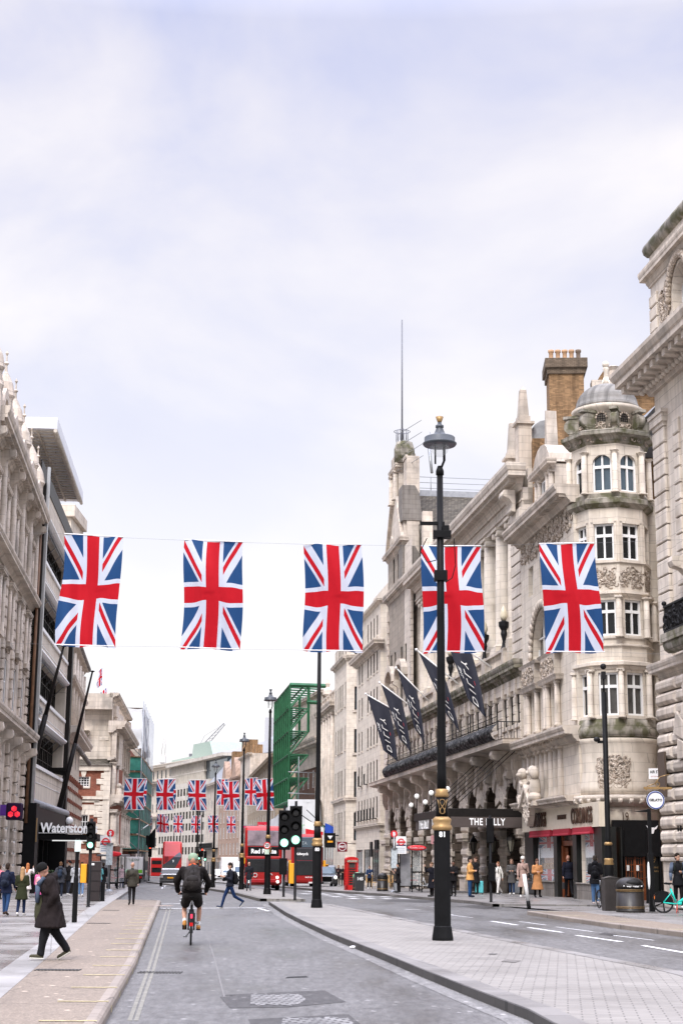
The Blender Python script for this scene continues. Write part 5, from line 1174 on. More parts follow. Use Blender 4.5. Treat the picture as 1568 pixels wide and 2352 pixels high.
def dilly_flag(i, u_, bx, by, tx_, ty_, fl, label):
 Yb = None
 base = HM @ Vector((u_,.1, zt0 + .3))
 nrm = (HM.to_3x3() @ Vector((0, -1,0))).normalized()
 best = None
 for k in range(200):
  d = 2.0 + k*.05; q = base + nrm*d; z = zz(ty_, q.y, tx_); dxp = abs(gx(tx_, q.y, z) - q.x)
  if best is None or dxp < best[0]: best = (dxp, Vector((q.x, q.y, z)))
 tip = best[1]
 r = empty('hotel_flag', base,0, label, 'flag', 'black hotel flags on raked white poles')
 tl = tip - base; mb = MB(); mb.tube((0,0,0), tl,.06,.04,8); mb.ball(tl,.1,8,5); mb.build('flagpole', M['white'], r)
 hoist, drop, sway = fl; a0 = tl*.965; a1 = tl*(.965 - hoist); dirn = (a1 - a0)
 def fn(u, v):
  p = a0 + dirn*u; low = Vector((sway*v*(1 - .15*u) ,0, -drop*v*(1 - .12*(1 - u)*0)))
  fold = .16*sin(u*9 + v*3)*v
  return p + low + Vector((fold*.3 - .9*v*v*u*.4, fold, -dirn.z*-.0 + (dirn.z*-.55)*0 + v*(-(u)*(dirn.z)*-.0)))
 mb = MB(); mb.grid(fn,14,20); mb.build('flag_cloth', flg, r)
 def tdraw(s, size, u0, v0, nm, mat, off=-.03):
  o = text('t', s, size, mat, None, None,.0,.006)
  me = o.data; me2 = me.copy(); me2.name = nm
  L0 = drop
  for vtx in me2.vertices:
   x, z = vtx.co.x, vtx.co.z
   v = v0 - x/L0; u = u0 + z/dirn.length
   p = fn(min(1, max(0, u)), min(1, max(0, v))); nn = Vector((0, -1,0)); vtx.co = p + nn*.05
  bpy.data.objects.remove(o); o2 = bpy.data.objects.new(nm, me2); S.collection.objects.link(o2); o2.parent = r
 tdraw('D I L L Y',.74,.48,.62, 'lettering', M['white']); tdraw('THE',.36,.16,.55, 'small_lettering', M['white']); tdraw('_',.5,.82,.55, 'red_dash', M['redl'])
specs = [ (1,840,1594, (.52,4.4,1.3), 'leftmost of the black flags, nearest the plain stone block'),(2,872,1568, (.52,4.2,1.4), 'second black flag from the left, over the arcade'),(3,909,1534, (.52,4.2,1.2), 'third and middle black flag from the left'),(5,955,1492, (.52,4.1,1.8), 'black flag fourth from the left, half behind the big street lamp'),(7,1015,1452, (.52,3.9,1.4), 'rightmost black flag, just right of the big street lamp pole')]
for i, (ci, tx_, ty_, fl, lb) in enumerate(specs):
 uu = H.u([1032,1074,1130,1165,1190][i],13.5) if False else [cen[1] + 1.5, cen[2] + 1.0, cen[3] + 1.5, cen[5] + 2.0, cen[7] + 1.0][i]
 dilly_flag(i, uu,0,0, tx_, ty_, fl, lb)
def simple(name, label, xa, Ya, xb, Yb, ytop, Yt, depth, mat, rows, cols_, ww, wh_, z_first, dz, fm=None, gm=None, nx=1, ny=2, corn=.5, sid=None, base=None, margin=1.0, arch=False, gr=None, skip=None, topmat=None, ground=True, z0add=0):
 P0 = (gx(xa, Ya,2), Ya); P1 = (gx(xb, Yb,2), Yb); B = Bld(name, label, P0, P1, group=gr); zt = zz(ytop, Yt, xa) - B.z0; hs = []
 for r_ in range(rows):
  for c_ in range(cols_):
   if skip and skip(r_, c_): continue
   u_ = margin + (B.L - 2*margin)*(c_ + .5)/cols_; z = z_first + r_*dz
   if z + wh_ < zt - .3: hs.append((u_ - ww/2, u_ + ww/2, z, z + wh_, arch))
 mb = body(B, zt, depth, mat, back=.5); gf = []
 if ground:
  n = max(2, int(B.L/4.5))
  for i in range(n): gf.append((B.L*i/n + .5, B.L*(i + 1)/n - .5,.5,3.4))
 gf = [g for g in gf if g[3] < z_first - .1]
 wall(mb,0, B.L,0, zt, hs + gf,.06); B.part('wall', mb, mat)
 winset(B, hs, y=.055, fm=fm or M['wframe'], gm=gm, nx=nx, ny=ny, fr=.06, dpt=.03)
 for g in gf: window(B.root,*g, y=.055, fm=M['dframe'], nx=3, name='shop_window', dpt=.03)
 mb = MB()
 if corn: cornice(mb,0, B.L, zt - corn*.9, corn, corn, e0=1, e1=1)
 cornice(mb,0, B.L, z_first - .9,.3,.4, e0=1, e1=1)
 for q in hs: mb.box(q[0] - .12, q[1] + .12, -.06,.04, q[2] - .16, q[2]);
 B.part('stone_trim', mb, topmat or mat); B.zt = zt; B.holes = hs
 return B
BA = simple('stone_block', 'plain cream stone block with small iron window guards, left of the hotel',817,160,872,143.5,1400,150,16, M['stone2'],7,7,.75,1.9,6.2,3.35, fm=M['dframe'], nx=1, corn=.4,skip=lambda r, c: c in (2,) and r > 0)
mb = MB()
for q in BA.holes[:7] + BA.holes[8:10]:
 for k in range(6): mb.box(q[0] + k*.15 - .03, q[0] + k*.15, -.35, -.32, q[2] - .05, q[2] + .9)
 mb.box(q[0] - .08, q[1] + .08, -.36, -.3, q[2] + .85, q[2] + .9); mb.box(q[0] - .08, q[1] + .08, -.36,0, q[2] - .1, q[2] - .04)
BA.part('window_guards', mb, M['iron'])
mb = MB(); cornice(mb,0, BA.L, BA.zt - 4.6,.8,.8, e0=1, e1=1); BA.part('attic_cornice', mb, M['stoneW'])
mb = MB(); mb.box(1, BA.L - .5,1.5,10, BA.zt, BA.zt + 2.5); BA.part('penthouse', mb, M['stone2'])
mb = MB(); mb.box(BA.L - 2.2, BA.L - .3, -.2, -.05,3.4,4.2); mb.box(BA.L - .1, BA.L + 1.2, -.9, -.8,2.7,4.0); BA.part('shop_sign', mb, M['black'])
mb = MB(); mb.box(1.5, BA.L - 1,.15,.2,.3,3.0); BA.part('bright_window_poster', mb, pm('poster', (.55,.30,.28),.6, var=.8, vscale=1.1))
text('name_plate', 'PICCADILLY PLACE',.3, M['black'], BA.root, T(BA.L + .02,1.2,4.9, rz=pi/2),.01)
P0 = (gx(765,183,2),183); P1 = (gx(793,171,2),171)
BB = Bld('curved_block', 'cream office block with tall dark metal windows in its chamfered corner', P0, P1)
hb = lambda y, Y=170, x=800: zz(y, Y, x) - BB.z0
zt = hb(1478); rws = [(hb(1985 - 18) + 0, hb(1878)), (hb(1862 + 0), hb(1790))]
wy = [(1930,1868), (1822,1768)] ; wins_y = [(1935,1873), (1826,1770), (1735,1684), (1643,1590), (1550,1505), (1462 + 60 - 12,1490)]
wy = [(1894 + 0,1868)]
fl = [(1930,1866), (1831,1771), (1728,1673), (1629,1575), (1525,1483)]
hs = []
for (a, b) in fl:
 for u_ in (1.2,3.6,5.0,6.4,7.8,10.6):
  if u_ < BB.L - .6: hs.append((u_, u_ + .75, hb(a,176), hb(b,176)))
mb = body(BB, zt,18,0, back=.5); wall(mb,0, BB.L,0, zt, hs,.07)
cw_ = 3.0; A = T(BB.L,0,0, rz=radians(62)); mb.M = A
hs2 = [(.9,2.35, hb(a), hb(b)) for (a, b) in fl]
wall(mb,0, cw_,0, zt, hs2,.25); mb.box(0, cw_,.4,3,0, zt); mb.M = Matrix.Identity(4)
BB.part('wall', mb, M['stone2']); winset(BB, hs, y=.065, fm=M['dframe'], nx=1, ny=3, dpt=.03)
for q in hs2: w_ = window(BB.root,*q, y=.24, fm=M['dframe'], gm=M['glassb'], nx=2, ny=3, fr=.1); w_.matrix_local = A
mb = MB()
for z, o in ((hb(1530,176),.5), (hb(1848,176),.3)):
 cornice(mb,0, BB.L, z, o,.6, e0=1); mb.M = A; cornice(mb,0, cw_, z + .003, o,.6); mb.M = Matrix.Identity(4)
for q in hs: mb.box(q[0] - .1, q[1] + .1, -.12,.05, q[2] - .15, q[2])
mb.M = A
for q in hs2: mb.box(q[0] - .15, q[1] + .15, -.15,.05, q[2] - .25, q[2])
mb.M = Matrix.Identity(4); BB.part('stone_trim', mb, M['stoneW'])
BC = simple('bank_building', 'ornate stone bank building with arched ground floor and roof balustrade',734,200,768,184,1620,190,14, M['stoneW'],3,5,.9,2.0,7.2,3.6, corn=0, ground=False, nx=2)
mb = MB(); cornice(mb,0, BC.L, BC.zt - 1.2,.9,1.2, e0=1, e1=1, dent=.5); balustrade(mb,0, BC.L, BC.zt,1.3)
for i in range(6):
 u_ = .8 + i*(BC.L - 1.6)/5; column(mb, u_, -.25,6.8, BC.zt - 1.3,.3, 'ionic',10)
 if i < 5:
  c = u_ + (BC.L - 1.6)/10
  for k in range(8): a, b = pi*k/8, pi*(k + 1)/8; mb.prism([(c - 1.0*cos(a),4.4 + 1.0*sin(a)), (c - 1.35*cos(a),4.4 + 1.35*sin(a)), (c - 1.35*cos(b),4.4 + 1.35*sin(b)), (c - 1.0*cos(b),4.4 + 1.0*sin(b))], -.2,0, axis='y')
mb.lathe([(.3, BC.zt + 1.3), (.6, BC.zt + 1.6), (.5, BC.zt + 2.2), (.2, BC.zt + 2.5), (.3, BC.zt + 2.9), (.05, BC.zt + 3.6)],12, cx=BC.L*.45)
BC.part('stone_carving', mb, M['stoneW'])
mb = MB()
for i in range(5): c = .8 + (i + .5)*(BC.L - 1.6)/5; mb.box(c - .9, c + .9, -.03,0,.2,4.4); mb.prism([(c + .9*cos(a),4.4 + .9*sin(a)) for a in [pi*i/8 for i in range(9)]], -.03,0, axis='y')
BC.part('arched_window', mb, M['glass'])
fp = empty('projecting_flag', un(768,1925,184),0, 'white and red flag and blue flag on raked black poles by the bank', 'flag')
mb = MB(); mb.tube((0,0,0), (-3.9, -2,2.6),.05); mb.tube((.3,0,0), (-3.2, -2,3.1),.05); mb.build('poles', M['black'], fp)
mb = MB(); mb.grid(lambda u, v: (-3.4 + u*2.2, -1.8 + .1*sin(u*7),2.1 - u*1.0 - v*2.2),6,6); mb.build('white_cloth', M['white'], fp)
mb = MB(); mb.grid(lambda u, v: (-3.3 + u*2.0, -1.85 + .1*sin(u*7),.3 + (1 - v)*.7*(1 - u*.5)),6,3); mb.build('red_cloth', M['redl'], fp)
mb = MB(); mb.grid(lambda u, v: (-1.1 + u*1.3, -1 + .1*sin(u*9),1.7 - u*.6 - v*2.6*(.4 + .6*u)),6,6); mb.build('blue_cloth', pm('blue_flag', (.02,.07,.4),.7), fp)
DR = simple('retained_facade', 'old stone and brick facade held up behind green steelwork',676,222,738,202,1600,210,6, stone('brown_brick', (.15,.085,.06), bw=.23, bh=.08, joint=1.2, blockvar=.2),3,5,1.1,2.2,8,4.2, corn=0, ground=False, nx=2, ny=3)
mb = MB(); cornice(mb, -.2, DR.L, DR.zt - 7.5,1.3,1.6, e0=1, e1=1, dent=.6); cornice(mb, -.2, DR.L, DR.zt - .6,.6,.7, e0=1, e1=1); mb.box(-.1, DR.L, -.15,.1, DR.zt - 5.9, DR.zt - .6); mb.box(-.1, DR.L, -.15,.1, DR.zt - 9.5, DR.zt - 7.5)
for u_ in (0.3, DR.L - .6, DR.L - 4): quoins(mb, u_,6, DR.zt - 9.5,.2,1.4,1.0,.8)
mb.box(DR.L - .2, DR.L + 2,0,.6,4, DR.zt - 1)
DR.part('stone_trim', mb, M['stoneW'])
gf = empty('facade_retention_frame', (0,0,0),0, 'green steel facade retention frame above white sheeting', 'scaffold')
GA = Vector((gx(663,198,12),198,0)); GB = Vector((gx(628,221,12),221,0)); zg0 = zz(1835,198,650) - .3; zgt = zz(1573,198,663); gf.location = (GA.x, GA.y,0); gd = GB - GA; gl = gd.length; gf.rotation_euler = (0,0, atan2(gd.y, gd.x));
mb = MB(); nr = 5; dzz = (zgt - zg0)/nr; wd_ = -7.2
GI = Matrix.Rotation(-atan2(gd.y, gd.x),4, 'Z')
dep = (GI.to_3x3() @ Vector((gx(735,200,12) - GA.x,2,0))); dvec = Vector((dep.x, dep.y,0))
def P_(t, s_, z): return Vector((t*gl,0, z)) + dvec*s_
for i in range(9):
 t = i/8
 mb.tube(P_(t,0, zg0), P_(t,0, zgt),.13, n=4, smooth=False)
for j in range(nr + 1):
 z = zg0 + j*dzz
 mb.tube(P_(0,0, z), P_(1,0, z),.16, n=4, smooth=False)
 for i in range(9): mb.tube(P_(i/8,0, z), P_(i/8,.62 if j < nr else .95, z),.1, n=4, smooth=False)
 mb.tube(P_(0,.45, z), P_(1,.45, z),.15, n=4, smooth=False)
 if j < nr:
  for i in range(0,9,4): mb.tube(P_(i/8,0.02, z), P_(i/8,.6, z + dzz),.12, n=4, smooth=False)
for t in (0,.5,1):
 mb.tube(P_(t,.6, zg0 + dzz*3), P_(t,.6, zgt),.18, n=4, smooth=False); mb.tube(P_(t,.3, zg0), P_(t,.3, zg0 + dzz*2),.14, n=4, smooth=False)
mb.tube(P_(0,0, zgt), P_(0,1.2, zgt + .15),.28, n=4, smooth=False); mb.tube(P_(0,.55, zgt - dzz*.7), P_(0,1.2, zgt - dzz*.7),.25, n=4, smooth=False)
mb.build('steelwork', M['gsteel'], gf)
mb = MB()
for j in (0,1): mb.tube(P_(-.02, -.02, zg0 + j*dzz*.9 + 1), P_(-.02,.95, zg0 + j*dzz*.9 + 1),.06, n=5)
mb.tube(P_(-.02,.3, zg0), P_(-.02,.3, zg0 + dzz*1.9),.06, n=5); mb.build('scaffold_tubes', M['steel'], gf)
mb = MB(); mb.box(0,3, -.1,.1,0,.1);
gw = empty('sheeted_gantry', (GA.x, GA.y,0),0, 'gantry wrapped in white sheeting below the green steelwork', 'hoarding')
zw_ = zz(1838,192,700); zg_ = gz(192)
xa = gx(618,221,5) - GA.x; xb = gx(735,192,5) - GA.x; xc = gx(660,192,5) - GA.x
mb = MB(); random.seed(5)
def wrapf(p, q, n, za, zb_):
 rr = [random.uniform(-.25,.25) for _ in range(200)]
 def fn(u, v):
  x = p[0] + (q[0] - p[0])*u; y = p[1] + (q[1] - p[1])*u; z = zg_ + (za + (zb_ - za)*u - zg_)*v; w_ = .10*sin(u*11 + v*4)*sin(v*7 + u*3); return (x + w_*.5, y - w_, z)
 mb.grid(fn, n,20, uv=False)
wrapf((xa,23), (xc, -5.5),40, zw_ - 1.8, zw_ - .8); wrapf((xc, -5.5), (xb, -6),50, zw_ + .1, zw_ + .1)
mb.poly([(xa,23, zw_ - 1.8), (xc, -5.5, zw_ - .8), (xb, -6, zw_ + .1), (xb,23, zw_)])
mb.build('sheeting', M['wrap'], gw)
text('lettering', 'construct uk.',1.5, pm('pale_green_print', (.3,.5,.33),.8), gw, T((xc + xb)/2 + .2, -6.3, zw_ - 3.1),.02, sx=.75)
E1 = simple('far_stone_block', 'tan stone building with tall stacked bays beyond the green frame',566,320,632,236,1762,270,20, stone('tan_stone', (.36,.29,.21), bw=1, bh=.5, joint=.6, streak=.4),5,12,1.5,2.4,5,3.7, nx=2, corn=.9)
E1b = simple('turret_house', 'stone house with brick chimneys and a pitched glass roof',548,338,570,318,1738,330,16, M['stoneW'],5,3,1.1,2.2,6,3.8, nx=2, corn=.6)
mb = MB(); mb.box(1,3,2,3.5, E1b.zt, E1b.zt + 3); mb.box(9,11,2,3.5, E1b.zt, E1b.zt + 2.4); E1b.part('chimney', mb, M['brick'])
E2 = simple('terracotta_house', 'orange terracotta front with gables and tall brick chimneys',500,372,550,338,1788,350,16, M['terra'],6,6,1.6,2.4,5,3.5, nx=2, corn=.7)
mb = MB(); mb.poly([(0,0, E2.zt), (E2.L,0, E2.zt), (E2.L,5, E2.zt + 5), (0,5, E2.zt + 5)]); E2.part('roof', mb, M['tile'])
mb = MB(); mb.box(E2.L*.35, E2.L*.35 + 2.5,1,4, E2.zt, E2.zt + 6.5); mb.box(E2.L*.8, E2.L*.8 + 3.5,1,4, E2.zt, E2.zt + 8); E2.part('chimney', mb, M['brick'])
mb = MB()
for i in range(2): c = E2.L*(.28 + .45*i); mb.prism([(c - 4, E2.zt - .5), (c + 4, E2.zt - .5), (c + 2.5, E2.zt + 2), (c, E2.zt + 4.5), (c - 2.5, E2.zt + 2)], -.3,1, axis='y')
E2.part('gable', mb, M['terra'])
E3 = simple('cream_house', 'narrow cream stone house with balconies and slate roof',470,396,502,372,1800,384,18, M['stoneW'],6,4,1.3,2.4,5,3.6, nx=2, corn=1.0)
mb = MB(); mb.poly([(0,0, E3.zt), (E3.L,0, E3.zt), (E3.L,6, E3.zt + 7), (0,6, E3.zt + 7)]); mb.poly([(E3.L,0, E3.zt), (E3.L,12, E3.zt), (E3.L,6, E3.zt + 7)]); E3.part('roof', mb, M['slate'])
mb = MB(); mb.box(0, E3.L, -1.6,0,6.3,6.6)
for k in range(40): mb.box(k*E3.L/40, k*E3.L/40 + .12, -1.6, -1.5,6.6,7.6)
mb.box(0, E3.L, -1.62, -1.5,7.6,7.75); E3.part('balcony_railing', mb, M['iron'])
P0 = (gx(362,452,2),452); P1 = (gx(476,400,2),400)
E4 = Bld('office_block', 'modern pale office block with rows of dark slot windows and glazed attic', P0, P1)
zt = zz(1797,420,420) - E4.z0; hs = []
nR, nC = 6,16
for r_ in range(nR):
 for c_ in range(nC):
  u_ = E4.L*(c_ + .5)/nC; z = 5.2 + r_*(zt - 5.5)/nR; hs.append((u_ - E4.L/nC*.3, u_ + E4.L/nC*.3, z, z + (zt - 5.5)/nR*.62))
mb = body(E4, zt,25,0, back=.6); wall(mb,0, E4.L,0, zt, hs,.16)
E4.part('wall', mb, M['conc'])
winset(E4, hs, y=.15, fm=M['dframe'], nx=2, fr=.08, dpt=.08)
zt2 = zz(1742,420,470) - E4.z0
mb = MB(); mb.box(2, E4.L + 4,3.5,24, zt, zt2 - .8); E4.part('glazed_attic', mb, M['glassb'])
mb = MB(); mb.box(0, E4.L + 6,1.5,25, zt2 - .8, zt2);
for k in range(34): u_ = 2 + k*1.1 ; mb.box(u_, u_ + .35,2.6,3.4, zt, zt2 - .8) if u_ < E4.L*.72 else None
mb.box(0, E4.L*.72,2.6,3.4, (zt + zt2)/2 - .4, (zt + zt2)/2)
E4.part('attic_fins', mb, M['conc'])
mb = MB(); mb.box(12, E4.L + 26,12,26, zt2, zz(1722,430,480) - E4.z0); mb.box(E4.L + 6, E4.L + 12,14,26, zt2, zz(1712,430,480) - E4.z0); E4.part('plant_room', mb, pm('pale_cladding_panel', (.5,.52,.56),.5, var=.1))
mb = MB(); mb.box(30, E4.L + 36,28,40, zt2, zz(1712,430,480) - E4.z0); E4.part('copper_attic', mb, M['green_roof'])
E5 = simple('corner_office', 'cream stone corner block with curved balconies and green copper roof',322,520,445,470,1748,480,30, M['stone2'],6,12,1.6,2.6,8,5.2, fm=M['dframe'], nx=1, corn=1.6)
zb_ = E5.zt
mb = MB(); cornice(mb,0, E5.L, zb_ - 6.5,2.2,1.6, e0=1, e1=1, dent=1.2); cornice(mb,0, E5.L, zb_ - 17,1.2,1.2, e0=1, e1=1); E5.part('main_cornice', mb, M['stoneW'])
mb = MB(); mb.prism([(E5.L*.3, zb_), (E5.L*.33, zb_ + 1.8), (E5.L*.7, zb_ + 2.0), (E5.L*.72, zb_ + 5.5), (E5.L*1.0, zb_ + 5.5), (E5.L*1.08, zb_)],4,20, axis='y'); E5.part('copper_roof', mb, M['green_roof'])
tw_ = empty('tower_block', un(616,1900,900),0, 'distant pale concrete tower block behind the street lamp', 'building')
mb = MB(); Lx = 12.0*900/3600*.98; zt = zz(1648,900,616) - tw_.location.z; mb.box(-Lx, Lx,0,12, -40, zt)
for k in range(5): mb.box(-Lx*.1 + k*1.8, -Lx*.1 + k*1.8 + .8, -.4,0, -40, zt)
mb.build('shaft', pm('far_concrete', (.46,.46,.48),.8), tw_); mb = MB(); mb.box(-Lx*.8, Lx*1.3, -1,12, -40,14); mb.build('podium', M['green_roof'], tw_)
def crane(nm, x0, y0, x1, y1, Y, label, col, lw, xm=None, ym=None):
 A = un(x0, y0, Y); B_ = un(x1, y1, Y); r = empty('tower_crane', (A.x, A.y, gz(Y)),0, label, 'crane', 'distant cranes on the skyline'); o = Vector((A.x, A.y, gz(Y)))
 mt = pm('crane_colour', col,.6, var=.1); mb = MB(); n = 22; d = B_ - A; nrm = Vector((d.z,0, -d.x)).normalized()*lw
 a, b = A - o, B_ - o
 mb.tube(a + nrm, b + nrm*.4,.16, n=4); mb.tube(a - nrm, b - nrm*.4,.16, n=4)
 for i in range(n):
  t0, t1 = i/n, (i + 1)/n; s0, s1 = 1 - .6*t0,1 - .6*t1; mb.tube(a + d*t0 + nrm*s0*(1 if i%2 else -1), a + d*t1 - nrm*s1*(1 if i%2 else -1),.08, n=4)
 mb.build('jib', mt, r); mb = MB(); mb.box(-.9,.9, -.9,.9,0, a.z); mb.box(-1.6,1.6, -1.4,1.4, a.z - 1.5, a.z + 2); mb.build('mast', mt, r)
 if xm: C_ = un(xm, ym, Y) - o; mb = MB(); mb.tube(b, C_,.05, n=4); mb.tube(C_, a,.08, n=4); mb.build('pendant_line', mt, r)
 return r
crane('c',443,1742,516,1662,700, 'distant grey luffing crane leaning right above the office roof', (.16,.165,.18),1.1,470,1690)
crane('c',374,1745,381,1668,800, 'very pale steep crane above the green copper roof', (.62,.6,.57),1.0)  # pale colour stands in for haze over the distant crane
def Xl(x, Y): return (gx(x, Y,2), Y)
NB = Bld('ornate_building', 'ornate pale stone building with carved window bays and domed finials at left edge', Xl(-78,66), Xl(42,88))
h = lambda y, Y=86, x=60: zz(y, Y, x) - NB.z0
zcor = h(1185); z2_ = h(1395); z3_ = h(1715)
NL = NB.L; npan = 5; hs = []
for i in range(npan):
 c = NL*(i + .5)/npan
 hs += [(c - .6, c + .6, h(1700), h(1560)), (c - .6, c + .6, h(1530), h(1430)), (c - .5, c + .5, h(1370), h(1270)), (c - .75, c + .75,1.0, h(1800), True)]
mb = body(NB, zcor,12,0, back=.6); wall(mb,0, NL,0, zcor, hs,.1); NB.part('wall', mb, M['stoneW']); winset(NB, hs, y=.09, nx=2, ny=3, dpt=.04)
mb = MB()
cornice(mb,0, NL, zcor - .4,.8,1.0, e1=1, dent=.5); cornice(mb,0, NL, z2_,.6,.6, e1=1); cornice(mb,0, NL, z3_,.8,.8, e1=1)
for i in range(npan + 1):
 c = min(NL - .5, max(.3, NL*i/npan))
 z = .2
 while z < z3_ - .4: mb.bbox(c - .55 if (int(z/.6)%2) else c - .4, c + .55 if (int(z/.6)%2) else c + .4, -.22,.1, z, z + .5,.05); z += .6
 z = z3_ + .9
 while z < z2_ - .3: mb.bbox(c - .4 if (int(z/.5)%2) else c - .28, c + .4 if (int(z/.5)%2) else c + .28, -.14,.1, z, z + .42,.04); z += .5
 column(mb, c, -.2, z2_ + .6, zcor - .5,.15, 'cor',10); quoins(mb, c + .3, z2_ + .6, zcor - 1.4,.12,.4,.25,.45); quoins(mb, c - .3, z2_ + .6, zcor - 1.4,.12, -.4, -.25,.45); scroll(mb, c, z3_ - 1.3,.5,1.3,.8); scroll(mb, c, zcor - 1.4,.4,1.1,.7)
for q in hs:
 if q[3] < h(1450): continue
 c = (q[0] + q[1])/2; mb.box(q[0] - .2, q[1] + .2, -.25,.1, q[2] - .2, q[2]); cornice(mb, q[0] - .25, q[1] + .25, q[3] + .2,.3,.3, e0=1, e1=1); column(mb, q[0] - .18, -.12, q[2], q[3] + .2,.1, 'cor',8); column(mb, q[1] + .18, -.12, q[2], q[3] + .2,.1, 'cor',8)
NB.part('stone_trim', mb, M['stoneW'])
mb = MB();
for i in range(npan): c = NL*(i + .5)/npan; ornaments(mb, c - .8, c + .8, h(1560) + .3, h(1530) - .1, -.06,20,.1,60 + i); ornaments(mb, c - .6, c + .6, h(1425), h(1400), -.06,26,.1,70 + i); ornaments(mb, c - .6, c + .6, h(1262), h(1225), -.08,26,.1,80 + i)
NB.part('carving', mb, M['stoneC'])
for i in range(npan*2 + 1):
 mb = MB(); c = NL*i/(npan*2) - (.3 if i == npan*2 else 0)
 if i%2 == 0:
  b_ = zcor - .3; mb.box(c - .4, c + .4, -.4,.4, b_, b_ + 1.5); mb.lathe([(.42, b_ + 1.5), (.48, b_ + 1.8), (.38, b_ + 2.0), (.38, b_ + 2.4), (.48, b_ + 2.6), (.44, b_ + 2.8), (.36, b_ + 3.2), (.18, b_ + 3.6), (.07, b_ + 3.8), (.05, b_ + 4.1), (.12, b_ + 4.2), (.04, b_ + 4.3), (.03, b_ + 4.6), (.08, b_ + 4.7), (.01, b_ + 4.85)],12, cx=c)
 else:
  for k in range(8): a, b = pi*k/8, pi*(k + 1)/8; mb.prism([(c - .8*cos(a), zcor + .6 + .9*sin(a)), (c - 1.15*cos(a), zcor + .6 + 1.4*sin(a)), (c - 1.15*cos(b), zcor + .6 + 1.4*sin(b)), (c - .8*cos(b), zcor + .6 + .9*sin(b))], -.4,.3, axis='y')
  mb.lathe([(.15, zcor + 2), (.2, zcor + 2.3), (.05, zcor + 2.8)],8, cx=c)
 NB.part('roof_finial' if i%2 == 0 else 'arched_gablet', mb, M['stoneW'])
mb = MB(); mb.box(0, NL, -.1,.3, zcor + .4, zcor + 1.3); NB.part('parapet', mb, M['stoneW'])
mb = MB(); mb.tube((NL - .15, -.35,3.6), (NL - .15, -.35, zcor - .5),.09); NB.part('rainwater_pipe', mb, pm('brown_pipe', (.16,.085,.045),.5, var=.3))
ns = empty('bank_sign', un(34,1864,78),0, 'dark purple projecting bank sign with glowing red three-block emblem', 'sign')
mb = MB(); mb.box(-.42,.42, -.12,.12, -.42,.42); mb.build('sign_box', pm('dark_purple', (.018,.004,.03),.3), ns, bevel=.1); mb = MB(); mb.box(-.9, -.4, -.1,.1, -.2,.32); mb.build('side_bracket', pm('violet', (.12,.04,.3),.4), ns)
er = pm('emblem_red', (.8,.03,.05),.4, emit=(1,.06,.08), es=.4, var=0); er2 = pm('emblem_dark_red', (.5,.01,.03),.4, emit=(.7,.02,.04), es=.5, var=0)
for k, (ox, oz) in enumerate([(0,.13), (-.16, -.13), (.16, -.13)]):
 mb = MB()
 for j in range(3):
  a0_ = pi/2 + j*2*pi/3 + (k*2*pi/3); c0 = Vector((ox, -.125, oz)); q = [c0 + Vector((.15*cos(a0_ + m_),0,.15*sin(a0_ + m_))) for m_ in (0, pi/3,2*pi/3)]; mb.mi = 0 if j == 0 else 1
  mb.poly([c0, q[0], q[1], q[2]])
 mb.build('emblem_block', [er, er2], ns)
WB = Bld('bookshop_building', 'wide cream bookshop building with bands of dark glazing and a roof overhang', Xl(50,88), Xl(139,111))
h = lambda y, Y, x=100: zz(y, Y, x) - WB.z0
WL = WB.L; top = h(1090,92,95) ; fl_ = []
zs_ = [h(1842,105,110), h(1690,105,110), h(1517,105,110), h(1345,105,110), h(1160,105,110)]
fl_ = [4.6 + i*3.45 for i in range(5)]
z_sh = zz(1862,105,120) - WB.z0
bands = []
zt = zz(1230,105,140) - WB.z0
fh = (zt - z_sh - .2)/4.55
mb = body(WB, zt,14,0, back=1.0); hs = []
for i in range(4): z = z_sh + .2 + fh*(i + .52); hs.append((1.9, WL - 1.6, z, z + fh*.60))
hs.append((.9, WL - .9,0, z_sh - .1))
wall(mb,0, WL,0, zt, hs,.9)
WB.part('wall', mb, stone('cream_panels', (.60,.54,.455), bw=6, bh=3.3, mortar=.015, joint=.4, streak=.12, bump=.05))
mb = MB()
for q in hs[:4]:
 molding(mb, q[0] - .2, q[1] + .2, [(0, q[3] - .05), (.12, q[3]), (.22, q[3] + .1), (.2, q[3] + .2), (0, q[3] + .24)],1,1); mb.box(q[0], q[1], -.10,.1, q[2] - .2, q[2]); mb.box(q[0], q[1], -.02,.1, q[2] - 1.02, q[2] - .98)
WB.part('bands', mb, M['white'])
for q in hs[:4]:
 n = 6
 for k in range(n):
  a = q[0] + (q[1] - q[0])*k/n; b = q[0] + (q[1] - q[0])*(k + 1)/n
  window(WB.root, a + .06, b - .06, q[2], q[3], y=.78, fm=M['dframe'], nx=3, ny=3, fr=.08, gm=M['glassb'] if (k + int(q[2]))%3 == 0 else M['glass'])
mb = MB()
mb.box(0,.9, -.35,.2,0, zt - .4); mb.box(WL - 1.0, WL, -.3,.2,0, zt - .4)
for q in hs[:4]: mb.box(q[0], q[1],.72,.9, q[3] - .3, q[3])
WB.part('dark_pilasters', mb, M['dframe'])
mb = MB(); mb.box(.2,.55, -.5, -.35,3, zt + .6); WB.part('metal_fin', mb, M['chrome'])
mb = MB()
for q in hs[:4]:
 mb.tube((q[0],.1, q[3] - .12), (q[1],.1, q[3] - .12),.07)
 for k in range(7): x = q[0] + .5 + k*(q[1] - q[0] - 1)/6; mb.tube((x,.1, q[3] - .12), (x + .1,.7, q[3] - .7),.03, n=4)
WB.part('blind_boxes', mb, M['steel'])
mb = MB(); mb.box(WL*.05, WL,1.5,9, zt, zt + 1.6); WB.part('penthouse', mb, pm('brown_panel', (.22,.17,.13),.5))
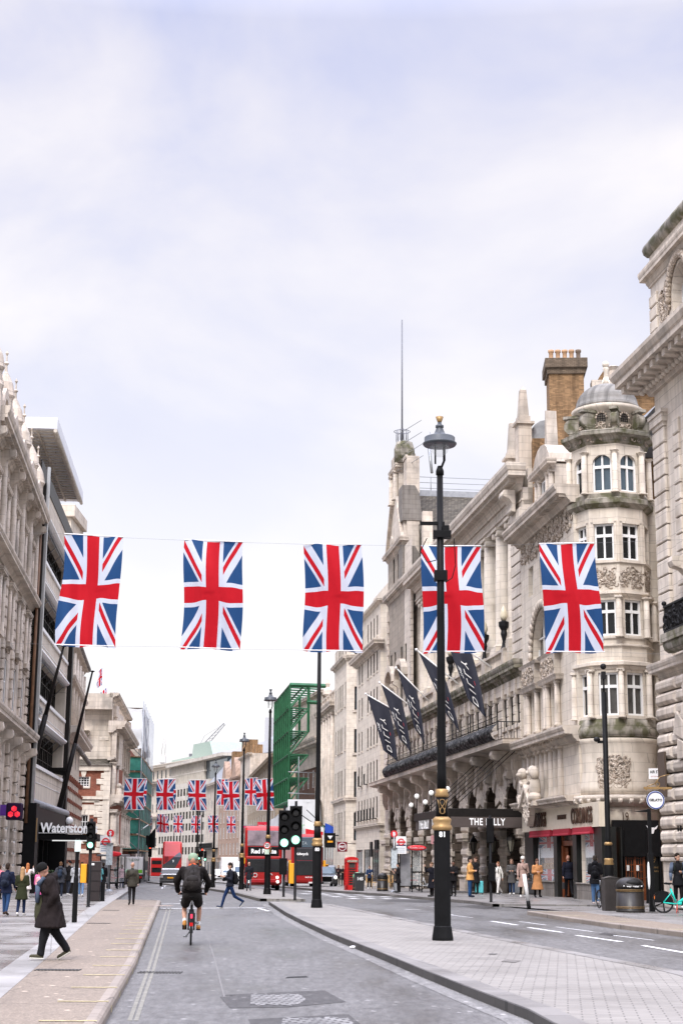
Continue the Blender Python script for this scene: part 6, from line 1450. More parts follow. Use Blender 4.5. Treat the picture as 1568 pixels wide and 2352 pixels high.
mb = MB(); mb.box(0, WL, -.05,.03, zt, zt + 1.0); WB.part('roof_rail', mb, M['dframe'])
zo = zz(1158,112,182) - WB.z0
mb = MB(); Lo0, Lo1 = 3.8, WL + .6
mb.box(Lo0, Lo1, -.4,6, zo + .1, zo + .8); WB.part('roof_overhang', mb, pm('pale_roof_edge', (.62,.64,.68),.4))
mb = MB();
for k in range(26): x = Lo0 + .5 + k*(Lo1 - Lo0 - 1)/26; mb.box(x, x + .1, -.2,5.5, zo + .0, zo + .099)
for k in range(6): y = -.2 + k*.95; mb.box(Lo0 + .4, Lo1 - .4, y, y + .12, zo - .02, zo + .098)
mb.tube((Lo0, -.3, zo - .02), (Lo1, -.3, zo - .02),.12); WB.part('soffit_grid', mb, M['conc'])
mb = MB(); mb.box(Lo0 + 2, Lo1 - 1.5,2.5,8, zt + 1.0, zo); WB.part('upper_glazing', mb, pm('brown_panel2', (.2,.16,.13),.5))
mb = MB(); mb.smooth = True; mb.lathe([(1.9, zt - 2), (1.9, zo - .2)],24, cx=WL + 1.6, cy=4.5); WB.part('stair_drum', mb, M['stone2'])
text('lettering', 'Waterstones',.8, M['steel'], WB.root, T(3.6, -.1, hs[0][3] + fh*.2),.06,.01)
g = MB(); g.box(.9, WL - .9,.85,.9,0, z_sh - .1); WB.part('shop_window', g, M['glass'])
mb = MB(); mb.box(.0, WL, -.4,.3, z_sh - 1.1, z_sh - .1); mb.box(-.1,1.5, -.7,.2,0, z_sh - .1)
for k in range(8): x = 1.5 + k*(WL - 2.5)/7; mb.box(x, x + .12,.5,.8,0, z_sh)
mb.box(WL - 1.6, WL, -.45,.8,0, z_sh - .2); WB.part('black_shopfront', mb, M['black'])
mb = MB(); mb.tube((.5, -.3, z_sh), (WL, -.3, z_sh),.22); WB.part('bullnose_blind', mb, M['lead'])
mb = MB()
for k in range(3): mb.box(.1 + k*.12,.16 + k*.12, -.74, -.7, z_sh - 2.2, z_sh - .9)
WB.part('gold_sign_strip', mb, M['gold'])
WM = Matrix.Translation(WB.root.location) @ Matrix.Rotation(WB.rz,4, 'Z')
wc = empty('shop_canopy', WB.root.location, WB.rz, 'flat black bookshop canopy with white letters along its near edge', 'canopy')
zc_ = zz(1917,98,120) - WB.z0; cu0, cu1 = 5.5,13.5; cy_ = -3.6
mb = MB(); mb.box(cu0, cu1, cy_, -.3, zc_ - .35, zc_ - .05); mb.box(cu0 - .1, cu1 + .1, cy_ - .1, cy_ + .1, zc_ - .3, zc_); mb.build('canopy_slab', M['black'], wc)
mb = MB(); mb.box(cu0, cu0 + .08, cy_, -.3, zc_, zc_ + .05); mb.build('canopy_trim', M['white'], wc)
text('lettering', 'Waterstones',.78, wl, wc, T(cu0 - .02, (cy_ - .3)/2 - .1, zc_ + .3, rz=-pi/2),.05,.02, sx=.8)
mb = MB(); mb.tube((cu0 + .5, cy_ + 1.6, zc_), (cu0 + .5, cy_ + 1.6, zc_ + .5),.04); mb.ball((cu0 + .5, cy_ + 1.6, zc_ + .75),.22); mb.build('cctv_dome', M['white'], wc)
mb = MB(); mb.box(cu0 + 1, cu0 + 1.3, cy_ + .5, -1, zc_ - .42, zc_ - .36); mb.build('strip_light', pm('soft_tube', (.8,.8,.8),.5, emit=(1,1,1), es=.4, var=0), wc)
for i, (bx, by, tx2, ty2, Y, lb) in enumerate([(64,1800,147,1484,90, 'near black raked flagpole rising across the bookshop front'), (133,1872,213,1542,107, 'far black raked flagpole standing against the sky beyond the bookshop')]):
 A_ = un(bx, by, Y); B_ = un(tx2, ty2, Y - 1.0); r = empty('raked_flagpole', A_,0, lb, 'flagpole', 'raked black flagpoles on the bookshop'); d = B_ - A_; mb = MB(); mb.tube((0,0,0), d*.5,.2,.15,8); mb.tube(d*.5, d,.13,.06,8); mb.ball(d, (.16,.16,.06)); mb.build('pole', M['dframe'], r)
 mb = MB(); mb.box(-1.4 - .4,.0 + d.x*.3,.1,.4, d.z*.33 - .2, d.z*.33 + .0); mb.prism([(-1.8 + .5, d.z*.33 - .2), (d.x*.3, d.z*.33 - .2), (d.x*.25, d.z*.33 - .6)],.15,.35, axis='y'); mb.tube((0,0,0), (-.5,.4, -.2),.09); mb.build('bracket', M['dframe'], r)
FB = Bld('fluted_building', 'white fluted stone building with red brick stripes beyond the bookshop', Xl(139,112), Xl(174,132))
zt = zz(1484,118,165) - FB.z0; mb = body(FB, zt,12,0, back=.5); hs = []
for i in range(5):
 for j in range(4): c = FB.L*(i + .5)/5; hs.append((c - .6, c + .6,9 + j*3.6,11.3 + j*3.6))
hs = [q for q in hs if q[3] < zt - 1]
wall(mb,0, FB.L,0, zt, hs,.08); FB.part('wall', mb, M['stone2']); winset(FB, hs, y=.07, nx=2, ny=3, dpt=.03)
mb = MB()
for i in range(6):
 c = .5 + (FB.L - 1)*i/5
 for k in range(3): mb.tube((c - .3 + k*.3, -.1, zz(1690,118,150) - FB.z0), (c - .3 + k*.3, -.1, zt - .8),.16)
cornice(mb,0, FB.L, zt - .6,.5,.6, e1=1); zm_ = zz(1690,118,150) - FB.z0; cornice(mb,0, FB.L, zm_ - .6,1.0,.9, e1=1); cornice(mb,0, FB.L, zm_ + 3.4,.5,.5, e1=1)
for i in range(10): c = .5 + (FB.L - 1)*i/9; mb.box(c - .3, c + .3, -.35,0,0, zm_ - 4)
FB.part('stone_trim', mb, M['stone2'])
mb = MB()
for i in range(10):
 c = .5 + (FB.L - 1)*i/9
 for k in range(9): mb.box(c - .34, c + .34, -.39, -.05,.9 + k*.85,1.15 + k*.85)
FB.part('red_stripes', mb, M['redbrick'])
mb = MB()
for i in range(22): c = FB.L*i/21; mb.ball((c, -.45, zt - .1), (.12,.2,.24),6,4)
for i in range(10): mb.ball((FB.L*i/9, -.8, zm_ - 1.2), (.15,.2,.22),6,4)
FB.part('dark_carved_heads', mb, M['stoneD'])
fb2 = empty('cornice_block', (0,0,0),0, 'white stone wing with stacked cornices above the bookshop end', 'building'); q = un(142,1500,124); fb2.location = (q.x, q.y,0); mb = MB()
zq = zz(1160,124,175); mb.box(-2,.3,0,6,10, zq - 1); mb.box(-2,.6, -.3,6, zq - 1, zq); mb.box(-2,.8, -.3,6, zq - 4.2, zq - 3.6); mb.build('wall', M['stone2'], fb2, bevel=.05)
RS0 = Xl(176,150); RS1 = Xl(245,150)
RI = Bld('brick_and_stone_house', 'red brick and white stone building with flags on its roof', RS0, RS1)
h = lambda y, x=210: zz(y,150, x) - RI.z0
ztr = h(1626); RL = RI.L; q_ = RL/69.0; pu = lambda x: (x - 176)*q_
wn = [(pu(172), pu(199), h(1934), h(1872)), (pu(172), pu(198), h(1807), h(1784))]
zbr = h(1758)
mb = MB(); wall(mb, -3, RL,0, zbr, wn,.3); mb.box(-3, RL,.5,9,0, zbr); mb.poly([(RL,0,0), (RL,.5,0), (RL,.5, zbr), (RL,0, zbr)]); RI.part('brick_wall', mb, M['redbrick'])
winset(RI, wn, y=.25, nx=4, ny=4, gm=M['glass'], fr=.07, bar=.045)
mb = MB()
mb.box(-3, pu(224), -.12,.2, h(1843), h(1838)); mb.box(-3, pu(226), -.05,.1, h(1872), h(1848)); mb.box(-3, RL, -.25,.1, h(1770), h(1758)); mb.box(-3, RL, -.25,.1, h(1836), h(1829)); mb.box(-3, pu(215), -.05,.05, h(1960), h(1950))
for a, b, w1, w2 in ((h(1960), h(1840),24,33), (h(1829), h(1770),20,30)):
 z = a; i = 0
 while z < b - .3: mb.bbox(RL - (w1 if i%2 else w2)*q_, RL + .08, -.12,.1, z + .02, min(b, z + .52),.03); z += .55; i += 1
mb.box(pu(232), RL + .1, -.16,.1,0, zbr)
for q in wn: mb.box(q[1], q[1] + .12, -.1,.1, q[2], q[3]); mb.prism([((q[0] + q[1])/2 - .15, q[3]), ((q[0] + q[1])/2 + .15, q[3]), ((q[0] + q[1])/2 + .3, q[3] + .6), ((q[0] + q[1])/2 - .3, q[3] + .6)], -.13,.1, axis='y'); mb.box(q[0], q[1] + .1, -.1,.1, q[2] - .15, q[2])
RI.part('stone_dressings', mb, M['stone2'])
mb = MB(); zr_ = h(1722); mb.poly([(-3, -.4, zbr), (RL + .2, -.4, zbr), (pu(222),3.0, zr_), (-3,3.0, zr_)]); mb.poly([(RL + .2, -.4, zbr), (RL + .2,5, zbr), (pu(222),3.0, zr_)]); RI.part('tiled_roof', mb, M['tile'])
mb = MB(); mb.box(-3, RL - .1,2.6,9, zbr - 2, ztr); mb.box(pu(208), pu(232),1.4,2.6, zbr - .3, h(1697)); mb.box(pu(206), pu(235),1.2,2.6, h(1697), h(1690))
cornice(mb, -3, RL - .1, h(1694) ,.5,.7, w=-2.6, e1=1, dent=.4); cornice(mb, -3, RL - .1, ztr - .2,.2,.3, w=-2.6, e1=1); mb.box(RL - .9, RL + .1,2.2,4, ztr - .6, ztr + .5)
for i in range(5): mb.ball((-.9 + i*.85,2.15, h(1688)), (.1,.1,.2),8,5)
RI.part('upper_storey', mb, M['stone'])
mb = MB(); mb.box(-2, pu(205),4,7, ztr, ztr + 1.1); RI.part('roof_plant', mb, pm('plant_green', (.09,.14,.13),.6)); mb = MB(); mb.ball((pu(190),4.5, ztr + 1.25),.45); mb.ball((pu(199),5, ztr + 1.2),.4); RI.part('roof_dishes', mb, M['lead'])
RF = Bld('carved_front', 'carved cream stone front with statues, cornices and columns, beside the brick wall', (RS1[0],150), Xl(281,178))
hf = lambda y, Y=160: zz(y, Y,262) - RF.z0
zt = hf(1640,155); mb = body(RF, zt,9,0, u0=1.3, back=.5); hs = []
for i in range(6):
 c = RF.L*(i + .5)/6
 for a, b in ((hf(1745), hf(1705)), (hf(1925), hf(1890))): hs.append((c - .7, c + .7, a, b))
wall(mb,0, RF.L,0, zt, hs,.08); RF.part('wall', mb, M['stone']); winset(RF, hs, y=.07, dpt=.03)
mb = MB()
for yy, o in ((1625,.6), (1700,1.4), (1860,1.4), (1760,.4)): cornice(mb,0, RF.L, hf(yy), o, o*.8, e0=0, e1=1, dent=.5)
for i in range(7):
 c = .5 + (RF.L - 1)*i/6; column(mb, c, -.4, hf(1945), hf(1866),.42, 'ionic',10); column(mb, c, -.3, hf(1850), hf(1765),.3, 'cor',8); mb.ball((c, -.9, hf(1835)), (.3,.3,.9)); mb.ball((c, -.9, hf(1815)),.25); mb.box(c - .3, c + .3, -.5,0, hf(1755), hf(1700))
mb.box(.0,1.6,.0,3, zt, zt + 1.5); mb.box(RF.L - 2.5, RF.L, -.5,3, zt - 2, zt + 1)
ornaments(mb,.5, RF.L, hf(1810), hf(1770), -.15,3,.3,91)
RF.part('stone_carving', mb, M['stoneW'])
for i, (x, yb, yt, Y, lb) in enumerate([(234,1620,1525,155, 'small union flag on the tallest white roof mast, leftmost'), (246,1612,1570,160, 'small red and white union flag drooping on a roof mast'), (259,1628,1580,165, 'pale union flag on a roof mast just right of another'), (267,1640,1595,172, 'dark narrow union flag on the rightmost roof mast')]):
 A_ = un(x, yb, Y); zt_ = un(x, yt, Y).z - A_.z; r = empty('roof_flag', A_,0, lb, 'flag', 'small flags flying from roof masts'); mb = MB(); mb.tube((0,0, -3), (0,0, zt_),.06,.03,6); mb.build('mast', M['white'], r)
 mb = MB(); w_ = [-.5, -.9,.8, -.3][i]; mb.grid(lambda u, v: (w_*u*(1 + .2*sin(v*6)),.15*sin(u*8), zt_ - .3 - (1 - v)*[1.7,1.1,1.1,1.3][i] - abs(w_)*u*.9),8,10); mb.build('cloth', M['union'], r)
SB = Bld('scaffolded_building', 'building wrapped in white sheeting above green scaffold netting', Xl(279,182), Xl(309,212))
h = lambda y, x=290, Y=184: zz(y, Y, x) - SB.z0
mb = MB(); mb.box(0, SB.L,.4,14,0, h(1700)); SB.part('wall', mb, M['redbrick'])
mb = MB()
xw0 = -2.6 - .0
zt = h(1630); zb2 = h(1720)
mb.grid(lambda u, v: (-.6 + .1*sin(v*9), -1.9 + (1 - u)*8.5, zb2 + (zt - zb2)*v + .15*sin(u*12)),20,14, uv=False)
mb.grid(lambda u, v: (-.6 + (SB.L*.5)*u, -1.9 + .12*sin(v*9 + u*8), zb2 + (zt - zb2)*v),20,14, uv=False); mb.poly([(-.6, -1.9, zt), (SB.L*.5, -1.9, zt), (SB.L*.5,6.6, zt), (-.6,6.6, zt)])
SB.part('white_sheeting', mb, M['wrap'])
mb = MB()
for (a, b) in ((1742,1772), (1776,1803), (1806,1842), (1846,1880), (1884,1915), (1918,1950)):
 mb.grid(lambda u, v: (-.55, -1.85 + (1 - u)*4.6, h(b) + (h(a) - h(b))*v),6,4, uv=False); mb.grid(lambda u, v: (-.55 + SB.L*u, -1.85 + .1*sin(u*30), h(b) + (h(a) - h(b))*v),20,4, uv=False)
SB.part('green_netting', mb, M['net'])
mb = MB(); mb2 = MB()
for y_ in (1740,1774,1805,1844,1882,1917,1952):
 z = h(y_); mb2.box(-.65, SB.L, -2.0,.2, z - .12, z); mb2.box(-.65, -.4, -2,3, z - .12, z)
for k in range(9): x = -.6 + (SB.L + .6)*k/8; mb.tube((x, -1.95,0), (x, -1.95, zt + .8),.06, n=5)
for k in range(3): mb.tube((-.62, -1.9 + k*2.2,0), (-.62, -1.9 + k*2.2, zt),.06, n=5)
for k in range(4): z = h(1952) + k*3.5; mb.tube((-.7, -1.9, z), (-.7,2.6, z + 4),.05, n=5)
SB.part('scaffold_tubes', mb, M['steel']); SB.part('scaffold_boards', mb2, pm('scaffold_board', (.28,.18,.1),.8))
mb = MB();
for k in range(9): mb.box(-.2 + k*.55,.15 + k*.55,2,2.5, zt, zt + 1.2)
mb.box(-.4,5,1.8,2.7, zt - .5, zt + .5); SB.part('chimney', mb, M['stoneD'])
gb = empty('green_sheeted_cabin', un(314,1948,205),0, 'small green sheeted scaffold cabin with yellow notice', 'scaffold')
sc = 205*.976/3600; mb = MB(); mb.box(-17*sc,17*sc, -1,2, -12*sc,29*sc); mb.build('sheeting', pm('bright_green_sheet', (.03,.36,.26),.6, bump=.5, bscale=2), gb, bevel=.1)
mb = MB()
for k in range(4): mb.tube((-18*sc, -1.1, (-10 + k*12)*sc), (18*sc, -1.1, (-10 + k*12)*sc),.05)
for k in (-18,0,18): mb.tube((k*sc, -1.1, -60*sc), (k*sc, -1.1,32*sc),.05)
mb.build('tubes', M['steel'], gb); mb = MB(); mb.box(-.3,.4, -1.06, -1.02,.1,.8); mb.build('notice', M['yellow'], gb)
LB = simple('brick_and_stone_block', 'tall narrow stone and brick block just beyond the scaffold',309,214,324,250,1700,220,16, M['stoneW'],5,5,1.0,2.0,6,3.8, corn=1.0)
LC = simple('far_left_block', 'dark narrow block farthest down the left side',324,252,334,300,1755,256,16, M['stoneD'],4,5,1.0,2.0,6,3.8, corn=.6)
def union_flag(i, corners, Y, label, group, tilt=0.0, first=None, thick=.02):
 """corners: pixel TL, TR, BR, BL; all at distance Y, the cloth bellying a little"""
 P = [un(x, y, Y + d) for (x, y), d in zip(corners, (0,0, tilt, tilt))]; o = (P[0] + P[1])/2
 r = empty('hanging_flag', o,0, label, 'flag', group)
 rnd = random.Random(i); a_, b_ = rnd.uniform(0,6), rnd.uniform(.05,.12)
 def fn(u, v):
  t = P[3].lerp(P[2], u).lerp(P[0].lerp(P[1], u), v) - o; k = (P[1] - P[0]).length
  w1 = sin(pi*min(1, max(0, v))); return t + Vector((.035*k*sin(v*3 + a_)*w1, k*(b_*.8*sin(u*(5 + (i%3)) + a_ + v*2.5)*(.25 + w1) + .10*sin(v*3.4 + u*2 + a_)*w1 + .16*(1 - v)**3 + .03*sin(u*23 + v*(5 + i%4) + a_)*(1 - v*.6)),.016*k*sin(u*9 + a_)*(1 if v > .5 else -1)))
 mb = MB(); mb.grid(fn,36,44); mb.build('cloth', M['union'], r)
 mb = MB(); mb.tube(P[0] - o + Vector((0,0,.02)), P[1] - o + Vector((0,0,.02)),.018, n=5); mb.build('hem_rod', M['white'], r); mb = MB(); mb.tube(P[3] - o, P[2] - o,.018, n=5); mb.build('hem_rod', M['white'], r)
 return r
YF1 = 46.0
F1 = [((148,1227), (283,1235), (263,1484), (125,1480)), ((424,1241), (558,1246), (550,1491), (411,1486)), ((697,1251), (830,1252), (833,1495), (695,1493)),((967,1255), (1104,1255), (1112,1496), (972,1496)), ((1237,1250), (1364,1248), (1388,1497), (1255,1496))]
L1_ = ['large union flag at the left end of the front row, against the bookshop', 'large union flag second from left in the front row, against open sky', 'large middle union flag of the front row, above a thin lamp post','large union flag crossed by the big street lamp pole', 'large union flag at the right end, in front of the domed tower building']
for i, c in enumerate(F1): union_flag(i, c, YF1, L1_[i], 'large union flags in the front row', tilt=.5)
YF2 = 122.0
F2 = [((288,1788), (333,1789), (330,1860), (286,1859)), ((380 - 18,1790), (402,1790), (398,1861), (360,1860)), ((434,1792), (474,1792), (474,1862), (436,1861)), ((512,1796), (549,1794), (550,1861), (514,1861)), ((586,1792), (627,1788), (628,1861), (589,1861))]
for i, c in enumerate(F2): union_flag(10 + i, c, YF2, ['leftmost', 'second from left', 'middle', 'fourth from left', 'rightmost'][i] + ' union flag of the upper distant row, in front of its twin behind', 'union flags in the second row', tilt=.2)
YF3 = 136.0
F3 = [((318,1789), (338,1789), (335,1851), (312,1850)), ((372,1789), (404,1789), (402,1848), (372,1848)), ((432,1797), (458,1797), (455,1850), (431,1849)), ((498,1790), (527,1790), (524,1850), (497,1849)), ((563,1788), (592,1787), (590,1850), (563,1849))]
for i, c in enumerate(F3): union_flag(20 + i, c, YF3, ['leftmost', 'second', 'middle', 'fourth', 'rightmost'][i] + ' union flag peeping out behind the second row of flags', 'union flags in the third row', tilt=.2)
YF4 = 215.0
F4 = [((331,1874), (350,1873), (347,1912), (330,1911)), ((361,1870), (379,1870), (377,1912), (359,1911)), ((368,1874), (387,1875), (387,1913), (367,1912)), ((400,1873), (420,1873), (420,1913), (399,1912)), ((441,1874), (461,1874), (460,1914), (440,1913)), ((479,1873), (502,1873), (502,1913), (480,1912)), ((522,1875), (541,1875), (541,1913), (521,1913))]
for i, c in enumerate(F4): union_flag(30 + i, c, YF4, ['first', 'second', 'third', 'fourth', 'fifth', 'sixth', 'seventh'][i] + ' from left of the smallest lowest row of union flags', 'small union flags in the farthest row', tilt=.1)
wm_ = pm('cable_grey', (.2,.2,.21),.6, var=0)
def wire(pts, Y, r, label):
 r = .003
 P = [un(x, y, Y) for x, y in pts]; o = P[0]; mb = MB(); mb.path([p - o for p in P], r,5); return mb.build('flag_cable', wm_, label=label, cat='cable', group='thin cables carrying the flags', loc=o)
wire([(-30,1222), (148,1226), (283,1235), (424,1241), (558,1246), (697,1250), (830,1252), (967,1254), (1104,1254), (1237,1249), (1364,1247), (1600,1238)], YF1,.009, 'thin upper cable of the front row of large flags')
wire([(-30,1476), (125,1480), (263,1484), (411,1486), (550,1491), (695,1493), (833,1495), (972,1496), (1112,1496), (1255,1496), (1388,1497), (1600,1506)], YF1 + .5,.009, 'thin lower cable of the front row of large flags')
def lamp(x, yb, ytop, label, num=None, detail=True, scale=None, col=M['black'], zbase=.12, near=False):
 b = gp(x, yb, zbase); zt = un(x, ytop, b.y).z - b.z; s = zt/11.5; r = empty('street_lamp', b,0, label, 'street lamp', 'tall black street lamps along the median')
 mb = MB(); mb.smooth = False
 mb.lathe([(.235*s,0), (.235*s,.06), (.20*s,.28), (.185*s,.3), (.185*s,2.28*s)],8, a0=pi/8, a1=pi/8 + 2*pi); mb.build('base_casing', col, r)
 zc_ = 2.28*s; zs_ = s
 mb = MB(); mb.smooth = True; mb.lathe([(.19*s, zc_), (.215*s, zc_ + .03), (.215*s, zc_ + .09), (.18*s, zc_ + .13), (.2*s, zc_ + .2), (.2*s, zc_ + .24), (.14*s, zc_ + .29)],16)
 mb.lathe([(.13*s, zc_ + .70), (.16*s, zc_ + .74), (.13*s, zc_ + .80), (.14*s, zc_ + .86), (.1*s, zc_ + .88)],16); mb.build('gilt_collar', M['gold'], r)
 mb = MB(); mb.smooth = True
 mb.lathe([(.135*s, zc_ + .28), (.125*s, zc_ + .72)],16); mb.lathe([(.105*s, zc_ + .85), (.10*s, zc_ + 1.2), (.085*s, zt*.6), (.085*s, zt*.60 + .05), (.068*s, zt*.885)],14); mb.lathe([(.09*s, zt*.882), (.09*s, zt*.89), (.05*s, zt*.90)],12); mb.build('pole', col, r)
 if near:
  mb = MB(); mb.M = T(0, -.138, zc_ + .5, rx=pi/2)
  def lp(u, v): a = u*2*pi; R = .012; p = Vector((.055*sin(2*a) + .025*sin(a)*0,.15*cos(a),0)); return p
  pts = [lp(i/40,0) for i in range(41)]; mb.path([(p.x, p.y,0) for p in pts],.009,4); mb.path([(-.1,.15,0), (-.06, -.03,0), (-.03, -.15,0)],.009,4); mb.path([(.1,.15,0), (.06, -.03,0), (.03, -.15,0)],.009,4); mb.build('gilt_monogram', M['gold'], r)
  text('number', '81',.15, M['white'], r, T(0, -.19, zc_ - .09),.004,.006)
  mb = MB(); zq = un(x,1208, b.y).z - b.z
  mb.box(-.45,.1, -.05,.05, zq + .02, zq + .09); mb.box(-.16,.24, -.12,.12, zq - .28, zq - .12); mb.box(.05,.2, -.1,.1, zq - .14, zq + .0); mb.box(-.14,.15, -.11,.11, zq - 1.25, zq - 1.02); mb.path([(-.3, -.1, zq - .3), (-.45, -.1, zq - .6), (-.3, -.1, zq - .85), (-.1, -.1, zq - .8)],.012); mb.path([(.3, -.1, zq - .3), (.33, -.1, zq - .9), (.25, -.1, zq - 1.2), (.1, -.1, zq - 1.3)],.012); mb.build('camera_box', M['black'], r, bevel=.02)
 elif num: text('number', num,.16, M['white'], r, T(0, -.2, zc_ - .12),.004,.006)
 z0 = zt*.885; zl = zt - 1.1*s
 mb = MB(); mb.path([(0,0, z0), (.02,0, z0 + .1), (.10,0, z0 + .3), (.10,0, zl + .5*s)],.03*s,6); mb.path([(-.10,0, z0 + .22), (-.10,0, zl + .5*s)],.02*s,6); mb.build('yoke', col, r)
 k_ = s*1.0; zk = zt - .64*k_; R = .385*k_
 hm = bpy.data.materials.get('lamp_grey') or pm('lamp_grey', (.06,.068,.078),.4)
 mb = MB(); mb.smooth = True; mb.lathe([(R*.93, zk - .035*k_), (R, zk), (R, zk + .02*k_), (R*.9, zk + .05*k_), (R*.9, zk + .15*k_), (R*.86, zk + .165*k_), (R*.42, zk + .20*k_), (R*.30, zk + .27*k_), (R*.2, zk + .37*k_), (R*.2, zk + .38*k_), (R*.24, zk + .39*k_), (R*.24, zk + .44*k_), (R*.14, zk + .46*k_), (R*.11, zk + .52*k_)],28)
 mb.lathe([(R*.93, zk - .03*k_), (R*.5, zk + .03*k_)],24); mb.build('lantern_hood', hm, r)
 mb = MB(); mb.smooth = True; mb.lathe([(.045*k_, zt - .125*k_), (.055*k_, zt - .1*k_), (.09*k_, zt)],14); mb.build('finial', M['gold'] if near else hm, r)
 mb = MB(); mb.smooth = True; mb.lathe([(R*.58, zk - .01), (R*.57, zk - .08*k_), (R*.44, zk - .2*k_), (R*.24, zk - .28*k_), (.001, zk - .31*k_)],20); mb.build('glass_globe', M['clear'], r)
 return r
lamp(1016,2160,958, 'nearest tall black street lamp with gold collars, numbered 81', near=True)
lamp(727,2085,1395, 'black street lamp numbered 80, second nearest, its head behind a flag', '80')
lamp(613.5,2054,1583, 'black street lamp carrying the round 20 sign, in front of the red bus')
lamp(554,2043,1683, 'fourth street lamp, left of the red buses')
lamp(489,2038.5,1745, 'fifth street lamp with a plain dark pole, behind the parked bicycle')
for x, yb, yt, lb in [(451,2030,1793, 'distant street lamp just right of the cyclist'), (397,2018,1870, 'small far street lamp above the curved red bus roof'), (536,2016,1880, 'small far street lamp over the white vans'), (460,2022,1855, 'far lamp pole among the traffic lights'), (581,2014,1868, 'far street lamp left of the pink banners'), (561,2012,1872, 'thin far lamp against the stone bays'), (412,2012,1882, 'tiny far lamp right of the leftmost thin lamp')]:
 lamp(x, yb, yt, lb)
b = gp(613.5,2054,.12)
sn = empty('speed_limit_sign', un(613.5,1942, b.y - .25),0, 'round red-edged 20 speed limit sign on the third lamp', 'sign'); mb = MB(); mb.M = T(rx=pi/2); mb.lathe([(.16, -.01), (.16,.015)],28); mb.build('plate', M['white'], sn)
mb = MB(); mb.M = T(y=-.014, rx=pi/2); mb.torus(.15,.022,28,6); mb.build('red_ring', M['redl'], sn); text('digits', '20',.19, M['black'], sn, T(0, -.02,0),.004,.006); mb = MB(); mb.box(-.11,.11, -.01,.01, -.43, -.19); mb.build('lower_plate', pm('pale_green_sticker', (.5,.62,.5),.5, var=.4), sn)
b = gp(1400,2085,.12); zt = un(1399,1590, b.y).z - b.z
cp_ = empty('camera_pole', b,0, 'tall black pole with two dark cameras in front of the domed tower', 'camera pole')
mb = MB(); mb.smooth = True; mb.lathe([(.19,0), (.19,1.55), (.14,1.7)],14); mb.lathe([(.13,2.4), (.105,2.5), (.10, zt)],14); mb.build('pole', M['black'], cp_)
mb = MB(); mb.smooth = True; mb.lathe([(.17,1.55), (.19,1.6), (.16,1.72), (.18,1.78), (.15,1.82)],14); mb.lathe([(.14,2.3), (.16,2.35), (.13,2.42)],14); mb.build('gilt_collar', M['gold'], cp_); mb = MB(); mb.lathe([(.135,1.8), (.13,2.32)],12); mb.build('collar_drum', M['black'], cp_)
mb = MB(); mb.tube((0,0, zt), (0,0, zt + .75),.035); mb.ball((0,0, zt + 1.0), (.12,.12,.12)); mb.box(-.08,.08, -.08,.08, zt + .5, zt + .8); mb.build('top_camera', M['iron'], cp_)
zq = un(1385,1700, b.y).z - b.z; mb = MB(); mb.tube((0,0, zq - .1), (-.35,0, zq),.03); mb.ball((-.33, -.05, zq + .02), (.13,.1,.1)); mb.box(-.3, -.1, -.05,.05, zq - .12, zq - .02); mb.build('side_camera', M['iron'], cp_)
def signal(x, yb, yh0, yh1, label, lit=None, half=None, back=False, group='black traffic lights', facing=0, pole_r=.057, z0=.12, hw=None, gap=True):
 b = gp(x, yb, z0); za = un(x, yh1, b.y).z - b.z; zb_ = un(x, yh0, b.y).z - b.z; hh = zb_ - za; w = hw or .27*hh
 r = empty('traffic_light', b, facing, label, 'traffic light', group); mb = MB(); mb.smooth = True; mb.lathe([(pole_r*1.25,0), (pole_r*1.2,.02), (pole_r,.03), (pole_r, zb_ + hh*.13)],10); mb.build('pole', M['black'], r)
 mb = MB(); mb.box(-w/2, w/2, -.10,.08, za, zb_); mb.build('signal_head', M['black'], r, bevel=.015)
 mb = MB(); mb.box(-w*.58, w*.58,.0,.02, za - .02, zb_ + .02); mb.build('backing_board', M['black'], r, bevel=.02)
 R = hh*.105
 for k, nm in enumerate(('green', 'amber', 'red')):
  z = za + hh*(.17 + .33*k); mt = pm('lens_dark', (.02,.02,.02),.15, var=0)
  if lit == nm: mt = M['led'] if nm == 'green' else M['ledr']
  mb = MB(); mb.M = T(0, -.105, z, rx=pi/2); mb.smooth = True; mb.lathe([(.001,.035), (R*.6,.028), (R,0)],18); mb.build('lens', mt, r)
  mb = MB(); mb.M = T(0, -.10, z, rx=pi/2); mb.smooth = True; mb.lathe([(R*1.12,0), (R*1.2,.18)],14, a0=-.25, a1=pi + .25); mb.build('hood', M['black'], r)
 return r
signal(651,2060,1862,1951, 'left of the two near green traffic lights, on the median by the buses', 'green')
signal(677,2068,1852,1945, 'right and taller of the two near green traffic lights on the median', 'green')
signal(203,2040 + 43,1888,1952, 'green traffic light on the left pavement beside the dark kiosk', 'green', pole_r=.06)
signal(1127,2072,1880,1935, 'unlit traffic light seen from behind, before the hotel canopy', None, facing=pi)
signal(456,2022,1955,1975, 'far green traffic light left of a red one', 'green', group='far traffic lights in the median'); signal(463,2023,1948,1968, 'far red traffic light between two greens', 'red', group='far traffic lights in the median'); signal(470,2023,1955,1978, 'far green traffic light right of the red one', 'green', group='far traffic lights in the median')
signal(343,2024,1942,1968, 'far red traffic light by the white lorry', 'red', group='far traffic lights in the median'); signal(263,2022,1948,1966, 'far green traffic light behind the left bus shelter', 'green', group='far traffic lights in the median')
def pushbox(x, y, Yb, label, col, w=.2, h_=.55):
 P = un(x, y, Yb); r = empty('push_button_box', P,0, label, 'push button', 'pedestrian push button boxes'); mb = MB(); mb.box(-w/2, w/2, -.09,.09, -h_/2, h_/2); mb.build('box', col, r, bevel=.015); mb = MB(); mb.box(-w/2 - .05, w/2 + .02,.09,.13, -h_/2, h_/2); mb.build('backplate', M['black'], r); return r
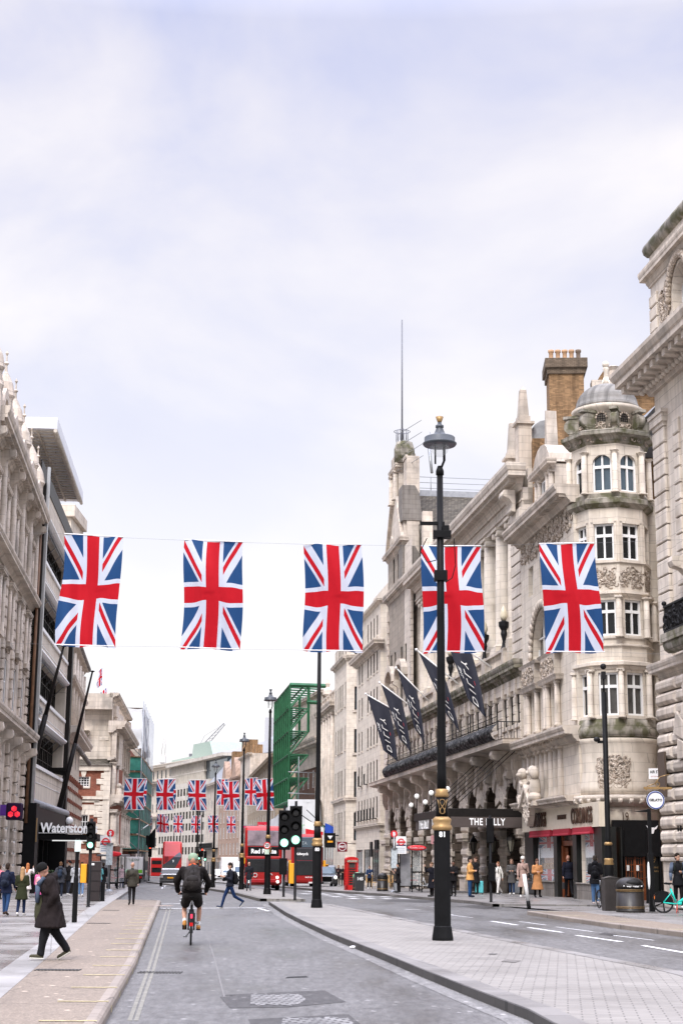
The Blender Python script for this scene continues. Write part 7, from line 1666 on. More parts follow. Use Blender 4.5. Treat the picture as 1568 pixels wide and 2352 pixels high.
pushbox(651,1990, gp(651,2060,.12).y - .1, 'black push button box on the left near traffic light pole', M['black'],.3,.75); pushbox(670,2006, gp(677,2068,.12).y + .1, 'amber push button box on the taller near traffic light', M['yellow'],.24,.85)
pushbox(193,2006, gp(203,2083,.12).y, 'amber push button box on the left pavement traffic light', M['yellow'],.2,.65); pushbox(1130,2003, gp(1127,2072,.12).y - .08, 'narrow push button box with amber edge on the unlit traffic light', M['black'],.24,.75)
b = gp(171,2119,.12); zt = un(171,1925, b.y).z - b.z
sp_ = empty('sign_post', b,0, 'thin black post with small pale plate left of the green traffic light', 'post'); mb = MB(); mb.lathe([(.07,0), (.065,1.15), (.05,1.2), (.05, zt)],10); mb.build('post', M['black'], sp_); mb = MB(); mb.box(-.06,.1, -.08, -.06, zt - .35, zt - .05); mb.build('plate', pm('pale_plate', (.55,.66,.62),.5), sp_)
b = gp(1212,2088,.05); hp = empty('hazard_post', b,0, 'leaning white bollard post with black foot at the kerb', 'bollard'); mb = MB(); mb.smooth = True; mb.tube((0,0,.3), (-.13,0,1.28),.07, n=12); mb.build('post', M['white'], hp); mb = MB(); mb.tube((.04,0,0), (0,0,.3),.075, n=12); mb.build('foot', M['black'], hp)
b = gp(1130,2072,.12)
b = gp(1497,2094,.12); zt = un(1502,1858, b.y).z - b.z; bp_ = empty('bracket_post', b,0, 'black square post with short arm in front of red drapery', 'post'); mb = MB(); mb.box(-.09,.09, -.09,.09,0,2.0); mb.box(-.06,.06, -.06,.06,2.0, zt); mb.prism([(-.55, zt - .1), (.06, zt), (.06, zt - .12)], -.05,.05, axis='y'); mb.build('post', M['black'], bp_, bevel=.01); mb = MB(); mb.M = T(-.1, -.1, zt - 2.3, rx=pi/2, ry=0); mb.ball((0,0,0), (.05,.5,.02)); mb.build('oval_plate', M['white'], bp_)
b = gp(1490,2075,.12); bo = empty('bollard', b,0, 'short dark bollard with grey cap before the corner building', 'bollard'); mb = MB(); mb.lathe([(.14,0), (.12,.1), (.10,1.0), (.13,1.05), (.03,1.15)],14); mb.build('body', M['black'], bo)
def bin_(x, yb, wpx, ytop, label, green=False, name='litter_bin'):
 b = gp(x, yb,.12); s = b.y*CP/F; R = wpx*s/2; Hh = (un(x, ytop, b.y).z - b.z); r = empty(name, b,0, label, 'litter bin', 'round black litter bins')
 mb = MB(); mb.smooth = True; mb.lathe([(R*1.0,0), (R*1.0,.05), (R*.97,.07), (R*.93, Hh*.70)],28); mb.build('body', pm('bin_black', (.022,.019,.017),.35, var=.2), r)
 mb = MB(); mb.smooth = True; mb.lathe([(R*.97, Hh*.69), (R*.99, Hh*.71), (R*.96, Hh*.78), (R*.85, Hh*.88), (R*.6, Hh*.96), (R*.3, Hh*.99), (.001, Hh)],28); mb.build('lid', pm('bin_lid', (.16,.33,.2),.4) if green else pm('bin_lid_black', (.02,.018,.017),.35), r)
 mb = MB(); mb.smooth = True
 for z in (Hh*.12, Hh*.155, Hh*.60, Hh*.635): mb.lathe([(R*(.99 - .04*z/Hh), z - .008), (R*(1.01 - .05*z/Hh), z), (R*(.99 - .04*z/Hh), z + .008)],28)
 mb.build('gold_bands', M['gold'], r)
 mb = MB(); mb.M = T(R*.12, -R*.78, Hh*.84, rx=-.45) @ T(s=(1,.35,.42)); mb.smooth = True; mb.ball((0,0,0), R*.52,16,8); mb.build('aperture', pm('aperture_black', (.003,.003,.003),.6, var=0), r)
 if not green and wpx > 40:
  text('lettering', 'westminster',.085, M['white'], r, T(.02, -R*.97, Hh*.735),.002,.002); mb = MB(); mb.box(-.3, -.26, -R*.95, -R*.9, Hh*.73, Hh*.76); mb.box(.3,.34, -R*.95, -R*.9, Hh*.73, Hh*.76); mb.build('small_icons', M['white'], r)
 return r
bin_(1447,2095,66,2014, 'big black litter bin with gold bands, in the right foreground'); bin_(878,2047,26,2005, 'black litter bin right of the cafe table, left of the bus stop'); bin_(821,2045,24,2003, 'black litter bin with pale green lid beside the phone box', True)
bin_(294,2032,16,1996, 'far dark bin with green liner near the left bus shelter', True);
b = gp(1403,2092,.12); fp_ = empty('feeder_pillar', b,.12, 'plain dark brown steel cabinet left of the big litter bin', 'cabinet'); s = b.y*CP/F; w = 37*s/2; Hh = un(1403,2012, b.y).z - b.z
mb = MB(); mb.box(-w, w, -w*.8, w*.8,0, Hh*.93); mb.build('cabinet', pm('cabinet_brown', (.04,.035,.033),.4, var=.2), fp_, bevel=.02); mb = MB(); mb.prism([(-w*1.08, Hh*.93), (w*1.08, Hh*.93), (0, Hh)], -w*.85, w*.85, axis='y'); mb.build('pitched_lid', pm('cabinet_lid', (.045,.04,.037),.4), fp_)
b = gp(216,2070,.12); s = b.y*CP/F; ks = empty('kiosk_cabinet', b,.1, 'tall dark panelled street cabinet on the left pavement', 'cabinet'); Hh = un(213,1978, b.y).z - b.z; w = 27*s/2
mb = MB(); mb.box(-w, w, -.3,.3,0, Hh); mb.build('cabinet', pm('cab_dark', (.028,.022,.022),.35), ks, bevel=.02); mb = MB()
for k in range(1,4): mb.box(-w - .01, w + .01, -.31,.31, Hh*k/4, Hh*k/4 + .02)
mb.box(w + .02, w + .18, -.1,.2,0, Hh*.48); mb.build('trim', M['black'], ks); mb = MB(); mb.box(-w*.6, -w*.1, -.315, -.305, Hh*.9, Hh*.95); mb.build('notice', M['white'], ks)
b = gp(806,2044,.12); s = b.y*CP/F; w = 28*s/2; Hh = un(806,1968, b.y).z - b.z
pb = empty('phone_box', b,.15, 'red telephone box on the right pavement behind the black taxi', 'phone box')
rp = pm('phone_box_red', (.55,.02,.02),.35, var=.05)
mb = MB()
for sx in (-1,1):
 for sy in (-1,1): mb.box(sx*w, sx*(w - .12), sy*w, sy*(w - .12),0, Hh*.84)
mb.box(-w, w, -w, w,0,.3); mb.box(-w, w, -w, w, Hh*.82, Hh*.93); mb.build('frame', rp, pb)
mb = MB()
for A in (0, pi/2, pi, -pi/2):
 mb.M = Matrix.Rotation(A,4, 'Z')
 for i in range(1,8): mb.box(-w + .12, w - .12, -w + .03, -w + .06,.3 + (Hh*.52)*i/7.2,.33 + Hh*.52*i/7.2)
 for x in (-w*.55, w*.55): mb.box(x - .015, x + .015, -w + .03, -w + .06,.3, Hh*.82)
mb.build('glazing_bars', rp, pb)
mb = MB(); mb.M = Matrix.Identity(4); mb.box(-w + .1, w - .1, -w + .08, w - .08,.3, Hh*.82); mb.build('glazing', M['glassw'], pb)
mb = MB(); mb.prism([(w*1.03*cos(a), Hh*.93 + Hh*.07*sin(a)) for a in [pi*i/10 for i in range(11)]], -w, w, axis='y'); mb.build('domed_roof', rp, pb)
mb = MB(); mb.box(-w*.8, w*.8, -w - .02, -w, Hh*.84, Hh*.90); mb.build('sign_panel', M['cream'], pb); text('lettering', 'TELEPHONE',.14, M['black'], pb, T(0, -w - .025, Hh*.87),.003)
b = gp(822 - 14,2046,.12); rb = empty('wheelie_bin', b + Vector((.45, -.5,0)),.1, 'dark wheelie bin marked 145 leaning by the red phone box', 'bin'); mb = MB(); mb.prism([(-.24,0), (.24,0), (.3,1.0), (-.3,1.0)], -.3,.3, axis='y'); mb.box(-.33,.33, -.34,.34,1.0,1.08); mb.build('bin_body', pm('bin_grey', (.03,.03,.032),.5), rb); text('lettering', '145',.26, M['white'], rb, T(0, -.31,.72),.003,.01)
def roundel(r, y, z, R=.2, letter=None):
 mb = MB(); mb.M = T(0, y, z, rx=pi/2); mb.torus(R*.8, R*.18,26,6); mb.build('red_ring', M['redl'], r); mb = MB(); mb.box(-R*1.15, R*1.15, y - .02, y + .005, z - R*.2, z + R*.2); mb.build('red_bar', M['redl'], r)
def bus_stop(x, yb, xf, yf0, yf1, label, letter, ylet):
 b = gp(x, yb,.12); s = b.y*CP/F; r = empty('bus_stop_flag', b,0, label, 'bus stop'); zt = un(x, ylet - 5, b.y).z - b.z
 mb = MB(); mb.tube((0,0,0), (0,0, zt),.045, n=10); mb.lathe([(.3,0), (.28,.04), (.08,.12)],14); mb.build('post', M['steel'], r)
 z0 = un(xf, yf1, b.y).z - b.z; z1 = un(xf, yf0, b.y).z - b.z; ox = (xf - x)*s; w = .3
 f = MB(); f.box(ox - w, ox + w, -.03,.03, z0, z1); fo = f.build('flag_panel', M['white'], r); g = MB(); g.box(ox - w + .02, ox + w - .02, -.036, -.03, z0 + (z1 - z0)*.45, z0 + (z1 - z0)*.53); g.build('blue_strip', pm('navy', (.02,.02,.09),.5), fo)
 mb = MB(); mb.M = T(ox, -.035, z1 - .32, rx=pi/2); mb.torus(.17,.032,26,6); mb.build('red_ring', M['redl'], r); mb = MB(); mb.box(ox - .25, ox + .25, -.065, -.03, z1 - .36, z1 - .28); mb.build('red_bar', M['redl'], r)
 for k in range(3): mb = MB(); mb.box(ox - .22, ox + .22, -.034, -.03, z0 + .08 + k*.11, z0 + .12 + k*.11); mb.build('route_tile', pm('tile_grey', (.35,.42,.5),.5), r)
 zl = un(x, ylet, b.y).z - b.z; mb = MB(); mb.M = T(0,0, zl, rx=pi/2); mb.lathe([(.2, -.03), (.2,.03)],24); mb.build('letter_disc', M['redl'], r); text('stop_letter', letter,.28, M['white'], r, T(0, -.035, zl),.004,.012)
 mb = MB(); zc_ = 1.35; mb.box(-.17,.17, -.12, -.05, zc_, zc_ + 1.05); mb.build('timetable_case', pm('timetable', (.45,.5,.52),.4, var=.3, vscale=8), r); mb = MB(); mb.lathe([(.19, zc_ + 1.05), (.19, zc_ + 1.15)],12); mb.build('case_cap', M['steel'], r)
xB = (940 + 955/5.227)/1.2411
bus_stop(xB,2049, xB + 16,1921,1961, 'bus stop post with red B disc beside the right bus shelter', 'B',1915.5)
bus_stop(249,2047,239,1919,1958, 'bus stop post with red S disc before the left bus shelter', 'S',1914)
def shelter(x0, x1, yb, ytop, label, flip=False, txt=None):
 b = gp((x0 + x1)/2, yb,.12); s = b.y*CP/F; w = (x1 - x0)*s; Hh = un(x0, ytop, b.y).z - b.z; r = empty('bus_shelter', b,0, label, 'bus shelter')
 mb = MB()
 for x in (-w/2, w*.02, w/2 - .07): mb.box(x, x + .07, -.05,.05,0, Hh - .1); mb.box(x, x + .07,3.0,3.1,0, Hh - .1)
 mb.box(-w/2, w/2, -.04,.04,.3,.38); mb.box(0, w/2, -.04,.04,1.0 + .1,1.17); mb.box(-w/2, w/2,3.0,3.08,.3,.38); mb.build('frame', M['black'], r)
 mb = MB(); mb.box(-w/2 - .2, w/2 + .25, -.3,3.3, Hh - .12, Hh); mb.build('roof', M['steel'], r, bevel=.03)
 mb = MB(); mb.M = T(w*.25, -.35, Hh + .02, rx=pi/2) ; mb.ball((0,0,0), (w*.42,.15,.04),24,8); mb.build('red_roof_sign', M['redl'], r)
 if txt: text('lettering', txt,.13, M['white'], r, T(w*.25, -.40, Hh + .02),.004)
 mb = MB(); mb.box(.1, w/2 - .08, -.01,.0,.4, Hh - .15); mb.box(w/2 - .03, w/2 - .02,.1,3,.4, Hh - .15); mb.build('glass_panel', M['clear'], r)
 mb = MB(); mb.box(-w/2 + .05, -.02, -.08,.12,.35, Hh - .3); mb.build('advert_panel', pm('ad_panel', (.24,.24,.25),.3, var=.4, vscale=1.5), r)
 mb = MB(); mb.box(-w*.3, w*.35,1.2,1.5,.62,.7); mb.build('bench', M['redl'], r); return r
shelter(960 if False else (940 + 1035/5.227)/1.2411, (940 + 1375/5.227)/1.2411,2049,1948, 'right bus shelter with oval red sign, before the hotel arcade', txt='Piccadilly Circus')
shelter(228,271,2042,1962, 'left bus shelter with red roof edge beside the crowd')
def plaque(name, x, y, Y, w, h_, mat, label, txt=None, ts=.2, tm=None, depth=.1, cat='sign'):
 P = un(x, y, Y); r = empty(name, P,0, label, cat); mb = MB(); mb.box(-w/2, w/2,0, depth, -h_/2, h_/2); mb.build('plate', mat, r, bevel=.015)
 mb = MB(); mb.box(w/2, w/2 + .5, depth*.3, depth*.7, h_*.3, h_*.36); mb.build('arm', M['black'], r)
 if txt: text('lettering', txt, ts, tm or M['white'], r, T(0, -.01,0),.004,.008)
 return r
pr = plaque('shop_sign',786,1945,166,1.0,1.0, pm('maroon', (.16,.01,.02),.5), 'square maroon shop sign with white ring, left of the phone box', 'PRET',.3)
mb = MB(); mb.M = T(0, -.02,0, rx=pi/2); mb.torus(.38,.03,24,5); mb.build('white_ring', M['white'], pr)
th = plaque('theatre_sign',929,1935,135,1.0,1.0, M['brown'], 'brown square sign with a white figure, left of the red B disc')
mb = MB(); mb.ball((.2, -.03,.25), (.12,.03,.12)); mb.tube((.2, -.03,.2), (.1, -.03, -.15),.08); mb.tube((.1, -.03, -.1), (.3, -.03, -.3),.04); mb.tube((.2, -.03,.1), (-.05, -.03,.3),.035); mb.build('white_figure', M['white'], th)
pk = plaque('pink_shop_sign',1002,1929,113,.78,.6, pm('pale_pink', (.6,.3,.32),.5), 'pale pink sign with dark emblem above the right bus shelter'); mb = MB(); mb.prism([(-.26, -.2), (.26, -.2), (.1,.1), (0,.22), (-.1,.1)], -.012,0, axis='y'); mb.build('emblem', M['black'], pk)
bs_ = plaque('black_hanging_sign',758,1930,178,1.2,1.6, M['black'], 'black square hanging sign with white emblem over a yellow panel behind the taxi'); mb = MB(); mb.box(-.3,.3, -.02,0, -.25, -.05); mb.build('yellow_panel', M['yellow'], bs_); mb = MB(); mb.prism([(-.3,.5), (.3,.5), (.08,.2), (0,.1), (-.08,.2)], -.02,0, axis='y'); mb.build('white_emblem', M['white'], bs_)
bn = empty('banner', un(563,1900,165),0, 'two bright pink exhibition banners above the red bus', 'banner'); mb = MB(); mb.box(-.15,1.25,0,.1, -1.6,.12); mb.build('pink_banner', pm('hot_pink', (.55,.01,.12),.6, var=.15), bn); mb = MB(); mb.box(1.28,2.55, -.1,0, -1.4,.55); mb.build('red_banner', pm('banner_red', (.5,.015,.04),.6), bn); text('lettering', 'Burlington House',.17, M['white'], bn, T(1.9, -.12,.2),.005, sx=.8)
mb = MB(); mb.tube((-.2,0, -6), (-.2,0,.5),.05); mb.tube((-.2,0,.2), (1.25,0,.2),.03); mb.build('banner_frame', M['steel'], bn)
clk = empty('clock', un(202,1925,120),0, 'round gold-figured black clock under the bookshop canopy', 'clock'); mb = MB(); mb.M = T(rx=pi/2); mb.lathe([(.45, -.1), (.45,.1)],24); mb.build('face', M['black'], clk); mb = MB(); mb.M = T(y=-.12, rx=pi/2); mb.torus(.4,.04,24,5)
for k in range(12): a = k*pi/6; mb.box(.3*cos(a) - .02,.3*cos(a) + .02,.3*sin(a) - .04,.3*sin(a) + .04,0,.02)
mb.build('numerals', M['gold'], clk)
bf = empty('black_flag', un(337,1935,190),0, 'plain black flag on a white pole over the far left pavement', 'flag'); sc = 190*CP/F
mb = MB(); mb.tube((-65*sc,0, -8*sc), (3*sc,0,40*sc),.06); mb.build('flagpole', M['white'], bf); mb = MB(); mb.grid(lambda u, v: ((-2 + u*22)*sc,.1*sin(u*6), ((-12 if u > .2 else -6) + v*(20 + u*26))*sc),8,8); mb.build('flag_cloth', M['black'], bf)
def wheel(mb, cx, cz, R=.33, r=.022, spokes=14):
 M0 = mb.M; mb.M = M0 @ T(0, cx, cz, ry=pi/2); mb.torus(R, r,28,6); mb.M = M0
def bicycle(name, loc, rz, label, fcol, cat='bicycle', guard=None, seatcol=None, fat=1.0, group=None, spoke5=False, basket=False, lean=0):
 r = empty(name, loc, rz, label, cat, group); r.rotation_euler = (0, lean, rz)
 R = .34
 for cy_, nm in ((-.52, 'rear_wheel'), (.55, 'front_wheel')):
  mb = MB(); wheel(mb, cy_, R, R - .02,.022*fat); o = mb.build(nm, M['tyre'], r)
  mb = MB(); mb.M = T(0, cy_, R, ry=pi/2)
  n = 5 if spoke5 else 16
  for k in range(n): a = 2*pi*k/n; rr = .014 if spoke5 else .003; mb.tube((.03*cos(a),.03*sin(a),0), ((R - .03)*cos(a + .05), (R - .03)*sin(a + .05),0), rr, n=4)
  if spoke5:
   for k in range(n): a = 2*pi*k/n + .16; mb.tube((.03*cos(a),.03*sin(a),0), ((R - .03)*cos(a), (R - .03)*sin(a),0),.014, n=4)
  mb.tube((0,0, -.04), (0,0,.04),.035); mb.build('spokes', M['black'] if spoke5 else M['steel'], o)
 t = .025*fat; mb = MB()
 bb = (0, -.08,.30); st = (0, -.26,.80); hd = (0,.36,.82); hd2 = (0,.40,.62); ra = (0, -.52, R)
 mb.tube(bb, st, t); mb.tube(bb, hd2, t*1.3); (mb.tube((0, -.2,.62), hd, t) if not spoke5 else mb.tube(bb, (0,.1,.33), t*1.6)); mb.tube(hd, hd2, t)
 for sx in (-.06,.06): mb.tube((sx, -.08,.30), (sx, -.52, R), t*.6); mb.tube((sx*.6, -.22,.7), (sx, -.52, R), t*.5); mb.tube((sx,.40,.62), (sx,.55, R), t*.6)
 mb.build('frame', fcol, r)
 mb = MB(); mb.tube(st, (0, -.3,.95),.018); mb.tube(hd, (0,.33,1.02),.018); mb.build('seat_post', M['chrome'], r)
 mb = MB(); mb.ball((0, -.32,.97), (.07,.14,.035)); mb.ball((0, -.40,.975), (.10,.08,.04)); mb.build('saddle', M['black'], r)
 mb = MB(); mb.tube((-.29,.28,1.03), (.29,.28,1.03),.016); mb.tube((-.3,.26,1.03), (-.2,.28,1.03),.024); mb.tube((.3,.26,1.03), (.2,.28,1.03),.024); mb.build('handlebar', M['black'], r)
 mb = MB(); mb.tube((-.16, -.08,.16), (-.08, -.08,.16),.02); mb.tube((.08, -.08,.44), (.16, -.08,.44),.02); mb.tube((-.1, -.08,.16), (.1, -.08,.44),.012); mb.tube((-.04, -.08,.30), (.04, -.08,.30),.08, n=16); mb.build('crank', M['steel'], r)
 if guard:
  mb = MB(); mb.M = T(0, -.52, R)
  for k in range(12): a0, a1 = .15 + k*.2,.15 + (k + 1)*.2; mb.prism([(-(R + .03)*cos(a0 + .1), (R + .03)*sin(a0 + .1)), (-(R + .05)*cos(a0 + .1), (R + .05)*sin(a0 + .1)), (-(R + .05)*cos(a1 + .1), (R + .05)*sin(a1 + .1)), (-(R + .03)*cos(a1 + .1), (R + .03)*sin(a1 + .1))], -.045,.045, axis='x')
  mb.build('mudguard', guard, r)
 return r
teal = pm('teal_frame', (.02,.52,.42),.35, var=.05)
b = gp(1520,2097,.12); eb = bicycle('hire_bike', b + Vector((.57,0,0)), -pi/2 - .12, 'teal electric hire bicycle with black rear cover at the right edge', teal, cat='bicycle', guard=M['black'], fat=1.5, spoke5=True)
mb = MB(); mb.M = T(0, -.52,.34); mb.prism([(.30*cos(a)*-1,.40*sin(a)) for a in [pi*i/10 for i in range(11)]][::-1] + [], -.05,.05, axis='x'); mb.build('rear_cover', M['black'], eb)
mb = MB(); mb.box(-.03,.03, -.82, -.8,.45,.6); mb.build('rear_reflector', pm('orange_reflector', (.8,.2,.03),.3), eb)
mb = MB(); mb.tube((-.05, -.06,.3), (-.14, -.02,0),.015); mb.tube((.05, -.06,.3), (.14, -.1,0),.015); mb.build('kickstand', pm('coral', (.6,.12,.09),.4), eb)
b = gp(1392,2089,.12); bicycle('parked_bicycle', b + Vector((.0,.7,0)),.12, 'dark parked bicycle half hidden behind the brown steel cabinet', M['black'])
b = gp(463.5,2036,.12); bicycle('parked_hire_bike', b + Vector((0,.5,0)), pi + .5, 'dark hire bicycle parked on the median left of the fifth lamp', M['black'], spoke5=True)
b = gp(1035,2052,.12); bicycle('cyclist_bicycle', b + Vector((.0,0,0)), pi - .35, 'black bicycle with basket held by a person right of the big lamp', M['black'])
b = gp(985,2047,.12); wb_ = bicycle('white_hire_bike', b + Vector((0,2,0)), -pi/2 + .2, 'pale hire bicycle parked beside the bus shelter', M['white'], fat=1.4, spoke5=True, guard=M['steel'])
b = gp(433,2171,0); CB = b.copy()
mb_c = bicycle('ridden_bicycle', b + Vector((0,.86,0)),.0, 'black bicycle ridden away from the camera by the cyclist', M['black'], guard=M['black'], fat=1.15)
mb = MB(); mb.box(-.02,.02, -.93, -.9,.56,.64); mb.build('rear_light', pm('rear_light_red', (.9,.02,.06),.3, emit=(1,.05,.1), es=.6), mb_c)
mb = MB(); mb.box(-.035,.035, -.90, -.875,.40,.47); mb.build('rear_reflector', M['tail'], mb_c)
def rbox(x0, x1, y0, y1, z0, z1, name, mat, parent, bevel=.08, mb=None):
 m = mb or MB(); m.box(x0, x1, y0, y1, z0, z1); return m.build(name, mat, parent, bevel=bevel)
def wheels(r, xs, ys, R=.48, w=.28):
 for y in ys:
  for x in xs:
   mb = MB(); mb.tube((x - w/2, y, R), (x + w/2, y, R), R, n=20); o = mb.build('wheel', M['tyre'], r); mb = MB(); mb.tube((x - w/2 - .01, y, R), (x + w/2 + .01, y, R), R*.55, n=14); mb.build('hub', M['steel'], o)
def place(x, yb, dy=0): p = gp(x, yb,0); return p
sg_ = pm('bus_side_glass', (.02,.025,.03),.08, spec=.8, var=.4)
def deck_bus(x, yb, rz, label, w=2.5, Hh=4.4, Ln=10.5):
 b = place(x, yb); r = empty('double_decker_bus', b, rz, label, 'bus', 'red double-decker buses'); return r
r = deck_bus(604,2045,.085, 'red double-decker bus with Red Route on its black destination panel'); r.location += Vector((0,0,0))
Wb, Hb = 2.55,4.3
mb = MB(); mb.prism([(0,.45), (-.0,1.35), (.08,2.25), (.1,2.9), (.32,4.0), (.55, Hb), (10.5, Hb), (10.5,.35), (.2,.35)], -Wb/2, Wb/2, axis='x'); mb.build('body', M['red'], r, bevel=.16)
def fr(z0, z1, x0, x1, y0, y1, name, mat, bev=.04, t=.03):
 mb = MB(); n = mb.P([(x0, y0 - t, z0), (x1, y0 - t, z0), (x1, y1 - t, z1), (x0, y1 - t, z1), (x0, y0 + .1, z0), (x1, y0 + .1, z0), (x1, y1 + .1, z1), (x0, y1 + .1, z1)])
 for q in ((0,1,2,3), (0,4,5,1), (1,5,6,2), (2,6,7,3), (3,7,4,0)): mb.face([n + i for i in q])
 return mb.build(name, mat, r, bevel=bev)
ug = pm('upper_windscreen', (.20,.15,.16),.08, spec=.9, var=.5, vscale=1.2)
fr(2.95,3.98, -1.12,1.12,.10,.32, 'upper_windscreen', ug); fr(2.28,2.9, -1.08,1.05,.08,.1, 'destination_panel', M['black']); fr(1.2,2.08, -1.13,1.13, -.0,.065, 'lower_windscreen', M['glass'])
text('destination', 'Red Route',.42, wl, r, T(0,.02,2.58),.01,.014, sx=.95)
fr(2.08,2.25, -1.2,1.2,.065,.08, 'red_panel', M['red']); fr(.5,.75, -1.2,1.2,0,0, 'bumper', pm('bumper_red', (.35,.015,.02),.3))
for sx in (-1,1):
 mb = MB(); mb.M = T(sx*.95, -.04,.86, rx=pi/2); mb.lathe([(.09, -.02), (.1,.03)],14); mb.build('headlight', M['lamp'], r); mb = MB(); mb.M = T(sx*.98, -.04,.58, rx=pi/2); mb.lathe([(.09, -.02), (.1,.03)],14); mb.build('fog_light', M['lamp'], r)
 mb = MB(); mb.box(sx*1.42, sx*1.25, -.3, -.1,1.75,2.15); mb.build('mirror', M['yellow'] if sx < 0 else M['black'], r, bevel=.02)
 mb = MB(); mb.box(sx*(Wb/2 - .01), sx*(Wb/2 + .02),1.0,10.2,1.35,2.15); mb.box(sx*(Wb/2 - .01), sx*(Wb/2 + .02),.7,10.2,3.05,3.8); mb.build('side_windows', sg_, r)
mb = MB(); mb.M = T(-.55, -.035,1.0, rx=pi/2); mb.torus(.13,.02,16,4); mb.M = T(.5, -.035,1.0, rx=pi/2); mb.torus(.1,.02,12,4,0,4); mb.build('front_badge', M['white'], r); mb = MB(); mb.box(.1,.4, -.05,0,.55,.67); mb.build('number_plate', M['white'], r)
for px_ in (-.7,.25,.75):
 p_ = MB(); p_.ball((px_,.75,3.25), (.13,.13,.15)); p_.ball((px_,.8,2.95), (.22,.15,.22)); p_.build('passenger', pm('passenger_dark', (.06,.04,.035),.8), r)
wheels(r, (-1.05,1.05), (1.9,8.0))
r = deck_bus(704,2040,.10, 'red double-decker bus on route 9 with Aldwych blind, right of the other bus')
mb = MB(); mb.prism([(0,.45), (-.02,1.3), (.12,2.7), (.3,4.0), (.5, Hb), (10.5, Hb), (10.5,.35), (.2,.35)], -Wb/2, Wb/2, axis='x'); mb.build('body', M['red'], r, bevel=.18)
fr(3.2,4.05, -1.05,1.08,.17,.3, 'upper_windscreen', M['glassb']); fr(2.2,3.18, -1.05,1.08,.07,.17, 'destination_panel', pm('dark_blind', (.03,.03,.033),.3)); fr(1.0,2.18, -1.05,1.08, -.02,.07, 'lower_windscreen', M['glass'])
text('destination', 'Aldwych',.3, wl, r, T(-.42,.04,2.7),.01,.008); text('route_number', '9',.5, wl, r, T(.65,.04,2.65),.01,.012); text('lettering', 'WTA',.35, pm('reflect_grey', (.4,.45,.47),.5), r, T(-.4,.17,3.55),.005)
text('operator', 'RATP GROUP',.14, wl, r, T(.3, -.06,.85),.005,.003); mb = MB(); mb.box(.15,.75, -.05,0,.38,.5); mb.build('number_plate', M['white'], r)
for sx in (-1,1):
 mb = MB(); mb.M = T(sx*1.05, -.06,.8, rx=pi/2); mb.lathe([(.06, -.02), (.07,.03)],12); mb.build('headlight', M['lamp'], r); mb = MB(); mb.box(sx*1.5, sx*1.3, -.35, -.15,1.7,2.2); mb.build('mirror', M['yellow'], r, bevel=.02)
 mb = MB(); mb.box(sx*(Wb/2 - .01), sx*(Wb/2 + .02),.9,10.2,1.35,2.15); mb.box(sx*(Wb/2 - .01), sx*(Wb/2 + .02),.7,10.2,3.05,3.85); mb.build('side_windows', sg_, r)
wheels(r, (-1.05,1.05), (2.2,8.2))
b = place(394,2026); r = empty('double_decker_bus', b,.105, 'red curved double-decker bus seen from behind with slanting black glass', 'bus', 'red double-decker buses')
Hb2 = un(393,1932, b.y).z - b.z; Wb = 2.5; hs_ = Hb2
mb = MB()
prof = [(.1,.3), (-.02,.8), (0,2.2), (.25,3.3), (.6,3.9), (1.2, hs_*.985), (2.2, hs_), (10.8, hs_), (10.8,.3)]; mb.prism(prof, -Wb/2, Wb/2, axis='x'); mb.build('body', pm('bus_red_with_glare', (.50,.018,.016),.3, coat=.3, var=.05), r, bevel=.22)  # base red brightened to paint in sky glare on this bus
def yat(z):
 for (y0, z0), (y1, z1) in zip(prof[1:], prof[2:]):
  if z0 <= z <= z1: return y0 + (y1 - y0)*(z - z0)/max(1e-6, z1 - z0)
 return .1
def rearpanel(poly, name, mat, t=.02):
 mb = MB(); (x0, z0), = poly[:1]
 N_ = 10; zs_ = sorted(set([z for _, z in poly])); zlo_, zhi_ = zs_[0], zs_[-1]
 def span(z):
  xs = []
  for (xa_, za_), (xb_, zb2_) in zip(poly, poly[1:] + poly[:1]):
   if (za_ - z)*(zb2_ - z) <= 0 and za_ != zb2_: xs.append(xa_ + (xb_ - xa_)*(z - za_)/(zb2_ - za_))
  return min(xs), max(xs)
 rows_ = []
 for i in range(N_ + 1):
  z = zlo_ + (zhi_ - zlo_)*min(.9999, max(.0001, i/N_)); a_, b2_ = span(z); rows_.append(((a_, yat(z) - t, z), (b2_, yat(z) - t, z)))
 for (p, q), (p2, q2) in zip(rows_, rows_[1:]): mb.poly([p, q, q2, p2])
 return mb.build(name, mat, r)
bg = pm('rear_glass', (.015,.018,.02),.07, spec=.8, var=.4)
rearpanel([(-1.2,.5), (-1.2,2.33), (-.85,2.36), (.98,3.86), (1.18,3.8), (1.18,3.15), (.2,1.4), (-.1,.5)], 'slanting_rear_glass', bg,.025)
rearpanel([(-.95,2.55), (-.95,3.25), (-.45,3.25), (-.45,2.85), (-.75,2.55)], 'emergency_panel', pm('dark_red_panel', (.2,.005,.01),.3),.03)
rearpanel([(-1.2,.3), (-1.2,.7), (-.2,.7), (-.2,.3)], 'lower_grille', M['black'],.03)
text('route_number', '9',.42, wl, r, T(.15, yat(2.7) - .06,2.65),.01,.012)
mb = MB(); mb.box(Wb/2 - .01, Wb/2 + .02,2.5,10,1.3,2.2); mb.box(Wb/2 - .01, Wb/2 + .02,3,10,3.0,3.8); mb.build('side_windows', sg_, r); wheels(r, (-1.05,1.05), (2.0,8.2))
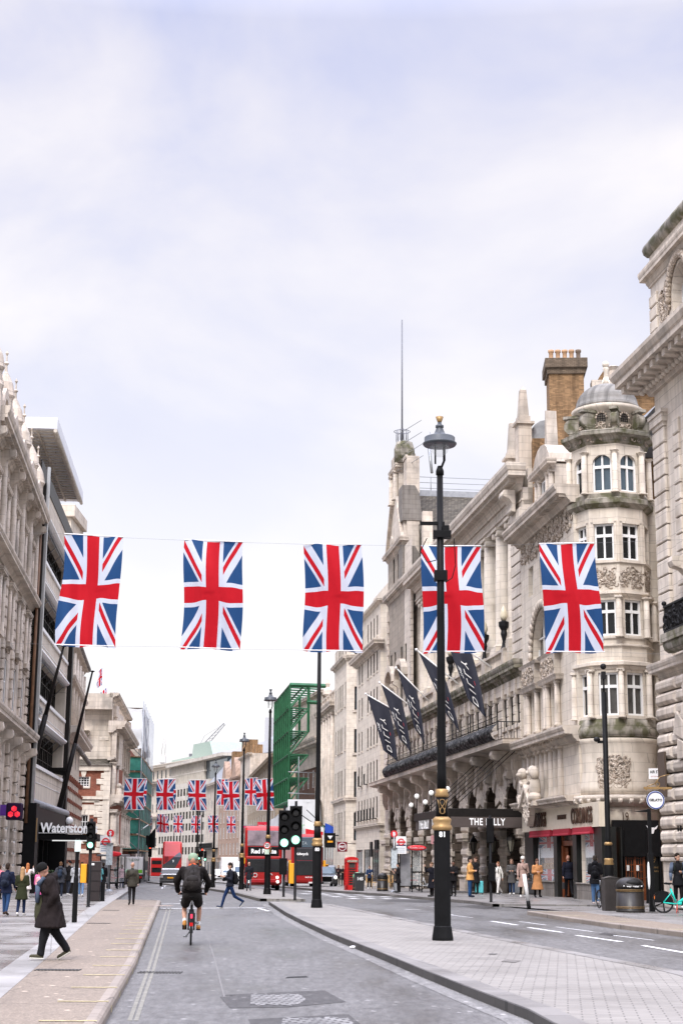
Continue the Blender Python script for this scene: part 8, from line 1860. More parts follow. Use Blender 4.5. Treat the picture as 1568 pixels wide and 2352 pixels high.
def carbody(name, x, yb, rz, label, cat, col, prof, W_, glassprof, parts, group=None, R=.33, wy=(.75,3.6), wx=.78):
 b = place(x, yb); r = empty(name, b, rz, label, cat, group); mb = MB(); mb.prism(prof, -W_/2, W_/2, axis='x'); mb.build('body', col, r, bevel=.09)
 mb = MB(); n = mb.P([(-W_/2 + .06, glassprof[0][0], glassprof[0][1]), (W_/2 - .06, glassprof[0][0], glassprof[0][1]), (W_/2 - .2, glassprof[1][0], glassprof[1][1]), (-W_/2 + .2, glassprof[1][0], glassprof[1][1])]); mb.face([n, n + 1, n + 2, n + 3]); mb.build('windscreen', M['glassb'], r)
 wheels(r, (-wx, wx), wy, R,.22); return r
r = carbody('black_taxi', (940 - 8)/1.2411,2039,.12, 'black cab with round headlights driving towards the camera', 'taxi', pm('black_car_paint', (.006,.006,.007),.15, coat=.8, var=0, spec=.6), [(0,.3), (-.02,.75), (.1,1.0), (1.0,1.12), (1.5,1.72), (1.8,1.85), (4.2,1.85), (4.7,1.2), (4.8,.35)],1.85, [(.98,1.16), (1.46,1.72)], None)
mb = MB(); mb.box(-.42,.42, -.06,0,.5,.92); g_ = mb.build('grille', M['black'], r, bevel=.05); mb = MB(); mb.box(-.46,.46, -.05,0,.46,.96); mb.build('grille_surround', M['chrome'], r, bevel=.06)
for k in range(8): pass
for sx in (-1,1):
 mb = MB(); mb.M = T(sx*.72, -.02,.85, rx=pi/2); mb.smooth = True; mb.lathe([(.001,.08), (.1,.07), (.13,.02), (.14, -.05)],18); mb.build('headlight', M['lamp'], r); mb = MB(); mb.box(sx*.95, sx*1.15,.95,1.1,1.15,1.3); mb.build('mirror', M['black'], r, bevel=.02)
 mb = MB(); mb.box(sx*.93, sx*.935,1.6,4.1,1.15,1.65); mb.build('side_window', M['glassb'], r)
mb = MB(); mb.box(-.28,.28, -.07, -.05,.34,.45); mb.build('number_plate', M['white'], r); mb = MB(); mb.box(-.3,.3,1.7,1.9,1.83,1.93); mb.build('roof_light', M['yellow'], r, bevel=.02)
dcar = pm('dark_saloon_paint', (.02,.02,.022),.25, coat=.5, var=0)
r = carbody('saloon_car',391,2036,.11, 'dark saloon car, roof painted pale as a sky reflection, following the curved bus, rear view', 'car', dcar, [(0,.3), (-.02,.62), (.04,.98), (.12,1.02), (4.5,.95), (4.6,.35)],1.8, [(.28,1.09), (.74,1.42)], None)
for o_ in r.children:
 if o_.name.startswith('windscreen'): o_.data.materials[0] = M['glass']
mb = MB(); mb.prism([(.12,1.0), (.3,1.06), (.78,1.44), (1.2,1.5), (2.8,1.48), (3.6,1.02)], -.74,.74, axis='x'); mb.build('roof', M['silver'], r, bevel=.06)  # pale roof colour paints in the sky reflected on it
mb = MB(); mb.box(-.75,.75, -.03,.1,.94,1.02); mb.build('boot_lid_edge', M['silver'], r, bevel=.02); mb = MB(); mb.box(-.9,.9, -.10,.1,.28,.55); mb.build('bumper', pm('bumper_grey', (.03,.03,.032),.3), r, bevel=.05); mb = MB(); mb.box(-.26,.26, -.06, -.03,.66,.78); mb.build('number_plate', M['yellow'], r)
for sx in (-1,1): mb = MB(); mb.box(sx*.89, sx*.62, -.05,0,.72,.92); mb.build('tail_light', pm('lamp_housing', (.3,.28,.28),.3), r)
def van(x, yb, rz, label, W_=2.0, H_=2.6, cab=True, box=False, col=None):
 b = place(x, yb); r = empty('white_van', b, rz, label, 'van', 'white vans queueing on the right'); c = col or M['white']
 pf = [(0,.4), (0,.95), (.75,1.25), (1.35, H_*(.78 if box else .95)), (1.7, H_ if not box else H_*.8), (5.5, H_ if not box else H_*.8), (5.5,.4)]; mb = MB(); mb.prism(pf, -W_/2, W_/2, axis='x'); mb.build('cab_body', c, r, bevel=.07)
 if box: mb = MB(); mb.box(-W_*.56, W_*.56,1.6,6.5,.8, H_*1.25); mb.build('load_box', c, r, bevel=.04)
 zt_ = H_*(.76 if box else .93); mb = MB(); n = mb.P([(-W_/2 + .1,.74,1.27), (W_/2 - .1,.74,1.27), (W_/2 - .18,1.31, zt_ - .05), (-W_/2 + .18,1.31, zt_ - .05)]); mb.face([n, n + 1, n + 2, n + 3]); mb.build('windscreen', M['glassb'], r)
 mb = MB(); mb.box(-.5,.5, -.02,0,.6,.85); mb.box(-W_/2, W_/2, -.05,.1,.3,.5); mb.build('grille', M['black'], r)
 for sx in (-1,1): mb = MB(); mb.box(sx*.9, sx*.65, -.03,.02,.8,1.0); mb.build('headlight', M['chrome'], r)
 wheels(r, (-.8,.8), (1.0,4.4),.36,.2); return r
van(528,2026,.1, 'white box van in the right queue, just left of the red buses',2.1,2.7, box=True); van(543 - 20,2021,.12, 'white van with dark mesh grille sign, behind the small white car',2.2,2.9, box=True)
van(508,2025,.14, 'small white car van at the left of the queue, beside the walking man',1.8,1.75)
r = van(557,2030,.1, 'large white van directly behind the pedestrian with a rucksack',2.0,2.5)
b = place(303,2029); r = empty('white_lorry', b,.18, 'white box lorry with green stripe, seen from behind on the left', 'lorry'); s = b.y*CP/F
mb = MB(); Wl = 62*s; Hl_ = un(310,1968, b.y).z - b.z; Wl = 2.4; mb.box(-Wl/2, Wl/2,0,6,.95, Hl_); mb.build('load_box', M['white'], r, bevel=.03)
mb = MB(); mb.box(-Wl/2, Wl/2, -.03,0,.92,1.0); mb.box(-.04,0, -.02,0,1.0, Hl_ - .1); mb.box(-Wl/2, -Wl/2 + .05, -.04,0,1, Hl_); mb.box(Wl/2 - .05, Wl/2, -.04,0,1, Hl_); mb.box(-.65, -.62, -.03,0,1, Hl_); mb.box(.6,.63, -.03,0,1, Hl_); mb.build('door_bars', M['steel'], r)
mb = MB(); mb.box(.1,1.1, -.02,0,1.1,1.45); mb.build('green_stripe', pm('lime_green', (.16,.5,.04),.5), r); mb = MB(); mb.box(-1.1,1.1, -.1,.3,.5,.8); mb.build('rear_bumper', M['black'], r); mb = MB(); mb.box(.6,1.05, -.13, -.1,.55,.75); mb.box(-1.05, -.6, -.13, -.1,.55,.75); mb.build('tail_lights', M['tail'], r); wheels(r, (-.85,.85), (.9,5),.45,.3)
text('lettering', 'Tree Chef',.28, pm('dark_green_text', (.03,.16,.05),.6), r, T(.15, -.04,2.5),.004)
r = empty('far_red_bus', place(359,2017),.2, 'small far red bus roof between the lorry and the curved bus', 'bus'); mb = MB(); mb.box(-1.2,1.2,0,9,.4,4.3); mb.build('body', M['red'], r, bevel=.15); mb = MB(); mb.box(-1.05,1.05, -.03,0,1.2,2.2); mb.box(-1.05,1.05, -.03,0,2.9,3.7); mb.build('rear_window', M['glass'], r)
r = empty('far_red_bus', place(446,2018),.15, 'small far red bus right of the curved bus, behind signals', 'bus'); mb = MB(); mb.box(-1.2,1.2,0,9,.4,4.3); mb.build('body', M['red'], r, bevel=.15); mb = MB(); mb.box(-1.05,1.05, -.03,0,1.0,2.4); mb.box(-1.05,1.05, -.03,0,2.9,3.7); mb.build('windscreen', M['glassb'], r)
wk = pm('rattan', (.42,.27,.12),.6, var=.4, vscale=8)
for i, (x, lb) in enumerate([(847, 'rattan cafe chair just right of the green-lidded bin'), (858, 'rattan cafe chair between the standing man and black bin'), (896, 'rattan cafe chair right of the black bin'), (905, 'rattan cafe chair nearest the bus stop post')]):
 b = gp(x,2041,.12); r = empty('cafe_chair', b, i*1.1, lb, 'chair', 'rattan chairs outside the cafe'); mb = MB(); mb.box(-.22,.22, -.22,.22,.42,.47); mb.build('seat', wk, r); mb = MB(); mb.box(-.22,.22,.18,.22,.47,.95); mb.build('backrest', wk, r, bevel=.02)
 for sx in (-1,1):
  for sy in (-1,1): mb = MB(); mb.tube((sx*.2, sy*.2,0), (sx*.19, sy*.19,.43),.018); mb.build('leg', wk, r)
def suitcase(x, yb, col, label, sc_=1.0):
 b = gp(x, yb,.12); r = empty('suitcase', b,.1, label, 'suitcase', 'wheeled suitcases by the hotel'); mb = MB(); mb.box(-.21*sc_,.21*sc_, -.12,.12,.06,.68*sc_); mb.build('shell', col, r, bevel=.05); mb = MB()
 for k in range(5): x_ = -.15 + k*.075; mb.box(x_*sc_, (x_ + .02)*sc_, -.13, -.12,.12,.6*sc_)
 mb.build('ribs', col, r); mb = MB(); mb.tube((-.1,.1,.6), (-.1,.1,1.05),.012); mb.tube((.1,.1,.6), (.1,.1,1.05),.012); mb.tube((-.12,.1,1.05), (.12,.1,1.05),.018)
 for sx in (-1,1): mb.ball((sx*.16,0,.04),.04,8,5)
 mb.build('handle', M['steel'], r); return r
suitcase(1100,2054, pm('aqua_case', (.12,.52,.55),.4), 'turquoise suitcase pulled by the woman in white'); suitcase(1185,2055, pm('silver_case', (.3,.32,.34),.3, metal=.4), 'ribbed silver suitcase between the two coated women'); suitcase(1219,2056, pm('dark_case', (.05,.05,.055),.5), 'dark suitcase right of the woman in the pinkish coat')
b = gp(100,2052,.12); pl_ = empty('planter', b,0, 'long dark planter along the left shop wall', 'planter'); mb = MB(); mb.box(-1.2,1.4,0,.5,0,.8); mb.build('trough', M['dframe'], pl_)
mb = MB(); rnd = random.Random(9)
for _ in range(500): x = rnd.uniform(-1.2,1.4); y = rnd.uniform(0,.5); z = .8 + rnd.uniform(0,.28); a = rnd.uniform(0,6); d = rnd.uniform(.04,.08); mb.poly([(x, y, z), (x + d*cos(a), y + d*sin(a), z + d*.4), (x + d*cos(a + 1), y + d*sin(a + 1), z + d)])
mb.build('leaves', pm('leaf_green', (.05,.09,.03),.6, var=.5), pl_)
_rm = {}
from mathutils import noise as MN
def remesh(mb, voxel, name, mat, parent, smooth=2, wr=0.0):
 me = bpy.data.meshes.new(name); me.from_pydata(mb.v, [], mb.f); me.update()
 o = bpy.data.objects.new('tmp', me); S.collection.objects.link(o)
 m = o.modifiers.new('r', 'REMESH'); m.mode = 'VOXEL'; m.voxel_size = voxel
 if smooth: q = o.modifiers.new('s', 'SMOOTH'); q.iterations = smooth; q.factor = .5
 dg = bpy.context.evaluated_depsgraph_get(); m2 = bpy.data.meshes.new_from_object(o.evaluated_get(dg)); m2.name = name
 if wr and voxel < .02:
  for v in m2.vertices:
   c = v.co; n = MN.noise(Vector((c.x*7 + 3, c.y*7, c.z*4.5))) + .6*MN.noise(Vector((c.x*15, c.y*15 + 9, c.z*8))); f = abs(MN.noise(Vector((c.x*9 + c.z*3, c.y*9 - c.z*2, c.z*2.5)))); v.co = c + v.normal*wr*(n + .8 - 2.2*f)
 bpy.data.objects.remove(o); bpy.data.meshes.remove(me); m2.materials.clear(); m2.materials.append(mat); m2.polygons.foreach_set('use_smooth', [True]*len(m2.polygons)); m2.update()
 o = bpy.data.objects.new(name, m2); S.collection.objects.link(o); o.parent = parent; return o
def cap(mb, p, q, r0, r1, n=10):
 mb.tube(p, q, r0, r1, n); mb.ball(p, r0, n,6); mb.ball(q, r1, n,6)
_cm = {}
def cloth(c, rough=.85, var=.22, bump=.5):
 k = ('c',) + tuple(c) + (rough,)
 if k not in _cm: _cm[k] = pm('cloth', c, rough, var=var, vscale=5, bump=bump, bscale=9, spec=.08)
 return _cm[k]
def skinm(c):
 k = ('s',) + tuple(c)
 if k not in _cm:
  _cm[k] = pm('skin', c,.5, var=.08, vscale=14); _cm[k].node_tree.nodes['Principled BSDF'].inputs['Subsurface Weight'].default_value = .08
 return _cm[k]
V = Vector
def lerp(a, b, t): return V(a).lerp(V(b), t)
def figure(r, J, st, vox=.02):
 """J: joints of a body in metres (forward = -y). Clothing follows the same joints."""
 s = J['s']; hd, nk, ch, wa, pe = J['head'], J['neck'], J['chest'], J['waist'], J['pelvis']; skin = skinm(st.get('skin', (.45,.27,.19)))
 face = J.get('look', V((0, -1,0))); side = face.cross(V((0,0,1))).normalized() if abs(face.z) < .95 else V((1,0,0)); wd = st.get('wide',1.0)
 A0 = J['A0'] = Matrix.Translation(hd) @ Matrix.Rotation(atan2(face.x, -face.y),4, 'Z') @ Matrix.Rotation(J.get('nod',0.0),4, 'X')
 b = MB()
 b.M = A0; b.ball((0,.012*s,.035*s), (.078*s,.098*s,.105*s),14,9); b.ball((0, -.022*s, -.045*s), (.058*s,.068*s,.078*s),12,8); b.tube((0, -.095*s,.02*s), (0, -.115*s, -.02*s),.011*s,.017*s,6); b.ball((0, -.084*s, -.058*s), (.022*s,.014*s,.010*s),8,5)
 for sx in (-1,1): b.ball((sx*.082*s,.01*s,0), (.012*s,.022*s,.032*s),8,5)
 b.M = Matrix.Identity(4)
 cap(b, nk, lerp(nk, hd,.75),.055*s,.05*s); M0 = b.M
 b.ball(ch, (.15*s*wd,.095*s,.17*s)); b.ball(wa, (.12*s*wd,.085*s,.15*s)); b.ball(pe, (.14*s*wd,.10*s,.12*s)); cap(b, nk, ch,.06*s,.08*s)
 for k in (0,1):
  sh, el, wr, hn = J['arm'][k]; cap(b, lerp(ch, sh,.5) + V((0,0,.04*s)), sh,.06*s,.048*s); cap(b, sh, el,.045*s,.036*s); cap(b, el, wr,.036*s,.024*s)
  d = (hn - wr); d = d.normalized() if d.length > 1e-5 else V((0,0, -1)); pz = d.cross(V((1,0,0))); pz = pz.normalized() if pz.length > .1 else V((0,1,0)); px_ = d.cross(pz)
  palm = wr + d*.05*s; Mp = Matrix.Translation(palm) @ Matrix(((*px_,0), (*pz,0), (*d,0), (0,0,0,1))).transposed(); b.M = Mp; b.ball((0,0,0), (.02*s,.042*s,.05*s),10,6)
  curl = J.get('curl',.5)
  for i in range(4):
   y0 = (-.030 + .020*i)*s; L = (.062,.074,.070,.055)[3 - i]*s; a = curl*1.0; p0 = V((0, y0,.035*s)); p1 = p0 + V((sin(a*.5),0, cos(a*.5)))*L*.5; p2 = p1 + V((sin(a*1.6),0, cos(a*1.6)))*L*.5
   b.tube(p0, p1,.0105*s,.0095*s,6); b.ball(p1,.0098*s,6,4); b.tube(p1, p2,.0095*s,.0085*s,6); b.ball(p2,.0085*s,6,4)
  b.tube((0, -.03*s, -.01*s), (.02*s, -.058*s,.02*s),.013*s,.011*s,6); b.tube((.02*s, -.058*s,.02*s), (.03*s, -.05*s,.05*s),.011*s,.009*s,6); b.M = Matrix.Identity(4)
  hp, kn, an, toe = J['leg'][k]; cap(b, hp, kn,.078*s,.052*s); cap(b, kn, lerp(kn, an,.3),.048*s,.056*s); cap(b, lerp(kn, an,.3), an,.054*s,.034*s); cap(b, an - V((0,0,.03*s)), toe,.03*s,.028*s)
 remesh(b, min(vox,.016), 'body', skin, r)
 if st.get('eyes', True):
  for sx in (-1,1):
   e = MB(); e.M = A0; e.ball((sx*.030*s, -.084*s,.008*s), (.013*s,.009*s,.007*s),8,5); e.ball((sx*.030*s, -.088*s,.030*s), (.018*s,.008*s,.004*s),6,4); e.build('eye', pm('eye_dark', (.03,.02,.015),.3, var=0) if 'eye_dark' not in bpy.data.materials else bpy.data.materials['eye_dark'], r)
 t = MB(); trc = cloth(st['trousers']); tr = st.get('tw',1.0); t.ball(pe + V((0,.005, -.02*s)), (.165*s*wd,.125*s,.13*s)); t.ball(wa - V((0,0,.06*s)), (.14*s*wd,.105*s,.1*s))
 for k in (0,1):
  hp, kn, an, toe = J['leg'][k]
  if st.get('shorts'): cap(t, hp, lerp(hp, kn,.62),.10*s,.096*s)
  else: cap(t, hp, kn,.096*s*tr,.072*s*tr); cap(t, kn, lerp(kn, an,.94),.070*s*tr,.056*s*tr)
 remesh(t, vox, 'trousers' if not st.get('shorts') else 'shorts', trc, r, wr=.009)
 c = MB(); tc_ = cloth(st['top'], st.get('rough',.85)); fat = st.get('fat',1.0); hem = st.get('hem',.78)*s
 c.ball(ch, (.185*s*wd*fat,.135*s*fat,.19*s)); c.ball(wa, (.165*s*wd*fat,.125*s*fat,.19*s)); c.ball(pe + V((0,0,.05*s)), (.175*s*wd*fat,.135*s*fat,.11*s))
 cap(c, nk - V((0,0,.02*s)), nk + (hd - nk)*.18,.075*s,.07*s)
 if hem < .86*s:
  zt_ = pe.z + .08*s; n = 5; c.smooth = True
  M0 = c.M; c.M = Matrix.Translation((pe.x, pe.y,0)) @ Matrix.Diagonal((1,.78,1,1)); c.lathe([(.02, hem), ((.20 + .16*(.86 - hem/s))*s*wd*fat, hem), ((.195)*s*wd*fat, (hem + zt_)/2), (.165*s*wd*fat, zt_), (.02, zt_)],16); c.M = M0; c.smooth = False
 for k in (0,1):
  sh, el, wr, hn = J['arm'][k]; cap(c, lerp(ch, sh,.35) + V((0,0,.05*s)), sh,.085*s*fat,.075*s*fat); cap(c, sh, el,.072*s*fat,.06*s*fat)
  if not st.get('tee'): cap(c, el, lerp(el, wr,.95),.058*s*fat,.044*s*fat)
 if st.get('hood'): c.ball(nk + V((0,.08*s,.02*s)), (.12*s,.09*s,.09*s))
 if st.get('puff'):
  pass
 remesh(c, vox, 'coat' if hem < .7*s else 'jacket', tc_, r, wr=.017)
 if 'sleeves' in st:
  for k in (0,1):
   c = MB(); sh, el, wr, hn = J['arm'][k]; cap(c, sh, el,.08*s*fat,.066*s*fat); cap(c, el, lerp(el, wr,.96),.064*s*fat,.048*s*fat); c.build('sleeve', cloth(st['sleeves']), r)
 h = MB(); h.M = A0; hc = cloth(st.get('hair', (.03,.02,.015)),.7)
 if 'hat' in st:
  h.smooth = True; h.lathe([(.098*s,.015*s), (.104*s,.05*s), (.10*s,.10*s), (.075*s,.145*s), (.03*s,.165*s), (.001,.168*s)],16)
  if st.get('peak'): h.ball((0, -.11*s,.035*s), (.07*s,.07*s,.012*s))
  h.build('hat', cloth(st['hat']), r)
  if 'helmet' in st: pass
 elif not st.get('bald'):
  h.ball((0,.022*s,.055*s), (.087*s,.102*s,.10*s),14,9); h.ball((0,.05*s,.0), (.08*s,.075*s,.09*s),12,8)
  if not st.get('long'): remesh(h,.012, 'hair', hc, r,1)
 if st.get('long') and 'hat' not in st or st.get('long'):
  if 'hat' in st: h = MB(); h.M = A0
  L = st['long']; h.ball((0,.065*s, -.06*s), (.085*s,.06*s,.12*s)); cap(h, (0,.07*s, -.05*s), (0,.09*s, -L*s),.07*s,.05*s*(1.6 if L > .2 else 1))
  for sx in (-1,1): cap(h, (sx*.06*s,.02*s,0), (sx*.075*s,.03*s, -L*.8*s),.035*s,.03*s)
  remesh(h,.012, 'hair', hc, r,1)
 if st.get('beard'): h = MB(); h.M = A0; h.ball((0, -.05*s, -.095*s), (.055*s,.052*s,.055*s)); h.ball((0, -.075*s, -.075*s), (.035*s,.03*s,.022*s)); remesh(h,.01, 'beard', cloth(st['beard'],.8), r,1)
 for k in (0,1):
  hp, kn, an, toe = J['leg'][k]; d = toe - an; f = V((d.x, d.y,0));
  sh_ = MB(); cap(sh_, an + (toe - an)*-.12 - V((0,0,.035*s)), toe + V((0,0,.005*s)),.047*s,.042*s); cap(sh_, an - V((0,0,.03*s)), an + V((0,0,.015*s)),.048*s,.044*s); o = remesh(sh_,.014, 'shoe', cloth(st.get('shoes', (.02,.02,.02)),.5), r,1)
  if 'sole' in st:
   q = MB(); dn = V((0,0, -1)); hl = an - V((0,0,.06*s)); M_, l_ = aim(hl - (toe - hl)*.15, toe + V((0,0, -.025*s))); q.M = M_; q.box(-.045*s,.045*s, -.012*s,.012*s, -.03*s, l_ + .03*s); q.build('sole', cloth(st['sole'],.6), r, bevel=.008)
 if 'socks' in st:
  for k in (0,1): hp, kn, an, toe = J['leg'][k]; q = MB(); cap(q, an, lerp(an, kn,.22),.042*s,.044*s); q.build('sock', cloth(st['socks']), r)
 if 'pack' in st:
  q = MB(); c0 = lerp(ch, wa,.35); bk = J.get('back', V((0,1,0))); cc = c0 + bk*.19*s*fat; ps = st.get('psize',1.0)
  A = Matrix.Translation(cc) @ Matrix.Rotation(J.get('lean',0),4, 'X'); q.M = A; q.box(-.14*s*ps,.14*s*ps, -.07*s,.07*s*ps, -.20*s*ps,.16*s*ps); q.ball((0,.0,.13*s*ps), (.14*s*ps,.09*s,.12*s*ps)); q.ball((0,.03, -.12*s*ps), (.16*s*ps,.12*s*ps,.14*s*ps)); q.ball((0,.02,.02), (.15*s*ps,.10*s*ps,.17*s)); remesh(q, max(.016, min(vox,.019)), 'backpack', cloth(st['pack'],.6), r,3, wr=.018)
  q = MB(); q.M = A; q.ball((0,.12*s*ps, -.10*s), (.11*s*ps,.05*s*ps,.09*s)); q.box(-.03*s, -.015*s,.09*s*ps,.115*s*ps,.0,.12*s); q.box(.06*s,.075*s,.09*s*ps,.115*s*ps,.0,.10*s); q.build('backpack_pocket', cloth(tuple(v*.8 for v in st['pack']),.6), r, bevel=.02)
  q = MB()
  for k, sx in ((0, -1), (1,1)): q.path([V((sx*.10*s, cc.y - .05*s, ch.z + .15*s)), V((sx*.11*s, ch.y - .02, ch.z + .19*s)), V((sx*.115*s, ch.y - .135*s*fat, ch.z + .06*s)), V((sx*.12*s, wa.y - .10*s, wa.z + .05*s))],.018*s,5)
  q.build('straps', cloth(st['pack'],.6), r)
 if 'bag' in st:
  q = MB(); bx = st.get('bagx',1); q.M = T(bx*.26*s, -.02, wa.z - .12*s); q.box(-.04*s,.04*s, -.13*s,.13*s, -.13*s,.1*s); q.build('shoulder_bag', cloth(st['bag'],.5), r, bevel=.03); q = MB(); q.path([V((bx*.24*s,.05, wa.z)), V((-bx*.02*s, ch.y + .14*s*fat, ch.z)), V((-bx*.13*s, ch.y, ch.z + .22*s)), V((-bx*.02*s, ch.y - .145*s*fat, ch.z)), V((bx*.22*s, -.08, wa.z))],.012*s,5); q.build('bag_strap', cloth(st['bag'],.5), r)
def walkJ(Hh, stride=0.0, lead=1, arms='down', lean=0.0, look=None, nod=0.0, head_fwd=0.0):
 s = Hh/1.75; J = {'s': s}; legs = []
 for k, sx in ((0, -1), (1,1)):
  fw = (sx == lead); ha = (stride*.42 if fw else -stride*.38); ka = (stride*.12 if fw else stride*.62) + .03; hp = V((sx*.092,0,.92)); kn = hp + V((0, -sin(ha), -cos(ha)))*.43; sa = ha - ka; an = kn + V((0, -sin(sa), -cos(sa)))*.41; fa = (stride*.25 if fw else -stride*.75)
  toe = an + V((sx*.02, -cos(fa)*.17, sin(fa)*.17 - .055)); legs.append([hp, kn, an, toe])
 low = min(min(l[2].z - .085, l[3].z - .042) for l in legs); dz = -low
 up = V((0, -sin(lean), cos(lean))); pe = V((0,0,.95)); J['pelvis'] = pe; J['waist'] = pe + up*.16; J['chest'] = pe + up*.36; nk = pe + up*.55; J['neck'] = nk; J['head'] = nk + (up + V((0, -head_fwd,0))).normalized()*.17 + V((0, -.015,0))
 J['arm'] = []
 am = arms if isinstance(arms, (tuple, list)) else (arms, arms)
 for k, sx in ((0, -1), (1,1)):
  sh = pe + up*.49 + V((sx*.185,0,0)); a = am[k]; sw = stride*.45*(-1 if sx == lead else 1)
  if a == 'down': el = sh + V((sx*.06, -sin(sw)*.28, -cos(sw)*.28)); wr = el + V((sx*.01, -sin(sw + .25)*.25, -cos(sw + .25)*.25))
  elif a == 'pocket': el = sh + V((sx*.10,.08, -.26)); wr = V((sx*.19, -.08, el.z - .22))
  elif a == 'phone': el = sh + V((sx*.04, -.03, -.28)); wr = el + V((-sx*.08, -.22,.10))
  elif a == 'hold': el = sh + V((sx*.05, -.02, -.28)); wr = el + V((-sx*.13, -.20,.03))
  elif a == 'up': el = sh + V((sx*.06, -.20, -.12)); wr = el + V((-sx*.06, -.10,.24))
  elif a == 'case': el = sh + V((sx*.07,.06, -.27)); wr = el + V((sx*.02,.07, -.24))
  else: el, wr = a
  d = (wr - el).normalized(); J['arm'].append([sh, el, wr, wr + d*.1])
 J['leg'] = legs
 for k in ('pelvis', 'waist', 'chest', 'neck', 'head'): J[k] = (J[k] + V((0,0, dz)))*s
 for q in J['arm'] + J['leg']:
  for i in range(4): q[i] = (q[i] + V((0,0, dz)))*s
 if look is not None: J['look'] = V((sin(look), -cos(look),0))
 J['nod'] = nod; J['lean'] = lean; J['back'] = V((0, cos(lean), sin(lean)*.3))
 return J
def person(label, x, yf, yh, face, stride=0.0, lead=1, arms='down', z0=.12, vox=.022, group=None, lean=0.0, look=None, nod=0.0, head_fwd=0.0, hs=1.0,**st):
 b = gp(x, yf, z0); Hh = (un(x, yh, b.y).z - b.z)*hs; r = empty('person', b, radians(face), label, 'person', group)
 J = walkJ(Hh, stride, lead, arms, lean, look, nod, head_fwd); st['eyes'] = abs(((face + (math.degrees(look) if look else 0) + 180)%360) - 180) < 100; figure(r, J, st, vox); return r, J
G1 = None
navy, black_, olive, grey_ = (.012,.018,.045), (.012,.011,.012), (.035,.035,.022), (.12,.12,.125)
jean, ljean, wht = (.025,.055,.13), (.12,.2,.34), (.62,.6,.57)
r, J = person('bearded man in black beanie and long dark parka stepping off the pavement',113,2205,1996, -74, stride=.62, lead=1, arms=('pocket', 'pocket'), vox=.016, lean=.12, nod=.45, head_fwd=.6, hs=1.05, hem=.60, fat=1.36, wide=1.15, top=(.016,.012,.012), trousers=(.014,.014,.016), shoes=(.06,.055,.035), sole=(.6,.58,.52), hat=(.010,.010,.010), hair=(.16,.08,.04), beard=(.20,.10,.05), skin=(.42,.22,.16), hood=True, tw=1.25)
s = J['s']; nk = J['neck']; q = MB(); q.path([nk + V((-.09*s, -.05,.02)), nk + V((-.10*s, -.20*s, -.1)), V((-.10*s, J['waist'].y - .24*s, J['waist'].z)), V((-.12*s, J['pelvis'].y - .20*s, J['pelvis'].z - .25))],.045*s,8); q.path([nk + V((.07*s, -.09,.02)), nk + V((.04*s, -.2*s, -.12)), V((.02, J['waist'].y - .25*s, J['waist'].z - .05))],.04*s,8); q.build('scarf', cloth((.07,.09,.13)), r)
q = MB(); cap(q, nk + V((-.1*s, -.02,.03)), nk + V((-.08*s, -.16*s, -.16)),.04,.03); q.build('red_collar', cloth((.25,.02,.03)), r)
q = MB(); q.M = T(0, J['waist'].y - .06, J['pelvis'].z - .05); q.ball((-.07, -.12*s,0), (.13*s,.1*s,.30*s)); q.build('olive_lining', cloth((.05,.05,.03)), r)
person('man in navy jacket with dark backpack walking away at the far left',13,2103,1988,172, stride=.35, arms='down', pack=(.015,.02,.035), top=(.012,.016,.035), trousers=jean, shoes=(.05,.03,.02), skin=(.25,.14,.09), fat=1.05)
person('woman with long fair hair in olive quilted coat walking away',48,2105,1997,178, stride=.3, lead=-1, arms='hold', long=.34, hair=(.33,.2,.1), top=(.025,.028,.014), hem=.62, trousers=(.012,.02,.05), shoes=(.5,.48,.45), fat=1.1)
person('ginger woman in a white coat raising her phone, behind the couple',61,2066,1986,170, arms=('up', 'hold'), long=.3, hair=(.35,.13,.05), top=(.55,.5,.48), hem=.5, trousers=(.4,.38,.36), shoes=wht)
person('person in pink coat cut off by the left edge', -3,2066,1990,175, top=(.5,.16,.18), trousers=black_, hem=.5, hair=(.05,.03,.02))
person('woman in bright pink jacket with pale pink backpack',91,2103,1996,165, stride=.3, arms='hold', pack=(.6,.28,.3), psize=.8, top=(.55,.10,.27), trousers=(.06,.13,.20), shoes=(.05,.05,.06), long=.1, hair=(.025,.018,.015), fat=1.08)
person('man in dark hooded jacket with cropped hair behind the beanie man',137,2064,1983,178, arms='pocket', top=(.04,.042,.05), hood=True, trousers=(.02,.025,.04), shoes=(.4,.4,.4), hair=(.10,.055,.03), pack=(.02,.03,.05), psize=.8, skin=(.38,.2,.13), fat=1.15)
person('figure in black cap and black clothes in the left crowd',157,2058,1981,150, hat=black_, peak=True, top=black_, trousers=(.03,.035,.05), shoes=wht, stride=.25, fat=1.05)
person('person in loose pale grey hoodie and black trousers',172,2062,1985,175, top=(.36,.37,.39), trousers=black_, hood=True, hair=(.5,.5,.5), fat=1.25, arms='hold', stride=.2)
person('person in maroon top and light blue jeans in the left crowd',186,2060,1984,185, top=(.04,.01,.018), trousers=ljean, shoes=wht, stride=.35, hair=(.02,.015,.01))
person('person with turquoise sleeves half hidden by the dark kiosk',228,2049,1987,150, top=(.12,.36,.38), trousers=(.1,.15,.25), hair=(.1,.05,.03), arms='hold')
person('person in black coat and blue jeans waiting by the left shelter',236,2048,1984,200, top=black_, trousers=(.05,.09,.17), hem=.6)
person('person in pale pink top beside the lorry on the left pavement',279,2040,1988,190, top=(.4,.24,.27), trousers=(.05,.06,.1), long=.15, hair=(.1,.05,.03))
person('person in black beside the far green-lined bin',268,2037,1985,160, top=black_, trousers=black_, hair=(.05,.03,.02))
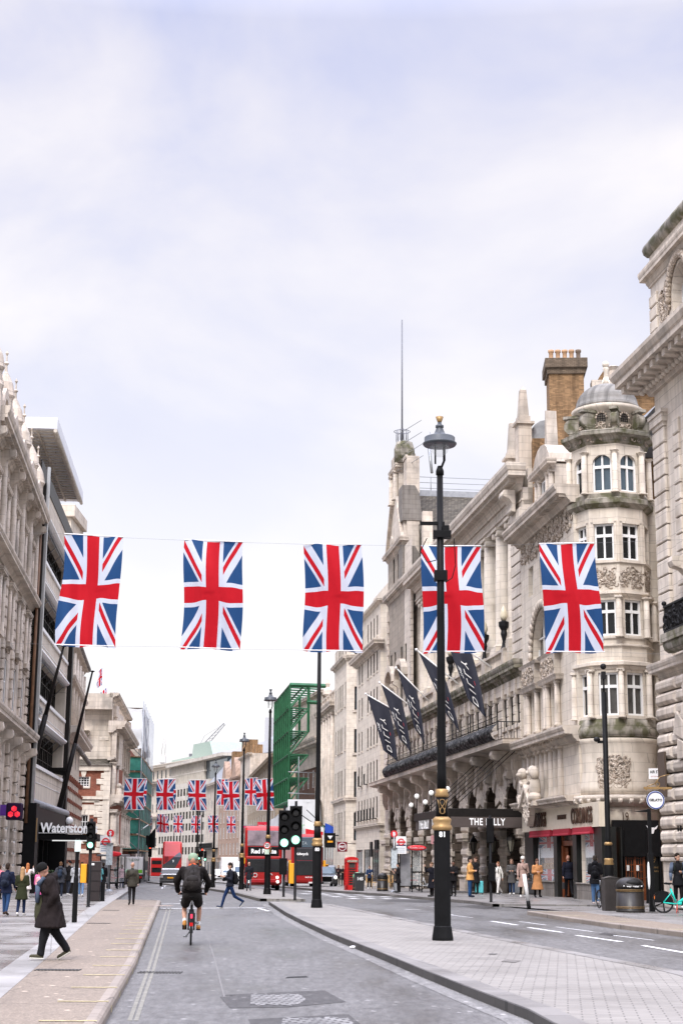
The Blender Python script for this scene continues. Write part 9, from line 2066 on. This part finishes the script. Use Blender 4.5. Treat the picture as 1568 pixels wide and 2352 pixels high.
r, J = person('balding man in olive-black leather jacket walking away on the tan path',302,2079,1984,190, stride=.55, lead=-1, arms='down', top=(.040,.036,.028), rough=.5, trousers=black_, shoes=(.02,.018,.016), bald=True, skin=(.36,.2,.14), bag=black_, bagx=1, fat=1.1)
r, J = person('young man in dark jacket with black rucksack crossing to the left, holding a phone',527,2087,1982, -68, stride=1.05, lead=-1, z0=.0, arms=('phone', 'phone'), top=(.014,.015,.022), trousers=(.010,.024,.07), shoes=(.03,.04,.07), sole=(.5,.48,.42), hair=(.022,.015,.012), pack=(.010,.010,.011), hem=.84, skin=(.46,.27,.19), nod=.2, tw=.92)
person('grey-haired man in charcoal sweater walking towards the camera on the median',571,2047,1983,8, stride=.35, arms='down', top=(.018,.019,.024), trousers=(.10,.11,.13), shoes=(.02,.02,.02), hair=(.3,.29,.28), bald=True, skin=(.5,.26,.19))
person('man in blue jacket and checked shirt beside the rattan chairs',848,2042,1991,10, arms=('hold', 'up'), top=(.02,.035,.08), trousers=black_, shoes=wht, hair=(.06,.035,.02), hem=.85, stride=.2)
person('dark-dressed woman standing left of the phone box',777,2034,1989,15, arms='phone', top=(.03,.015,.018), trousers=black_, hair=(.15,.07,.04), long=.12)
person('person in open black coat and white shirt next to the phone box',787,2035,1990, -10, arms='hold', top=black_, trousers=black_, hem=.55, hair=(.2,.12,.07))
person('person in black reading the bus stop timetable',914,2051,1985, -80, arms=('phone', 'hold'), top=black_, trousers=black_, hem=.6, hair=(.01,.01,.01))
person('person in light trousers leaning behind the bus stop post',908,2050,1996, -60, arms='pocket', top=(.05,.045,.04), trousers=(.28,.29,.3), hair=(.1,.07,.05))
person('figure in a grey coat waiting inside the right bus shelter',944,2042,1987,60, arms='pocket', top=(.2,.19,.18), trousers=(.05,.05,.055), hem=.5, hair=(.1,.08,.06), pack=black_)
person('person in long black coat raising a hand, just left of the big lamp',991,2060,1984, -60, arms=('up', 'down'), top=(.010,.010,.014), trousers=black_, hem=.45, hair=(.12,.07,.04), fat=1.15)
person('person in black standing over a bicycle right of the big lamp',1041,2059,1980, -20, arms='hold', top=black_, trousers=black_, hair=(.02,.015,.01), skin=(.2,.1,.07), fat=1.1)
person('man in orange quilted jacket and blue jeans facing right',1079,2061,1973,75, arms='hold', top=(.55,.29,.10), trousers=(.02,.06,.15), shoes=(.015,.02,.04), hair=(.015,.012,.01), fat=1.2, tw=1.2)
person('person in black looking at a phone beside the orange jacket',1093,2054,1972, -60, arms='phone', top=black_, trousers=black_, hair=(.06,.03,.02), hem=.55)
person('young woman in white jacket and white trousers pulling a turquoise case',1144,2056,1982, -50, stride=.6, arms=('case', 'down'), top=(.6,.58,.53), trousers=(.62,.6,.57), shoes=(.05,.05,.05), sole=(.6,.6,.6), long=.18, hair=(.20,.09,.045), hem=.86, hood=True, skin=(.55,.32,.24), pack=black_, psize=.5)
person('woman in dark grey quilted coat and jeans by the hotel door',1175,2056,1977, -8, arms='hold', top=(.075,.072,.07), trousers=(.03,.05,.1), shoes=wht, hem=.62, long=.12, hair=(.16,.1,.07), stride=.15)
person('woman in pinkish-grey long coat with pale headscarf and black bag',1201,2062,1972,4, stride=.25, arms=('down', 'down'), top=(.34,.235,.20), trousers=black_, shoes=(.7,.7,.7), hem=.48, hat=(.6,.57,.53), hair=(.55,.52,.48), long=.1, bag=black_, bagx=1, skin=(.55,.3,.22))
person('woman in long camel coat holding a brown bag with both hands',1234,2062,1977,12, stride=.2, arms='hold', top=(.42,.20,.085), trousers=black_, shoes=black_, hem=.38, long=.1, hair=(.10,.05,.035), nod=.4, fat=1.15, skin=(.45,.26,.19))
r, J = person('bald man in black suit with briefcase walking away to the shop door',1306,2062,1968,183, stride=.55, arms='down', top=(.012,.013,.022), trousers=(.010,.010,.012), shoes=black_, bald=True, hem=.80, skin=(.52,.28,.2), fat=1.12, wide=1.05)
q = MB(); q.box(.22,.30, -.2,.2,.42,.72); q.build('briefcase', cloth((.03,.03,.032),.4), r, bevel=.02)
person('man in black jacket with black rucksack and blue jeans near the tall pole',1368,2079,1970,168, stride=.3, arms='hold', top=(.010,.010,.012), hood=True, trousers=(.06,.12,.23), shoes=(.5,.42,.40), hair=(.03,.025,.02), pack=(.008,.008,.01), psize=.85, fat=1.15, tw=1.1)
person('dark-haired man in black body warmer with grey-blue sleeves at the right edge',1559,2089,1966, -5, stride=.25, arms=('down', 'hold'), top=(.012,.012,.014), sleeves=(.08,.10,.14), trousers=black_, shoes=wht, hair=(.02,.014,.01), skin=(.46,.27,.19), look=.5, pack=(.02,.025,.02), psize=.7)
for i, (x, yf, yh, tc2, lb) in enumerate([(346,2014,1984, (.04,.05,.08), 'distant figure in blue beside the lorry'), (354,2013,1982, (.3,.32,.36), 'distant figure in pale jacket with a rucksack down the road'), (361,2012,1985, black_, 'distant dark figure left of the curved bus'), (474,2008,1984, black_, 'far dark figure left in the median crowd'), (480,2009,1984, (.25,.4,.1), 'far figure in yellow-green vest on the median'), (487,2008,1984, (.03,.03,.05), 'far dark figure right in the median crowd'), (468,2010,1985, (.06,.04,.05), 'far figure below the traffic signals')]):
 person(lb, x, yf, yh,180 if i%2 else 0, stride=.3, top=tc2, trousers=black_, vox=.035)
b = gp(433,2171,0); mb_c.location = b + V((0,.52,0)); mb_c.rotation_euler = (0,0,.09); r = empty('person', mb_c.location, pi + .09, 'cyclist in black top and shorts with green cap and rucksack riding away', 'person')
s = 1.0; pe = V((0,.36,1.06)); J = {'s': 1.04, 'pelvis': pe, 'waist': V((0,.32,1.20)), 'chest': V((0,.20,1.40)), 'neck': V((0,.10,1.575)), 'head': V((0,.04,1.715)), 'look': V((0, -1,0)), 'lean': .42, 'back': V((0,.94,.25)), 'curl': 1.4}
J['arm'] = []; J['leg'] = []
for k, sx in ((0, -1), (1,1)):
 J['arm'].append([V((sx*.20,.15,1.52)), V((sx*.345,.02,1.29)), V((sx*.30, -.20,1.09)), V((sx*.28, -.28,1.05))])
legs = {1: ([.10,.34,1.02], [.155, -.07,.72], [.14,.20,.44], [.14,.06,.34]), -1: ([-.10,.34,1.02], [-.16, -.12,.74], [-.15, -.10,.36], [-.15, -.25,.31])}
for sx in (-1,1): J['leg'].append([V(p) for p in legs[sx]])
figure(r, J, dict(top=(.012,.010,.010), trousers=(.022,.020,.019), shorts=True, hat=(.20,.27,.19), shoes=(.42,.19,.05), sole=(.02,.02,.02), socks=(.6,.6,.58), skin=(.45,.25,.17), pack=(.022,.019,.018), psize=1.12, wide=1.12, fat=1.08, eyes=False, hem=1.0),.016)
q = MB(); q.M = T(0,.11,1.625); q.ball((0,0,0), (.095,.085,.045)); q.build('orange_neck_scarf', cloth((.6,.10,.03)), r)
